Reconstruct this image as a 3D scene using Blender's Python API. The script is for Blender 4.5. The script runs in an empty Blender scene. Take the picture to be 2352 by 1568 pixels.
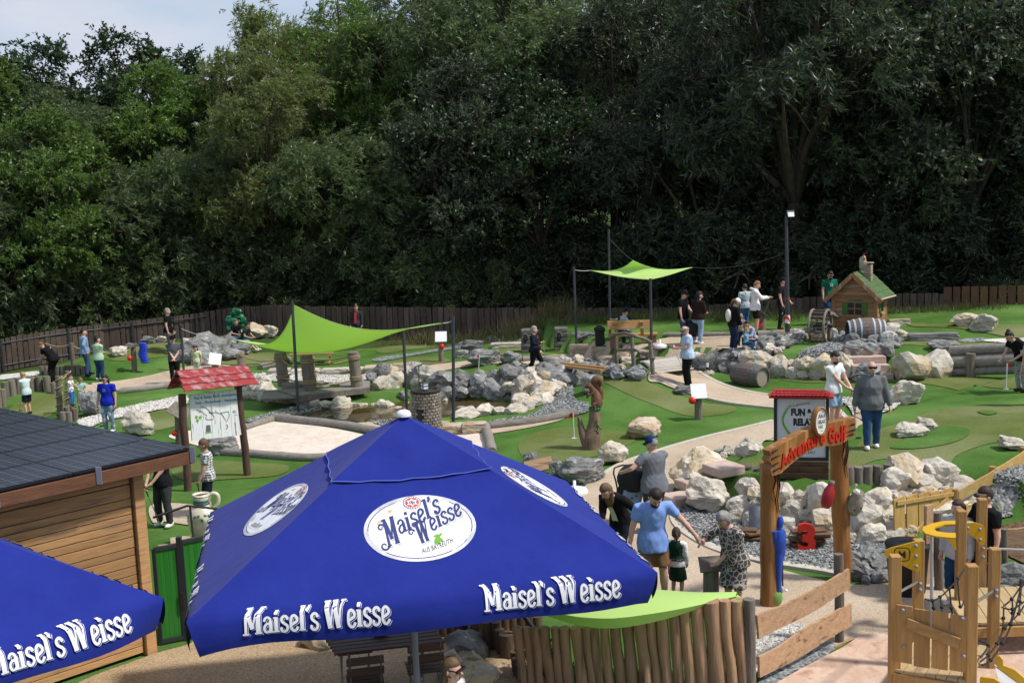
import bpy,bmesh,math,random
import numpy as np
from mathutils import Vector,Matrix,noise
from mathutils.geometry import delaunay_2d_cdt
rnd = random.Random(7)
SC = bpy.context.scene
COL = SC.collection
PI = math.pi

# ------------------------------------------------------------------ camera, sky, sun, exposure
EYE = Vector((0.0,0.0,6.3))
PITCH,ROLL,FOC = math.radians(7.8),-0.037,2646.0     # focal length in units of a 2352 wide frame
cam = bpy.data.cameras.new('camera')
cam.sensor_width = 36.0
cam.lens = FOC / 2352.0 * 36.0
cam.clip_start,cam.clip_end = 0.1,2000.0
cam_ob = bpy.data.objects.new('camera',cam)
COL.objects.link(cam_ob)
CM = Matrix.Translation(EYE) @ (Matrix.Rotation(PI / 2 - PITCH,4,'X') @ Matrix.Rotation(ROLL,4,'Z'))
cam_ob.matrix_world = CM
SC.camera = cam_ob

SUN_EL,SUN_AZ = math.radians(55),math.radians(106)      # azimuth clockwise from +Y (the viewing direction)
world = bpy.data.worlds.new('World')
SC.world = world
world.use_nodes = True
wn,wl = world.node_tree.nodes,world.node_tree.links
bg = wn['Background']
sky = wn.new('ShaderNodeTexSky')
sky.sky_type = 'NISHITA'
sky.sun_disc = False
sky.sun_elevation = SUN_EL
sky.sun_rotation = SUN_AZ
sky.air_density,sky.dust_density,sky.ozone_density = 1.0,1.6,1.0
tc = wn.new('ShaderNodeTexCoord')
mp = wn.new('ShaderNodeMapping'); mp.inputs['Scale'].default_value = (1.0,1.0,3.6)
nz = wn.new('ShaderNodeTexNoise'); nz.inputs['Scale'].default_value = 2.3; nz.inputs['Detail'].default_value = 7; nz.inputs['Roughness'].default_value = 0.55
cr = wn.new('ShaderNodeValToRGB'); cr.color_ramp.elements[0].position = 0.36; cr.color_ramp.elements[1].position = 0.62
nz2 = wn.new('ShaderNodeTexNoise'); nz2.inputs['Scale'].default_value = 4.0; nz2.inputs['Detail'].default_value = 5
cr2 = wn.new('ShaderNodeValToRGB')
cr2.color_ramp.elements[0].position = 0.3; cr2.color_ramp.elements[0].color = (3.5,4.1,5.5,1)
cr2.color_ramp.elements[1].position = 0.7; cr2.color_ramp.elements[1].color = (5.1,5.15,5.6,1)
mx = wn.new('ShaderNodeMix'); mx.data_type = 'RGBA'
wl.new(tc.outputs['Generated'],mp.inputs['Vector'])
wl.new(mp.outputs['Vector'],nz.inputs['Vector']); wl.new(mp.outputs['Vector'],nz2.inputs['Vector'])
wl.new(nz.outputs['Fac'],cr.inputs['Fac']); wl.new(nz2.outputs['Fac'],cr2.inputs['Fac'])
wl.new(cr.outputs['Color'],mx.inputs['Factor'])
wl.new(sky.outputs['Color'],mx.inputs['A']); wl.new(cr2.outputs['Color'],mx.inputs['B'])
wl.new(mx.outputs['Result'],bg.inputs['Color'])
bg.inputs['Strength'].default_value = 0.15
sun = bpy.data.lights.new('sun','SUN')
sun.energy = 4.3
sun.angle = math.radians(5)
sun.color = (1.0,0.95,0.87)
sun_ob = bpy.data.objects.new('sun',sun)
COL.objects.link(sun_ob)
sun_dir = Vector((math.sin(SUN_AZ) * math.cos(SUN_EL),math.cos(SUN_AZ) * math.cos(SUN_EL),math.sin(SUN_EL)))
sun_ob.rotation_euler = sun_dir.to_track_quat('Z','Y').to_euler()
sun_ob.location = (30,30,60)
vs = SC.view_settings
vs.view_transform = 'Standard'; vs.look = 'None'; vs.exposure = 0.0; vs.gamma = 1.0; vs.use_curve_mapping = False
SC.cycles.use_denoising = True
SC.cycles.max_bounces = 6
SC.cycles.diffuse_bounces = 3
SC.cycles.glossy_bounces = 3
SC.cycles.transmission_bounces = 4
SC.cycles.caustics_reflective = SC.cycles.caustics_refractive = False

# ------------------------------------------------------------------ helpers
def ss(a,b,v):
 t = min(1.0,max(0.0,(v - a) / (b - a)))
 return t * t * (3 - 2 * t)

def hexc(h):
 def f(c):
  c /= 255.0
  return c / 12.92 if c <= 0.04045 else ((c + 0.055) / 1.055) ** 2.4
 return (f((h >> 16) & 255),f((h >> 8) & 255),f(h & 255))

MATS = {}
def mat(name,col,col2=None,rough=0.8,scale=8.0,detail=4.0,bump=0.0,bscale=None,metal=0.0,spec=0.4,stretch=(1,1,1),
  tint=0.0,sheen=0.0,trans=0.0,lo=0.35,hi=0.65,col3=None,s3=0.7,l3=0.52,h3=0.66,coord='Object',emit=0,two=True):
 """Procedural surface: one or two colours mixed by noise, a third in patches, optional bump, per-object tint."""
 if name in MATS:
  return MATS[name]
 m = bpy.data.materials.new(name)
 m.use_nodes = True
 n,l = m.node_tree.nodes,m.node_tree.links
 b = n['Principled BSDF']
 b.inputs['Roughness'].default_value = rough
 b.inputs['Metallic'].default_value = metal
 b.inputs['Specular IOR Level'].default_value = spec
 if sheen:
  b.inputs['Sheen Weight'].default_value = sheen
  b.inputs['Sheen Roughness'].default_value = 0.6
 if trans:
  b.inputs['Transmission Weight'].default_value = trans
 t = n.new('ShaderNodeTexCoord')
 mpn = n.new('ShaderNodeMapping'); mpn.inputs['Scale'].default_value = stretch
 l.new(t.outputs[coord],mpn.inputs['Vector'])
 vec = mpn.outputs['Vector']
 src = None
 oi = n.new('ShaderNodeObjectInfo')
 add = n.new('ShaderNodeVectorMath'); add.operation = 'ADD'
 sc3 = n.new('ShaderNodeVectorMath'); sc3.operation = 'SCALE'; sc3.inputs['Scale'].default_value = 37.0
 cmb = n.new('ShaderNodeCombineXYZ')
 for k in range(3):
  l.new(oi.outputs['Random'],cmb.inputs[k])
 l.new(cmb.outputs[0],sc3.inputs[0]); l.new(vec,add.inputs[0]); l.new(sc3.outputs[0],add.inputs[1])
 vec = add.outputs[0]
 base = None
 if col2 is not None:
  t1 = n.new('ShaderNodeTexNoise'); t1.inputs['Scale'].default_value = scale; t1.inputs['Detail'].default_value = detail
  t1.inputs['Roughness'].default_value = 0.6
  l.new(vec,t1.inputs['Vector'])
  r = n.new('ShaderNodeValToRGB')
  r.color_ramp.elements[0].position,r.color_ramp.elements[1].position = lo,hi
  r.color_ramp.elements[0].color = (*col,1); r.color_ramp.elements[1].color = (*col2,1)
  l.new(t1.outputs['Fac'],r.inputs['Fac'])
  base = r.outputs['Color']
 if col3 is not None:
  t2 = n.new('ShaderNodeTexNoise'); t2.inputs['Scale'].default_value = s3; t2.inputs['Detail'].default_value = 5
  l.new(vec,t2.inputs['Vector'])
  r2 = n.new('ShaderNodeValToRGB'); r2.color_ramp.elements[0].position,r2.color_ramp.elements[1].position = l3,h3
  l.new(t2.outputs['Fac'],r2.inputs['Fac'])
  m3 = n.new('ShaderNodeMix'); m3.data_type = 'RGBA'
  l.new(r2.outputs['Color'],m3.inputs['Factor'])
  if base is None:
   m3.inputs['A'].default_value = (*col,1)
  else:
   l.new(base,m3.inputs['A'])
  m3.inputs['B'].default_value = (*col3,1)
  base = m3.outputs['Result']
 if tint:
  hs = n.new('ShaderNodeHueSaturation')
  mr = n.new('ShaderNodeMapRange')
  mr.inputs['To Min'].default_value,mr.inputs['To Max'].default_value = 1 - tint,1 + tint
  l.new(oi.outputs['Random'],mr.inputs['Value']); l.new(mr.outputs[0],hs.inputs['Value'])
  if base is None:
   hs.inputs['Color'].default_value = (*col,1)
  else:
   l.new(base,hs.inputs['Color'])
  base = hs.outputs['Color']
 if base is None:
  b.inputs['Base Color'].default_value = (*col,1)
 else:
  l.new(base,b.inputs['Base Color'])
 if bump:
  t3 = n.new('ShaderNodeTexNoise'); t3.inputs['Scale'].default_value = bscale or scale * 3; t3.inputs['Detail'].default_value = 5
  l.new(vec,t3.inputs['Vector'])
  bp = n.new('ShaderNodeBump'); bp.inputs['Strength'].default_value = min(1.0,bump); bp.inputs['Distance'].default_value = 0.02 if bump <= 1 else 0.02 * bump
  l.new(t3.outputs['Fac'],bp.inputs['Height']); l.new(bp.outputs['Normal'],b.inputs['Normal'])
 MATS[name] = m
 return m

def pnode(m):
 return m.node_tree.nodes['Principled BSDF']

def tag(o,label=None,cat=None,group=None,kind=None):
 if label: o['label'] = label
 if cat: o['category'] = cat
 if group: o['group'] = group
 if kind: o['kind'] = kind
 return o

def thing(name,label,cat,loc=(0,0,0),rz=0.0,group=None,kind=None):
 o = bpy.data.objects.new(name,None)
 o.empty_display_size = 0.2
 COL.objects.link(o)
 o.location = loc
 o.rotation_euler = (0,0,rz)
 return tag(o,label,cat,group,kind)

def link(name,me,parent=None,loc=None,rot=None,scale=None):
 o = bpy.data.objects.new(name,me)
 COL.objects.link(o)
 if parent is not None: o.parent = parent
 if loc is not None: o.location = loc
 if rot is not None: o.rotation_euler = rot
 if scale is not None: o.scale = scale if hasattr(scale,'__len__') else (scale,) * 3
 return o

def mesh(name,v,f,mats=(),mi=None,smooth=False):
 me = bpy.data.meshes.new(name)
 me.from_pydata([tuple(p) for p in v],[],f)
 for m in (mats if isinstance(mats,(list,tuple)) else (mats,)):
  me.materials.append(m)
 if mi is not None:
  me.polygons.foreach_set('material_index',mi)
 if smooth:
  me.polygons.foreach_set('use_smooth',[True] * len(me.polygons))
 me.update()
 return me

def frame(d,up=Vector((0,0,1))):
 d = Vector(d).normalized()
 if abs(d.dot(up)) > 0.98: up = Vector((1,0,0)) if abs(d.x) < 0.9 else Vector((0,1,0))
 u = up.cross(d).normalized()
 return u,d.cross(u).normalized(),d

class MB:
 """collects simple solids; build() links them as one mesh object"""
 def __init__(s): s.v,s.f,s.m,s.sm,s.cur = [],[],[],[],0
 def _add(s,v,f,smooth=False):
  o = len(s.v); s.v += [tuple(p) for p in v]
  for q in f: s.f.append(tuple(i + o for i in q)); s.m.append(s.cur); s.sm.append(smooth)
  return s
 def box(s,c,size,rot=None,bev=0.0,taper=1.0):
  x,y,z = (k / 2 for k in size)
  if bev > 0:
   bm = bmesh.new(); bmesh.ops.create_cube(bm,size=1)
   bmesh.ops.scale(bm,vec=size,verts=bm.verts)
   bmesh.ops.bevel(bm,geom=bm.edges[:],offset=min(bev,min(size) * 0.45),segments=1,affect='EDGES')
   bm.verts.ensure_lookup_table()
   v = [p.co.copy() for p in bm.verts]; f = [[q.index for q in g.verts] for g in bm.faces]; bm.free()
  else:
   v = [Vector((sx * x,sy * y,sz * z)) for sz in (-1,1) for sy in (-1,1) for sx in (-1,1)]
   f = [(0,2,3,1),(4,5,7,6),(0,1,5,4),(2,6,7,3),(0,4,6,2),(1,3,7,5)]
  if taper != 1.0:
   v = [Vector((p.x * (taper if p.z > 0 else 1),p.y * (taper if p.z > 0 else 1),p.z)) for p in v]
  if rot is not None:
   M = rot if isinstance(rot,Matrix) else Matrix.Rotation(rot,3,'Z')
   v = [M @ p for p in v]
  return s._add([p + Vector(c) for p in v],f)
 def beam(s,a,b,w,h,up=Vector((0,0,1)),bev=0.0):
  a,b = Vector(a),Vector(b)
  u,w2,d = frame(b - a,Vector(up))
  M = Matrix((u,w2,d)).transposed()
  return s.box((a + b) / 2,(w,h,(b - a).length),M,bev)
 def tube(s,pts,r,n=8,cap=True,smooth=True):
  pts = [Vector(p) for p in pts]
  rr = r if hasattr(r,'__len__') else [r] * len(pts)
  V,F = [],[]
  pu = None
  for i,p in enumerate(pts):
   d = (pts[min(i + 1,len(pts) - 1)] - pts[max(i - 1,0)])
   if d.length < 1e-9: d = Vector((0,0,1))
   u,w,d = frame(d)
   if pu is not None:
    u = (pu - d * pu.dot(d))
    u = u.normalized() if u.length > 1e-6 else frame(d)[0]
    w = d.cross(u)
   pu = u
   for k in range(n):
    a = 2 * PI * k / n
    V.append(p + (u * math.cos(a) + w * math.sin(a)) * rr[i])
  for i in range(len(pts) - 1):
   for k in range(n):
    k2 = (k + 1) % n
    F.append((i * n + k,i * n + k2,(i + 1) * n + k2,(i + 1) * n + k))
  s._add(V,F,smooth)
  if cap:
   s._add(V[:n],[tuple(range(n - 1,-1,-1))]); s._add(V[-n:],[tuple(range(n))])
  return s
 def cyl(s,base,r,h,n=12,r2=None,smooth=True):
  b = Vector(base)
  return s.tube([b,b + Vector((0,0,h))],[r,r if r2 is None else r2],n,True,smooth)
 def lathe(s,prof,n=16,c=(0,0,0),M=None):
  V,F = [],[]
  for (r,z) in prof:
   for k in range(n):
    a = 2 * PI * k / n
    p = Vector((r * math.cos(a),r * math.sin(a),z))
    if M is not None: p = M @ p
    V.append(p + Vector(c))
  for i in range(len(prof) - 1):
   for k in range(n):
    k2 = (k + 1) % n
    F.append((i * n + k,i * n + k2,(i + 1) * n + k2,(i + 1) * n + k))
  s._add(V,F,True)
  s._add(V[:n],[tuple(range(n - 1,-1,-1))]); s._add(V[-n:],[tuple(range(n))])
  return s
 def ball(s,c,r,n=10,m=7,M=None):
  rr = r if hasattr(r,'__len__') else (r,r,r)
  V,F = [],[]
  for i in range(m + 1):
   t = PI * i / m
   for k in range(n):
    a = 2 * PI * k / n
    p = Vector((rr[0] * math.sin(t) * math.cos(a),rr[1] * math.sin(t) * math.sin(a),rr[2] * math.cos(t)))
    if M is not None: p = M @ p
    V.append(p + Vector(c))
  for i in range(m):
   for k in range(n):
    k2 = (k + 1) % n
    F.append((i * n + k,(i + 1) * n + k,(i + 1) * n + k2,i * n + k2))
  return s._add(V,F,True)
 def prism(s,poly,M,t):
  """a flat outline (list of 2D points, counter-clockwise) given thickness t, placed by matrix M (local xy plane, extruded along +z)"""
  n = len(poly)
  V = [M @ Vector((p[0],p[1],0)) for p in poly] + [M @ Vector((p[0],p[1],t)) for p in poly]
  F = [tuple(range(n - 1,-1,-1)),tuple(range(n,2 * n))] + [(i,(i + 1) % n,n + (i + 1) % n,n + i) for i in range(n)]
  return s._add(V,F)
 def raw(s,v,f,smooth=False): return s._add(v,f,smooth)
 def mi(s,i): s.cur = i; return s
 def jitter(s,a,sc=3.0,seed=0.0):
  s.v = [tuple(Vector(p) + noise.noise_vector(Vector(p) * sc + Vector((seed,seed * 1.7,seed * 0.3))) * a) for p in s.v]; return s
 def mesh(s,name,mats):
  me = mesh(name,s.v,s.f,mats,s.m)
  me.polygons.foreach_set('use_smooth',s.sm)
  return me
 def build(s,name,mats,parent=None,loc=None,rot=None):
  return link(name,s.mesh(name,mats),parent,loc,rot)

# ------------------------------------------------------------------ terrain heights
def lerp_tab(tab,v):
 if v <= tab[0][0]: return tab[0][1]
 for (a,b),(c,d) in zip(tab,tab[1:]):
  if v <= c: return b + (d - b) * (v - a) / (c - a)
 return tab[-1][1]
TA = [(0.5,52),(1.6,44),(2.4,41.2),(3.5,38.6),(5.8,36.6),(7.5,34.8),(9.8,33.3),(12,33.0),(14.4,32.5),(24,31.0)]
TBY = [(2.6,23.0),(4.5,21.0),(6.0,20.3),(7.2,20.4),(8.4,20.6),(9.5,19.0),(14,14)]
TBX = [(19,2.6),(22,3.4),(24,4.4),(26,6.2),(28,9.5),(32,15)]
def gs(x,y,cx,cy,sx,sy,a): return a * math.exp(-(((x - cx) / sx) ** 2 + ((y - cy) / sy) ** 2))
def pond_in(x,y): return ((x + 2.85) / 3.75) ** 2 + ((y - 33.7) / 2.15) ** 2
def T(x,y):
 z = 0.035 * max(-30,min(30,x)) * ss(12,36,y)
 z += 0.62 * ss(-0.15,0.45,y - lerp_tab(TA,x)) if y > 28 else 0
 if 14 < y < 34 and x > 2:
  z += 0.55 * ss(0.0,0.6,y - lerp_tab(TBY,x)) * ss(0,0.9,x - lerp_tab(TBX,y)) * (1 - 0.5 * ss(24,31,y))
 z += gs(x,y,3.4,32.6,1.7,1.8,0.72) + gs(x,y,5.2,31.0,1.6,1.0,0.12)
 z += gs(x,y,-15.2,46.2,3.6,2.6,0.95) + gs(x,y,-11.4,48.8,3.2,2.0,0.62) + gs(x,y,-19.5,42.5,2.6,2.2,0.3)
 z += gs(x,y,-11.5,33.5,2.6,1.2,0.18) + gs(x,y,-6.2,23.3,2.0,1.1,0.22) + gs(x,y,10.5,29.5,2.2,1.2,0.2) + gs(x,y,15,36.0,3.0,1.5,0.25)
 z += gs(x,y,0.2,39.5,2.0,1.2,0.18) + gs(x,y,-5.0,41.0,2.5,1.2,0.2)
 if y > 16: z += 0.05 * math.sin(x * 0.9 + 1.0) * math.sin(y * 0.7) * ss(16,22,y)
 z -= 0.55 * (1 - ss(0.55,1.15,pond_in(x,y)))
 if y > 50: z += 0.10 * (y - 50) if y < 110 else 6.0
 return z

def ray(px,py):
 """direction of the sight line through a measured point of the photograph (2352 x 1568)"""
 return (CM.to_3x3() @ Vector(((px - 1176) / FOC,-(py - 784) / FOC,-1.0)))
def on(px,py,z):
 d = ray(px,py); t = (z - EYE.z) / d.z
 return EYE + d * t
def at_y(px,py,y):
 d = ray(px,py)
 return EYE + d * (y / d.y)
GC = {}
def G(px,py,dz=0.0):
 """survey: where the sight line meets the ground"""
 k = (px,py)
 if k not in GC:
  d = ray(px,py); t0 = 6.0 / d.y; t = t0
  while t < 140:
   p = EYE + d * t
   if p.z < T(p.x,p.y): break
   t0 = t; t += 0.3 / d.y
  for _ in range(14):
   m = (t0 + t) / 2; p = EYE + d * m
   if p.z < T(p.x,p.y): t = m
   else: t0 = m
  p = EYE + d * t
  GC[k] = Vector((p.x,p.y,T(p.x,p.y)))
 return GC[k] + Vector((0,0,dz))
def ppm(p):
 """metres per survey unit at the distance of point p"""
 return (CM.inverted() @ Vector(p)).z * -1 / FOC
def gz(x,y,dz=0.0): return Vector((x,y,T(x,y) + dz))
def spline(pts,n=6,closed=False):
 pts = [Vector(p) for p in pts]; N = len(pts); out = []
 for i in range(N if closed else N - 1):
  g = (lambda k: pts[k % N]) if closed else (lambda k: pts[min(max(k,0),N - 1)])
  a,b,c,d = g(i - 1),g(i),g(i + 1),g(i + 2)
  for j in range(n):
   t = j / n
   out.append(0.5 * ((2 * b) + (c - a) * t + (2 * a - 5 * b + 4 * c - d) * t * t + (3 * b - a - 3 * c + d) * t ** 3))
 if not closed: out.append(pts[-1])
 return out
# ------------------------------------------------------------------ ground materials
def turf_mat(name,a,b,c):
 m = mat(name,a,b,rough=0.85,scale=1.1,detail=6,spec=0.1,col3=c,s3=0.45,l3=0.45,h3=0.7,bump=0.0)
 n,l = m.node_tree.nodes,m.node_tree.links
 bs = pnode(m)
 t = n.new('ShaderNodeTexNoise'); t.inputs['Scale'].default_value = 55; t.inputs['Detail'].default_value = 3; t.inputs['Roughness'].default_value = 0.75
 tcn = n.new('ShaderNodeTexCoord'); l.new(tcn.outputs['Object'],t.inputs['Vector'])
 old = bs.inputs['Base Color'].links[0].from_socket
 mr = n.new('ShaderNodeMapRange'); mr.inputs['From Min'].default_value = 0.3; mr.inputs['From Max'].default_value = 0.7
 mr.inputs['To Min'].default_value = 0.62; mr.inputs['To Max'].default_value = 1.4
 l.new(t.outputs['Fac'],mr.inputs['Value'])
 hs = n.new('ShaderNodeHueSaturation'); l.new(mr.outputs[0],hs.inputs['Value']); l.new(old,hs.inputs['Color'])
 l.new(hs.outputs['Color'],bs.inputs['Base Color'])
 bp = n.new('ShaderNodeBump'); bp.inputs['Strength'].default_value = 0.7; bp.inputs['Distance'].default_value = 0.03
 l.new(t.outputs['Fac'],bp.inputs['Height']); l.new(bp.outputs['Normal'],bs.inputs['Normal'])
 return m
def grain_mat(name,stops,scale,bump=0.8,big=None,bigs=0.5):
 """loose chippings: voronoi cells coloured one by one, with relief"""
 m = bpy.data.materials.new(name); m.use_nodes = True
 n,l = m.node_tree.nodes,m.node_tree.links; b = n['Principled BSDF']; b.inputs['Roughness'].default_value = 0.9; b.inputs['Specular IOR Level'].default_value = 0.25
 tcn = n.new('ShaderNodeTexCoord')
 v = n.new('ShaderNodeTexVoronoi'); v.inputs['Scale'].default_value = scale; l.new(tcn.outputs['Object'],v.inputs['Vector'])
 sp = n.new('ShaderNodeSeparateColor'); l.new(v.outputs['Color'],sp.inputs[0])
 r = n.new('ShaderNodeValToRGB'); r.color_ramp.elements[0].color = (*stops[0],1); r.color_ramp.elements[1].color = (*stops[-1],1)
 for i,c in enumerate(stops[1:-1]):
  e = r.color_ramp.elements.new((i + 1) / (len(stops) - 1)); e.color = (*c,1)
 l.new(sp.outputs[0],r.inputs['Fac'])
 out = r.outputs['Color']
 if big is not None:
  nz_ = n.new('ShaderNodeTexNoise'); nz_.inputs['Scale'].default_value = bigs; nz_.inputs['Detail'].default_value = 6; l.new(tcn.outputs['Object'],nz_.inputs['Vector'])
  rr = n.new('ShaderNodeValToRGB'); rr.color_ramp.elements[0].position = 0.42; rr.color_ramp.elements[1].position = 0.68
  l.new(nz_.outputs['Fac'],rr.inputs['Fac'])
  mm = n.new('ShaderNodeMix'); mm.data_type = 'RGBA'; mm.blend_type = 'MULTIPLY'; mm.inputs['B'].default_value = (*big,1)
  l.new(rr.outputs['Color'],mm.inputs['Factor']); l.new(out,mm.inputs['A']); out = mm.outputs['Result']
 l.new(out,b.inputs['Base Color'])
 bp = n.new('ShaderNodeBump'); bp.inputs['Strength'].default_value = bump; bp.inputs['Distance'].default_value = 0.6 / scale
 l.new(v.outputs['Distance'],bp.inputs['Height']); bp.invert = True; l.new(bp.outputs['Normal'],b.inputs['Normal'])
 return m
M_TURF = turf_mat('turf',(0.050,0.120,0.019),(0.078,0.165,0.032),(0.120,0.215,0.055))
M_LANE = turf_mat('lane_turf',(0.100,0.132,0.034),(0.130,0.165,0.048),(0.185,0.205,0.09))
M_MEADOW = turf_mat('meadow',(0.03,0.06,0.015),(0.06,0.085,0.025),(0.05,0.08,0.02))
M_PATH = grain_mat('tan_grit',[(0.33,0.26,0.18),(0.48,0.39,0.29),(0.58,0.48,0.37),(0.41,0.33,0.24)],70,0.6,(0.82,0.78,0.74),0.6)
M_YARD = grain_mat('yard_grit',[(0.28,0.195,0.115),(0.43,0.32,0.20),(0.53,0.41,0.27),(0.35,0.25,0.15)],55,0.9,(0.8,0.74,0.68),0.5)
M_WGRAV = grain_mat('white_gravel',[(0.38,0.37,0.34),(0.62,0.60,0.55),(0.72,0.70,0.66),(0.5,0.48,0.44)],16,1.0)
M_GGRAV = grain_mat('grey_gravel',[(0.07,0.08,0.085),(0.19,0.2,0.2),(0.34,0.35,0.34),(0.12,0.135,0.14)],15,1.0)
M_DIRT = grain_mat('brown_soil',[(0.06,0.035,0.02),(0.13,0.08,0.045),(0.16,0.10,0.06)],20,1.0)
M_SAND = mat('pale_sand',(0.66,0.59,0.51),(0.58,0.50,0.42),rough=0.95,scale=2.2,detail=8,bump=1.6,bscale=7,spec=0.1,col3=(0.5,0.43,0.35),s3=5,l3=0.58,h3=0.75)
M_PSAND = mat('pink_sand',(0.58,0.43,0.34),(0.50,0.35,0.26),rough=0.95,scale=3,detail=8,bump=2.0,bscale=6,spec=0.1,col3=(0.36,0.21,0.14),s3=4,l3=0.58,h3=0.75)
M_KERB = mat('kerb_stone',(0.42,0.38,0.32),(0.52,0.48,0.42),rough=0.9,scale=9,bump=0.4,spec=0.2)

# ------------------------------------------------------------------ the ground: one sheet to the horizon
def axis(lo,hi,st,far):
 a = list(np.arange(lo,hi + 1e-6,st)); s = st; p = lo; q = hi; L,Rr = [],[]
 while p > -far: s *= 1.5; p -= s; L.append(p)
 s = st
 while q < far: s *= 1.5; q += s; Rr.append(q)
 return L[::-1] + a + Rr
gx,gy = axis(-24,22,0.28,700),axis(8,56,0.28,900)
V = [(x,y,T(x,y)) for y in gy for x in gx]
W = len(gx)
F = [(j * W + i,j * W + i + 1,(j + 1) * W + i + 1,(j + 1) * W + i) for j in range(len(gy) - 1) for i in range(W - 1)]
mi = [0 if -21 < gx[i] < 21 and 14 < gy[j] < 47 + 0.1 * gx[i] else 1 for j in range(len(gy) - 1) for i in range(W - 1)]
tag(link('ground',mesh('ground',V,F,[M_TURF,M_MEADOW],mi,True)),kind='structure')

def patch(name,pts,m,off=0.02,step=0.45,kind='structure',sm=6,label=None,zf=None,world_pts=False):
 """a laid surface whose outline was surveyed on the ground; follows the terrain"""
 w = [Vector(p) for p in pts] if world_pts else [G(*p) for p in pts]
 o = spline([Vector((p.x,p.y,0)) for p in w],sm,True) if sm > 1 else w
 o = [Vector((p.x,p.y)) for p in o]
 xs,ys = [p.x for p in o],[p.y for p in o]
 vin = list(o)
 def inside(q):
  c = False; n = len(o); j = n - 1
  for i in range(n):
   if (o[i].y > q[1]) != (o[j].y > q[1]) and q[0] < (o[j].x - o[i].x) * (q[1] - o[i].y) / (o[j].y - o[i].y) + o[i].x: c = not c
   j = i
  return c
 x = min(xs)
 while x < max(xs):
  y = min(ys)
  while y < max(ys):
   if inside((x,y)): vin.append(Vector((x + rnd.uniform(-.05,.05) * step,y + rnd.uniform(-.05,.05) * step)))
   y += step
  x += step
 e = [(i,(i + 1) % len(o)) for i in range(len(o))]
 vo,_,fo,*_ = delaunay_2d_cdt(vin,e,[],1,1e-5)
 zz = zf or (lambda a,b: T(a,b) + off)
 vv = [(p.x,p.y,zz(p.x,p.y)) for p in vo]
 ob = link(name,mesh(name,vv,[tuple(f) for f in fo],m,None,True))
 return tag(ob,label,None,None,kind)

def kerb(pts,w=0.13,h=0.05,name='path_edging',m=None):
 c = spline([G(*p) for p in pts],6)
 Vv,Ff = [],[]
 for i,p in enumerate(c):
  d = c[min(i + 1,len(c) - 1)] - c[max(i - 1,0)]; d.z = 0; d.normalize(); s = Vector((-d.y,d.x,0)) * w / 2
  z = T(p.x,p.y)
  for q,zz in ((p - s,z - 0.1),(p - s,z + h),(p + s,z + h),(p + s,z - 0.1)): Vv.append((q.x,q.y,zz))
 for i in range(len(c) - 1):
  for k in range(3): Ff.append((4 * i + k,4 * i + k + 1,4 * i + 5 + k,4 * i + 4 + k))
 return tag(link(name,mesh(name,Vv,Ff,m or M_KERB)),kind='structure')

# paths
patch('gravel_path',[(1330,1150),(1392,1085),(1500,1043),(1640,1003),(1775,970),(1880,962),(1975,965),(1960,985),(1880,1003),(1760,1012),(1660,1036),(1590,1060),(1562,1095),(1545,1150),(1600,1225),(1680,1275),(1800,1312),(1960,1345),(2100,1330),(2300,1330),(2500,1400),(2500,1520),(2150,1470),(2000,1460),(1880,1490),(1740,1420),(1600,1380),(1450,1330)],M_PATH,0.024)
patch('bridge_path',[(1490,862),(1520,882),(1580,905),(1650,924),(1720,934),(1800,940),(1885,958),(1985,968),(1975,950),(1900,925),(1800,914),(1720,902),(1650,882),(1612,858),(1560,850)],M_PATH,0.036)
patch('plaza',[(1195,826),(1250,818),(1330,812),(1350,800),(1460,790),(1560,772),(1700,766),(1860,762),(1872,775),(1800,786),(1730,797),(1650,806),(1600,830),(1560,850),(1500,838),(1400,838),(1300,842),(1215,838)],M_PATH,0.024)
patch('narrow_path',[(985,841),(1040,834),(1090,828),(1150,822),(1200,820),(1200,830),(1120,838),(1060,845),(1000,856),(985,857)],M_PATH,0.03)
patch('left_path',[(196,884),(260,877),(330,866),(400,850),(470,838),(560,842),(560,852),(480,862),(400,878),(300,891),(196,902)],M_PATH,0.03)
patch('cafe_yard',[(150,1600),(330,1512),(440,1478),(470,1440),(560,1420),(760,1425),(1000,1428),(1180,1445),(1260,1600),(1200,1720),(400,1720)],M_YARD,0.02)
patch('shed_path',[(352,1160),(470,1166),(520,1195),(500,1215),(380,1200),(350,1200)],M_PATH,0.025)
# loose beds
patch('sandpit',[(590,972),(640,968),(720,978),(830,998),(900,1020),(860,1050),(760,1058),(640,1050),(540,1042),(420,1015),(390,1000),(470,985)],M_SAND,0.02,0.5)
patch('tan_strip',[(660,955),(700,945),(760,952),(870,968),(960,985),(1040,985),(1130,970),(1270,945),(1310,955),(1240,978),(1120,998),(1000,1005),(880,990),(760,975)],M_PATH,0.022)
patch('grey_gravel',[(565,968),(640,945),(720,930),(860,945),(900,962),(1050,978),(1150,965),(1240,945),(1290,885),(1312,880),(1320,915),(1352,930),(1345,950),(1280,958),(1180,968),(1060,996),(960,992),(860,974),(760,958),(680,957),(620,970)],M_GGRAV,0.035,kind='stuff',label='grey gravel round the pond')
patch('grey_gravel',[(1548,1170),(1640,1180),(1760,1215),(1900,1240),(2000,1240),(2060,1260),(2080,1330),(1990,1330),(1900,1312),(1760,1290),(1640,1255),(1565,1215)],M_GGRAV,0.034,kind='stuff',label='grey gravel below the boulder wall')
patch('grey_gravel',[(1835,815),(1880,795),(1950,785),(2020,785),(2010,806),(1950,812),(1890,822),(1840,826)],M_GGRAV,0.04,kind='stuff',label='grey gravel by the mill wheel')
patch('white_gravel',[(180,968),(230,954),(290,937),(360,923),(425,912),(425,932),(350,946),(270,962),(200,985)],M_WGRAV,0.035,kind='stuff',label='white gravel strip')
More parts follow.
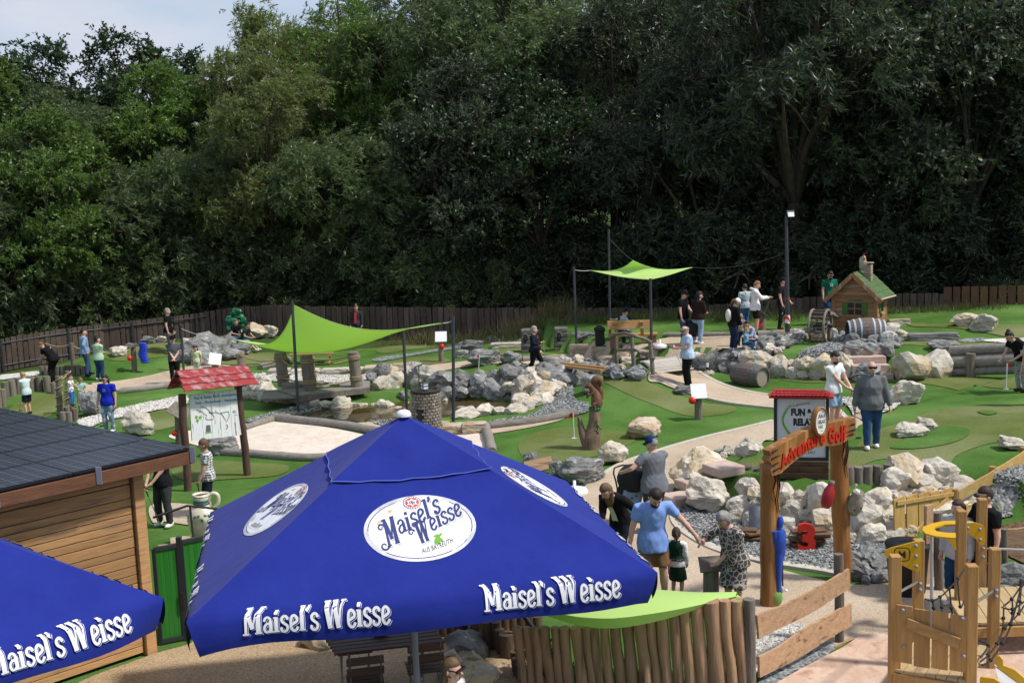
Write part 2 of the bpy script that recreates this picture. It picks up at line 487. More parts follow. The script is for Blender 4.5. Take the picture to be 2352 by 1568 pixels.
patch('white_gravel',[(560,862),(660,858),(760,862),(860,862),(960,852),(1010,862),(1100,868),(1100,880),(960,876),(820,882),(700,880),(580,872)],M_WGRAV,0.035,kind='stuff',label='white gravel behind the pond')
patch('white_gravel',[(1915,920),(1970,917),(2040,920),(2075,926),(2060,938),(2020,952),(1985,958),(1950,938)],M_WGRAV,0.045,kind='stuff',label='white gravel by the turf')
patch('white_gravel',[(1690,1500),(1740,1440),(1835,1440),(1860,1455),(1790,1500),(1720,1560)],M_WGRAV,0.04,kind='stuff',label='white gravel at the board fence')
patch('grey_gravel',[(1720,1600),(1790,1530),(1860,1480),(1920,1490),(1830,1560),(1760,1640)],M_GGRAV,0.034,kind='stuff',label='dark gravel at the board fence')
patch('grey_gravel',[(2205,1150),(2260,1110),(2340,1075),(2450,1040),(2450,1130),(2352,1165),(2250,1200)],M_GGRAV,0.034,kind='stuff',label='dark gravel behind the plank fence')
patch('soil',[(2290,1215),(2400,1170),(2480,1200),(2480,1330),(2300,1270)],M_DIRT,0.03)
patch('white_gravel',[(0,863),(40,858),(88,854),(88,862),(40,868),(0,873)],M_WGRAV,0.03,kind='stuff',label='white gravel under the fence')
patch('white_gravel',[(1060,784),(1120,780),(1200,776),(1200,784),(1120,788),(1060,792)],M_WGRAV,0.03,kind='stuff',label='white gravel at the stumps')
patch('white_gravel',[(2250,783),(2300,779),(2352,777),(2400,776),(2400,784),(2300,788)],M_WGRAV,0.03,kind='stuff',label='white gravel at the upper lane')
patch('grey_gravel',[(2203,782),(2230,778),(2270,778),(2250,786),(2215,787)],M_GGRAV,0.03,kind='stuff',label='grey gravel at the upper lane')
patch('grey_gravel',[(860,824),(960,810),(1040,795),(1080,790),(1080,796),(980,812),(880,830)],M_GGRAV,0.03,kind='stuff',label='grey gravel strip on the lawn')
patch('sandpit',[(1700,1640),(1800,1566),(1930,1496),(2000,1462),(2150,1475),(2300,1440),(2480,1440),(2600,1800),(1650,1900)],M_PSAND,0.05,0.35)
patch('sand_strip',[(1070,985),(1120,995),(1118,1060),(1060,1080),(1030,1030)],M_SAND,0.03)
# playing lanes
LANES = [
 [(1200,1010),(1240,990),(1310,980),(1370,984),(1440,994),(1458,1012),(1420,1030),(1380,1045),(1290,1062),(1215,1058),(1190,1030)],
 [(1388,878),(1430,866),(1475,872),(1510,888),(1560,908),(1620,926),(1682,933),(1688,944),(1640,955),(1580,955),(1510,932),(1440,905)],
 [(1930,1075),(1960,1030),(2010,990),(2090,965),(2160,940),(2280,932),(2400,935),(2400,1000),(2270,1020),(2200,1045),(2170,1070),(2080,1055),(2010,1058),(1950,1085)],
 [(2042,782),(2090,776),(2150,777),(2230,786),(2300,790),(2400,791),(2400,806),(2300,804),(2200,800),(2100,793),(2050,790)],
 [(1780,868),(1850,862),(1960,862),(2100,862),(2240,866),(2400,868),(2400,890),(2260,888),(2140,884),(2000,878),(1860,880)],
 [(240,815),(300,800),(380,787),(440,790),(450,805),(400,816),(320,826),(260,828)],
 [(15,950),(50,920),(100,905),(140,908),(135,935),(110,958),(50,975)],
 [(330,955),(390,935),(425,945),(420,968),(380,985),(340,985)],
 [(395,1080),(470,1060),(560,1062),(660,1070),(640,1092),(540,1100),(430,1105)],
 [(870,800),(960,790),(1040,786),(1050,793),(960,802),(880,812)],
 [(890,832),(960,822),(1020,822),(1030,832),(960,840),(890,845)],
 [(1060,862),(1130,852),(1200,846),(1240,852),(1180,864),(1100,870)],
 [(1130,808),(1200,800),(1320,790),(1330,797),(1240,808),(1150,816)],
 [(500,818),(560,812),(640,812),(640,832),(560,838),(500,834)],
 [(2080,740),(2200,745),(2352,748),(2400,752),(2400,764),(2250,762),(2120,752)],
 [(1700,1062),(1750,1052),(1800,1056),(1790,1068),(1730,1076)],
]
for k,p in enumerate(LANES):
 patch('putting_green',p,M_LANE,0.012 + 0.0008 * k,0.3)
patch('turf_island',[(2045,1030),(2090,1005),(2160,982),(2215,985),(2228,997),(2190,1018),(2110,1032)],M_TURF,0.032)
patch('hole_marker',[(2245,948),(2270,945),(2292,950),(2270,955)],M_TURF,0.036,0.2)
# edgings of the paths
kerb([(1385,1092),(1430,1066),(1500,1041),(1640,1001),(1775,968)])
kerb([(1495,864),(1545,886),(1620,914),(1720,932),(1800,940)])
kerb([(1605,855),(1650,880),(1720,901),(1800,914),(1900,925),(1975,952)])
kerb([(1548,1168),(1556,1205),(1600,1240),(1660,1268),(1760,1292),(1900,1314),(1965,1330)],0.2)
kerb([(196,903),(300,892),(400,879)])

def chips(label,poly,n,size,m,off=0.04,name='loose_chippings',seed=1):
 """loose stones lying on a gravel bed: real little stones, one object of stuff"""
 rd = random.Random(seed); P = spline([Vector((p.x,p.y,0)) for p in [G(*q) for q in poly]],5,True); xs = [p.x for p in P]; ys = [p.y for p in P]; V,F,k,tries = [],[],0,0
 while k < n and tries < n * 30:
  tries += 1; x,y = rd.uniform(min(xs),max(xs)),rd.uniform(min(ys),max(ys)); c = False; j = len(P) - 1
  for i in range(len(P)):
   if (P[i].y > y) != (P[j].y > y) and x < (P[j].x - P[i].x) * (y - P[i].y) / (P[j].y - P[i].y) + P[i].x: c = not c
   j = i
  if not c: continue
  k += 1; s = size * rd.uniform(.5,1.4); z = T(x,y) + off + s * .15; o = len(V); a = rd.uniform(0,6.3); ca,sa = math.cos(a),math.sin(a)
  for (u,v,w) in ((1,0,0),(.2,.8,.1),(-.9,.3,0),(-.3,-.8,.1),(.1,.1,.6),(0,0,-.5)): u += rd.uniform(-.2,.2); v += rd.uniform(-.2,.2); V.append((x + s * .5 * (u * ca - v * sa),y + s * .5 * (u * sa + v * ca),z + s * .5 * w))
  for i in range(4): F += [(o + i,o + (i + 1) % 4,o + 4),(o + (i + 1) % 4,o + i,o + 5)]
 return tag(link(name,mesh(name,V,F,m)),label,None,None,'stuff')
def chip_mat(name,a,b):
 m = mat(name,a,b,rough=.9,scale=3); n,l = m.node_tree.nodes,m.node_tree.links; g = n.new('ShaderNodeNewGeometry'); r = n.new('ShaderNodeValToRGB'); r.color_ramp.elements[0].color = (*a,1); r.color_ramp.elements[1].color = (*b,1)
 l.new(g.outputs['Random Per Island'],r.inputs['Fac']); l.new(r.outputs['Color'],pnode(m).inputs['Base Color']); return m
M_CW,M_CG = chip_mat('white_chip',(.36,.34,.31),(.66,.64,.60)),chip_mat('grey_chip',(.06,.068,.072),(.38,.39,.38))
chips('white pebbles beside the front board fence',[(1690,1500),(1740,1440),(1835,1440),(1860,1455),(1790,1500),(1720,1560)],1500,.055,M_CW,seed=2)
chips('white pebbles on the left gravel strip',[(180,968),(230,954),(290,937),(360,923),(425,912),(425,932),(350,946),(270,962),(200,985)],2600,.08,M_CW,seed=3)
chips('white pebbles behind the pond',[(560,862),(660,858),(760,862),(860,862),(960,852),(1010,862),(1100,868),(1100,880),(960,876),(820,882),(700,880),(580,872)],2500,.08,M_CW,seed=4)
chips('white pebbles by the walking man',[(1915,920),(1970,917),(2040,920),(2075,926),(2060,938),(2020,952),(1985,958),(1950,938)],1500,.07,M_CW,.05,seed=5)
chips('grey chippings below the boulder wall',[(1548,1170),(1640,1180),(1760,1215),(1900,1240),(2000,1240),(2060,1260),(2080,1330),(1990,1330),(1900,1312),(1760,1290),(1640,1255),(1565,1215)],5200,.055,M_CG,seed=6)
chips('grey chippings around the pond',[(565,968),(640,945),(720,930),(860,945),(900,962),(1050,978),(1150,965),(1240,945),(1290,885),(1312,880),(1320,915),(1352,930),(1345,950),(1280,958),(1180,968),(1060,996),(960,992),(860,974),(760,958),(680,957),(620,970)],5200,.065,M_CG,seed=7)
chips('grey chippings at the mill',[(1835,815),(1880,795),(1950,785),(2020,785),(2010,806),(1950,812),(1890,822),(1840,826)],1600,.07,M_CG,.045,seed=8)
chips('dark chippings behind the plank fence',[(2205,1150),(2260,1110),(2340,1075),(2450,1040),(2450,1130),(2352,1165),(2250,1200)],2600,.06,M_CG,seed=9)
# ------------------------------------------------------------------ trees
def leaf_mat(name,col,col2,back,yellow=None):
 m = bpy.data.materials.new(name); m.use_nodes = True
 n,l = m.node_tree.nodes,m.node_tree.links; b = n['Principled BSDF']
 b.inputs['Roughness'].default_value = 0.44; b.inputs['Specular IOR Level'].default_value = 0.5
 g = n.new('ShaderNodeNewGeometry'); oi = n.new('ShaderNodeObjectInfo')
 r = n.new('ShaderNodeValToRGB'); r.color_ramp.elements[0].color = (*col,1); r.color_ramp.elements[1].color = (*col2,1)
 l.new(g.outputs['Random Per Island'],r.inputs['Fac'])
 tcn = n.new('ShaderNodeTexCoord'); nz_ = n.new('ShaderNodeTexNoise'); nz_.inputs['Scale'].default_value = 0.55; nz_.inputs['Detail'].default_value = 3
 l.new(tcn.outputs['Object'],nz_.inputs['Vector'])
 mr = n.new('ShaderNodeMapRange'); mr.inputs['From Min'].default_value = 0.3; mr.inputs['From Max'].default_value = 0.7; mr.inputs['To Min'].default_value = 0.6; mr.inputs['To Max'].default_value = 1.45
 l.new(nz_.outputs['Fac'],mr.inputs['Value'])
 m2 = n.new('ShaderNodeMapRange'); m2.inputs['To Min'].default_value = 0.6; m2.inputs['To Max'].default_value = 1.5; l.new(oi.outputs['Random'],m2.inputs['Value'])
 mm = n.new('ShaderNodeMath'); mm.operation = 'MULTIPLY'; l.new(mr.outputs[0],mm.inputs[0]); l.new(m2.outputs[0],mm.inputs[1])
 hs = n.new('ShaderNodeHueSaturation'); l.new(r.outputs['Color'],hs.inputs['Color']); l.new(mm.outputs[0],hs.inputs['Value'])
 mx_ = n.new('ShaderNodeMix'); mx_.data_type = 'RGBA'; mx_.inputs['B'].default_value = (*back,1)
 l.new(g.outputs['Backfacing'],mx_.inputs['Factor']); l.new(hs.outputs['Color'],mx_.inputs['A'])
 l.new(mx_.outputs['Result'],b.inputs['Base Color'])
 tr = n.new('ShaderNodeBsdfTranslucent'); tr.inputs['Color'].default_value = (*[min(1,k * 1.6) for k in (yellow or col2)],1)
 ms = n.new('ShaderNodeMixShader'); ms.inputs['Fac'].default_value = 0.33
 l.new(b.outputs['BSDF'],ms.inputs[1]); l.new(tr.outputs['BSDF'],ms.inputs[2])
 l.new(ms.outputs['Shader'],n['Material Output'].inputs['Surface'])
 return m
LEAF_WILLOW = leaf_mat('willow_leaf',(0.042,0.078,0.018),(0.088,0.138,0.04),(0.125,0.16,0.095))
LEAF_LIGHT = leaf_mat('light_leaf',(0.058,0.12,0.016),(0.11,0.19,0.03),(0.10,0.155,0.055))
LEAF_WARM = leaf_mat('warm_leaf',(0.08,0.115,0.02),(0.155,0.20,0.048),(0.15,0.18,0.085))
LEAF_SHADED = leaf_mat('deep_willow_leaf',(0.020,0.038,0.014),(0.044,0.070,0.026),(0.09,0.11,0.08))  # darkened willow leaf, cloud shadow painted into the colour
LEAF_DARK = leaf_mat('dark_leaf',(0.016,0.038,0.012),(0.03,0.062,0.02),(0.04,0.07,0.03))
M_BARK = mat('bark',(0.035,0.026,0.019),(0.085,0.066,0.048),rough=0.95,scale=3,stretch=(3,3,0.6),bump=1.0)

def leaves(P,D,L,Wd,rg,name,m):
 """P (n,3) bases, D (n,3) unit directions, L lengths, Wd widths -> kite shaped leaves"""
 n = len(P)
 r = rg.normal(size=(n,3)); s = np.cross(D,r); s /= np.linalg.norm(s,axis=1)[:,None] + 1e-9
 nn = np.cross(s,D)
 mid = P + D * (L * 0.42)[:,None] + nn * (L * 0.06)[:,None]
 tip = P + D * L[:,None] - nn * (L * 0.10)[:,None]
 V = np.stack([P,mid + s * (Wd / 2)[:,None],tip,mid - s * (Wd / 2)[:,None]],1).reshape(-1,3).astype(np.float32)
 me = bpy.data.meshes.new(name)
 me.vertices.add(4 * n); me.vertices.foreach_set('co',V.ravel())
 me.loops.add(4 * n); me.loops.foreach_set('vertex_index',np.arange(4 * n,dtype=np.int32))
 me.polygons.add(n); me.polygons.foreach_set('loop_start',np.arange(0,4 * n,4,dtype=np.int32))
 me.polygons.foreach_set('loop_total',np.full(n,4,np.int32)) if hasattr(me.polygons[0],'loop_total') and False else None
 me.materials.append(m); me.update(calc_edges=True)
 return me

WIND = np.array([0.75,-0.1,0.12])
def tree_meshes(seed,Ht,R,base=0.12,nclump=230,twigs=15,per=11,leaf=(0.24,0.05),droop=0.35,wind=0.55,m=LEAF_WILLOW,lobes=9):
 rg = np.random.default_rng(seed); rd = random.Random(seed)
 tb = MB()
 # trunk and limbs
 fork = Ht * rd.uniform(0.22,0.32)
 lean = Vector((rd.uniform(-.5,.9),rd.uniform(-.4,.4),0))
 tr = [Vector((0,0,-0.3)),Vector((0.05,0,fork * 0.5)) + lean * 0.2,Vector((0,0,fork)) + lean * 0.5]
 r0 = 0.022 * Ht
 tb.tube(spline(tr,3),np.linspace(r0,r0 * 0.75,7),8)
 lob = []
 tips = []
 for k in range(lobes):
  a = 2 * PI * (k + rd.uniform(-.3,.3)) / lobes * 2.6
  h = base * Ht + (Ht * (1 - base)) * (0.16 + 0.80 * (k + 0.5) / lobes)
  rel = (h / Ht - base) / (1 - base)
  rad = R * max(0.22,math.sin(PI * min(1,0.16 + rel * 0.78)) ** 0.8) * rd.uniform(0.45,0.75)
  c = Vector((math.cos(a) * rad + 0.15 * R * rel,math.sin(a) * rad,h))
  sz = R * rd.uniform(0.30,0.58) * (1.0 if rel < 0.75 else 0.85)
  lob.append((c,sz))
  st = tr[-1] if h > fork else tr[1]
  mid = (st + c) / 2 + Vector((rd.uniform(-.4,.4),rd.uniform(-.4,.4),rd.uniform(0.1,.8)))
  pl = spline([st,mid,c],4)
  tb.tube(pl,np.linspace(r0 * 0.5,0.035,len(pl)),6,False)
  for j in range(5):
   e = c + Vector((rd.gauss(0,1),rd.gauss(0,1),rd.gauss(0.2,.7))).normalized() * sz * 0.85
   s0 = pl[rd.randrange(len(pl) // 2,len(pl))]
   tb.tube(spline([s0,(s0 + e) / 2 + Vector((0,0,rd.uniform(-.1,.35))),e],3),np.linspace(0.06,0.018,7),4,False)
   tips.append(e)
 # leaf clumps on the shells of the lobes
 C = []
 wts = np.array([s ** 2 for _,s in lob]); wts /= wts.sum()
 idx = rg.choice(len(lob),nclump,p=wts)
 d = rg.normal(size=(nclump,3)); d[:,2] = d[:,2] * 0.8 + 0.38; d /= np.linalg.norm(d,axis=1)[:,None]
 rr = rg.uniform(0.55,1.0,nclump) ** 0.5
 cc = np.array([tuple(lob[i][0]) for i in idx]); sz = np.array([lob[i][1] for i in idx])
 cl = cc + d * (rr * sz)[:,None] * np.array([1,1,0.85])
 csz = rg.uniform(0.26,0.5,nclump) * R / 4.0 * 1.1
 # twigs
 nt = nclump * twigs
 ci = np.repeat(np.arange(nclump),twigs)
 tdir = rg.normal(size=(nt,3)) * 0.75 + d[ci] * 0.8 + WIND * wind * 1.6 + np.array([0,0,-droop])
 tdir /= np.linalg.norm(tdir,axis=1)[:,None]
 tp = cl[ci] + rg.normal(size=(nt,3)) * csz[ci][:,None] * 0.55
 tl = rg.uniform(0.45,0.95,nt) * csz[ci] * 1.3
 nl = nt * per
 ti = np.repeat(np.arange(nt),per)
 f = np.tile(np.linspace(0.05,1.0,per),nt)
 lp = tp[ti] + tdir[ti] * (f * tl[ti])[:,None] + np.array([0,0,-1.0]) * (f ** 2 * tl[ti] * droop * 0.5)[:,None]
 ld = tdir[ti] * 0.9 + rg.normal(size=(nl,3)) * 0.55 + WIND * wind * 0.5 + np.array([0,0,-droop * 0.4])
 ld /= np.linalg.norm(ld,axis=1)[:,None]
 L = leaf[0] * rg.uniform(0.7,1.25,nl); Wd = leaf[1] * rg.uniform(0.8,1.25,nl)
 return tb.mesh('trunk',M_BARK),leaves(lp,ld,L,Wd,rg,'crown',m)

TT = {}
TT['w1'] = tree_meshes(11,8.5,3.3,-0.10,270,15,11,(0.25,0.05))
TT['w2'] = tree_meshes(12,8.0,3.4,-0.10,270,15,11,(0.27,0.05),wind=0.75)
TT['w3'] = tree_meshes(13,15.5,4.3,0.10,400,14,11,(0.26,0.055),droop=0.3,lobes=14)
TT['w4'] = tree_meshes(14,16.0,4.6,0.14,400,14,11,(0.27,0.055),droop=0.5,lobes=14)
TT['l1'] = tree_meshes(15,12.5,3.8,0.08,360,14,11,(0.21,0.085),droop=0.1,wind=0.25,m=LEAF_LIGHT,lobes=12)
TT['l2'] = tree_meshes(16,15.5,4.4,0.16,360,14,11,(0.22,0.065),droop=0.2,wind=0.5,m=LEAF_LIGHT,lobes=13)
TT['d1'] = tree_meshes(17,16.0,5.2,0.05,440,13,10,(0.26,0.13),droop=0.2,wind=0.15,m=LEAF_DARK,lobes=13)
TT['s1'] = tree_meshes(18,3.6,2.3,-0.2,150,15,11,(0.2,0.05),droop=0.25,wind=.5,lobes=9)
TREE_WORDS = {'s1': 'low dark willow shrub','w1': 'bushy grey green willow','w2': 'wind swept silvery willow','w3': 'tall dull green willow','w4': 'tall drooping silver willow',
    'l1': 'fresh green broad crowned tree','l2': 'light green airy tree','d1': 'dark green dense tree'}
LAND = [(-60,'far left edge of the fence'),(60,'long grass at the fence'),(150,'rope barrier'),(240,'two people in denim'),(330,'blue waistcoat post'),(430,'man in black by the fence'),(530,'green leaf sculpture'),(620,'yellow boulder'),(700,'tall sail post'),(820,'woman in pink'),
  (930,'slack sail corner'),(1030,'right sail post'),(1130,'wooden stumps'),(1230,'grey haired golfer'),(1340,'left post of the small sail'),(1440,'wooden bench'),(1540,'right tip of the small sail'),(1620,'couple in dark tops'),(1720,'youth in white hoodie'),(1810,'lamp post'),
  (1900,'man in green shirt'),(1990,'toy mill house'),(2090,'low dark fence'),(2190,'step in the fence'),(2280,'pale boulder pair'),(2360,'tall fence boards'),(2480,'fence corner beyond the right edge')]
def fence_y(x): return lerp_tab([(-24,46.0),(-21,46.8),(-17.6,49.4),(-14,50.6),(-11.5,50.6),(-1.5,48),(6,46.3),(10.5,43.2),(15,42.2),(20,40.6),(28,39)],x)
rt = random.Random(21)
PLACED = []
USED_T = set(); USED_L = set()
TOP = {k: max(v.co.z for v in c.vertices) * .985 for k,(t,c) in TT.items()}
def put_tree(kind,x,y,s,rz,row):
 px = 1176 + x / y * FOC + 20
 base = gz(x,y)
 near = sorted(LAND,key=lambda q: abs(q[0] - px))
 for q in near:
  lab = f"{TREE_WORDS[kind]}, {row}, behind {q[1]}"
  if lab not in USED_L and len(lab.replace(',',' ').split()) <= 16: break
 USED_L.add(lab)
 r = thing('willow_shrub' if kind == 's1' else 'willow_tree' if kind[0] == 'w' else 'broadleaf_tree',lab,'shrub' if kind == 's1' else 'tree',base,rz,'trees behind the fence')
 r.scale = (s,s,s * rnd.uniform(0.95,1.05))
 t,c = TT[kind]
 link('trunk',t,r); o = link('crown',c,r)
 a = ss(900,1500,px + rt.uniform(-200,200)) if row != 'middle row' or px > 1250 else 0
 mm = LEAF_SHADED if a > .5 else (LEAF_WARM if kind in ('w1','w3','l2') and px < 950 and rt.random() < .6 else None)  # crowns towards the right take the leaf colour with painted cloud shade
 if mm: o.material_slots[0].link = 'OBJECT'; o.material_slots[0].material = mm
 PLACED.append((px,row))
# front row
x = -26.5
k = 0
while x < 24:
 kd = (['w1','w2','l1','w2','w1','w3'] if x < 0 else ['w1','w2','w4','w2','d1'])[k % (6 if x < 0 else 5)]
 s = rt.uniform(0.8,1.25) * {'l1': .68,'w3': .66,'w4': .8,'d1': .6}.get(kd,1.0) * (1.0 if x < -4 else 1.08)
 put_tree(kd,x,fence_y(x) + rt.uniform(2.8,4.2),s,rt.choice([0,0.5,-0.5,0.3]),'front row'); x += rt.uniform(2.9,3.6); k += 1
x = -26.0
while x < 24:
 put_tree('s1',x,fence_y(x) + rt.uniform(2.7,3.6),rt.uniform(0.8,1.25),rt.uniform(-2,2),'at the fence'); x += rt.uniform(1.9,2.7)
# middle row, heights follow the skyline
SKY = [(-300,60),(0,85),(60,105),(110,150),(160,190),(250,215),(330,170),(430,120),(480,140),(530,70),(600,4),(700,15),(790,0),(850,-60),(1000,-90),(1300,-80),(3000,-120)]
x = -30; k = 0
while x < 29:
 y = fence_y(x) + 8.5 + rt.uniform(-1.2,1.2)
 px = 1176 + x / y * FOC + 15
 ty = lerp_tab(SKY,px) + rt.uniform(0,18)
 zt = EYE.z + (421 - 0.037 * (px - 1176) - ty) / FOC * y
 kd = (['l2','l1','w3','l1','w3'] if px < 1000 else ['w3','w4','w4','w3','l2'])[k % 5]
 h0 = TOP[kd]
 put_tree(kd,x,y,(zt - T(x,y)) / h0,rt.uniform(-0.6,0.6),'middle row'); x += rt.uniform(3.9,4.8); k += 1
# back row
SKY2 = [(-300,60),(20,95),(120,140),(190,85),(250,62),(310,95),(370,72),(420,98),(500,110),(560,60),(640,20),(760,-10),(820,30),(900,-80),(1100,-150),(3200,-170)]
for x,kd in ((-41,'d1'),(-36,'d1'),(-31.5,'d1'),(-26.5,'d1'),(-24.5,'d1'),(-20.5,'d1'),(-17.5,'d1'),(-12.5,'l2'),(-7.5,'w4'),(-2,'d1'),(3,'w4'),(8,'d1'),(13,'w3'),(18,'d1'),(23.5,'w4'),(29,'d1'),(35,'d1')):
 y = fence_y(x) + 17 + rt.uniform(-1,1)
 px = 1176 + x / y * FOC + 15
 zt = EYE.z + (421 - 0.037 * (px - 1176) - lerp_tab(SKY2,px)) / FOC * y
 h0 = TOP[kd]
 put_tree(kd,x,y,(zt - T(x,y)) / h0,rt.uniform(-3,3),'back row')

# long grass along the fence
def grass_tufts(name,spots,hgt,label,cols,n=26,w=0.012):
 rg = np.random.default_rng(5)
 P,D,L,Wd = [],[],[],[]
 for (x,y,k) in spots:
  z = T(x,y)
  for _ in range(int(n * k)):
   P.append((x + rg.normal() * 0.22,y + rg.normal() * 0.15,z - 0.02)); d = np.array([rg.normal() * 0.35 + 0.12,rg.normal() * 0.3,1.0]); D.append(d / np.linalg.norm(d)); L.append(hgt * rg.uniform(0.45,1.1) * min(1.3,k)); Wd.append(w * rg.uniform(0.8,1.6))
 me = leaves(np.array(P),np.array(D),np.array(L),np.array(Wd),rg,name,cols)
 return tag(link(name,me),label,None,None,'stuff')
LEAF_GRASS = leaf_mat('grass_blade',(0.05,0.085,0.02),(0.12,0.135,0.045),(0.10,0.12,0.045))
LEAF_DRY = leaf_mat('dry_grass_blade',(0.12,0.12,0.045),(0.22,0.19,0.09),(0.2,0.17,0.08))
sp = []
for i in range(240):
 x = rt.uniform(-3.8,10.5); sp.append((x,fence_y(x) - rt.uniform(0.25,2.2),rt.uniform(0.5,1.1)))
for i in range(60):
 x = rt.uniform(11.5,17.5); sp.append((x,fence_y(x) - rt.uniform(0.2,0.9),rt.uniform(0.4,0.8)))
grass_tufts('tall_grass',sp,0.5,'tall grass growing in front of the back fence',LEAF_GRASS,30,0.02)
sp = [(rt.gauss(1.2,0.7),fence_y(1.2) - 0.7 + rt.gauss(0,.25),rt.uniform(0.9,1.3)) for _ in range(26)] + [(rt.gauss(-3.4,0.8),fence_y(-2.8) - 1.2,rt.uniform(.5,.9)) for _ in range(25)] + [(rt.gauss(12.6,.8),41.8,.8) for _ in range(14)]
sp += [(x_,fence_y(x_) + 0.8,rt.uniform(1.2,1.5)) for x_ in [rt.uniform(-23,-17.5) for _ in range(40)]]
grass_tufts('dry_grass',sp,1.0,'dry yellow grass clump at the fence',LEAF_DRY,30,0.02)
# ------------------------------------------------------------------ stones
def proj(p):
 l = CM.inverted() @ Vector(p)
 return 1176 + FOC * l.x / -l.z,784 - FOC * l.y / -l.z
M_LIME = mat('limestone',(0.58,0.54,0.46),(0.36,0.33,0.28),rough=0.9,scale=3.2,detail=10,bump=2.2,bscale=5,spec=0.15,tint=0.16,col3=(0.50,0.40,0.25),s3=1.6,l3=0.56,h3=0.72)
M_OCHRE = mat('ochre_stone',(0.50,0.39,0.23),(0.42,0.36,0.28),rough=0.9,scale=2.4,detail=10,bump=2.2,bscale=7,spec=0.2,tint=0.15,col3=(0.52,0.48,0.4),s3=1.8,l3=0.5,h3=0.62)
M_GREY = mat('grey_stone',(0.125,0.128,0.126),(0.25,0.252,0.245),rough=0.85,scale=3.4,detail=10,bump=2.2,bscale=6,spec=0.25,tint=0.3,col3=(0.42,0.43,0.42),s3=3.5,l3=0.60,h3=0.72)
M_SLAB = mat('brown_slab',(0.44,0.35,0.25),(0.30,0.21,0.13),rough=0.9,scale=2.2,detail=8,bump=1.0,bscale=7,spec=0.2,tint=0.15,col3=(0.50,0.46,0.38),s3=1.3,l3=0.48,h3=0.62)
M_STEP = mat('pink_sandstone',(0.42,0.30,0.25),(0.50,0.40,0.34),rough=0.9,scale=4,detail=6,bump=0.6,bscale=12,spec=0.2,tint=0.08,stretch=(1,1,3))
KIND = {'l': M_LIME,'g': M_GREY,'o': M_OCHRE,'s': M_SLAB}
def rock_mesh(seed,m,sub=3,planes=15,rough=0.15,flat=1.0):
 rd = random.Random(seed); bm = bmesh.new(); bmesh.ops.create_icosphere(bm,subdivisions=sub,radius=1)
 N = []
 for _ in range(planes):
  v = Vector((rd.gauss(0,1),rd.gauss(0,1),rd.gauss(0,1))).normalized(); N.append((v,rd.uniform(0.62,0.95)))
 off = Vector((rd.uniform(0,50),rd.uniform(0,50),rd.uniform(0,50)))
 for p in bm.verts:
  d = p.co.normalized(); r = 1.15
  for v,k in N:
   c = v.dot(d)
   if c > 0.05: r = min(r,k / c)
  r *= 1 + rough * noise.noise(d * 2.2 + off) + rough * 0.6 * noise.noise(d * 5 + off)
  p.co = d * r * 0.62
  p.co.z *= flat
 me = bpy.data.meshes.new('stone'); bm.to_mesh(me); bm.free(); me.materials.append(m)
 me.polygons.foreach_set('use_smooth',[False] * len(me.polygons)); return me
RK = {k: [rock_mesh(100 + i * 7 + ord(k),m) for i in range(7)] for k,m in KIND.items()}
RKL = {k: [rock_mesh(300 + i * 7 + ord(k),m,4,17,0.17) for i in range(4)] for k,m in KIND.items()}
SLB = {}
def slab_mesh(seed,m):
 rd = random.Random(seed); bm = bmesh.new(); bmesh.ops.create_cube(bm,size=1)
 bmesh.ops.subdivide_edges(bm,edges=bm.edges[:],cuts=4,use_grid_fill=True)
 o = Vector((seed * 3.1,seed * 1.3,7))
 for p in bm.verts:
  q = p.co.copy(); n = noise.noise_vector(q * 3 + o) * 0.07 + noise.noise_vector(q * 8 + o) * 0.03
  c = Vector([(-1 if k < 0 else 1) * min(0.5,abs(k)) for k in q]); e = sum(1 for k in q if abs(k) > 0.45)
  p.co = c * (1 - 0.035 * max(0,e - 1)) + Vector((n.x,n.y,n.z * 0.6))
 me = bpy.data.meshes.new('slab'); bm.to_mesh(me); bm.free(); me.materials.append(m); return me
for k in 'lgs': SLB[k] = [slab_mesh(s,KIND[k]) for s in (1,2,3)]
def stone(parent,loc,sz,kind,rz=None,rd=rnd,big=False,name='stone',tilt=0.25):
 o = link(name,rd.choice((RKL if big else RK)[kind]),parent,loc,(rd.uniform(-tilt,tilt),rd.uniform(-tilt,tilt),rd.uniform(0,6.28) if rz is None else rz))
 o.scale = sz
 return o
def boulder(px,py,w,h,kind,label,group=None,depth=0.8,slab=False,rz=None,cat='boulder'):
 """one boulder; px, py = middle of its foot, w, h = its size, as surveyed"""
 p = G(px,py); s = ppm(p); rr = random.Random(int(px * 7 + py))
 t = thing('stone_slab' if slab else 'boulder',label,'stone slab' if slab else cat,p,0,group)
 W_,H_ = w * s,h * s
 D_ = W_ * depth
 if slab:
  o = link('stone',rr.choice(SLB[kind]),t,(0,D_ / 2,H_ * 0.42),(0,0,0.0 if rz is None else rz)); o.scale = (W_,D_,H_)
 else:
  o = stone(t,(0,D_ * 0.35,H_ * 0.44),(W_ * 0.88,D_ * 0.9,H_ * 0.92),kind,rr.choice([0.2,-0.3,0,3.0,0.1]) if rz is None else rz,rr,True,tilt=0.08)
 return t
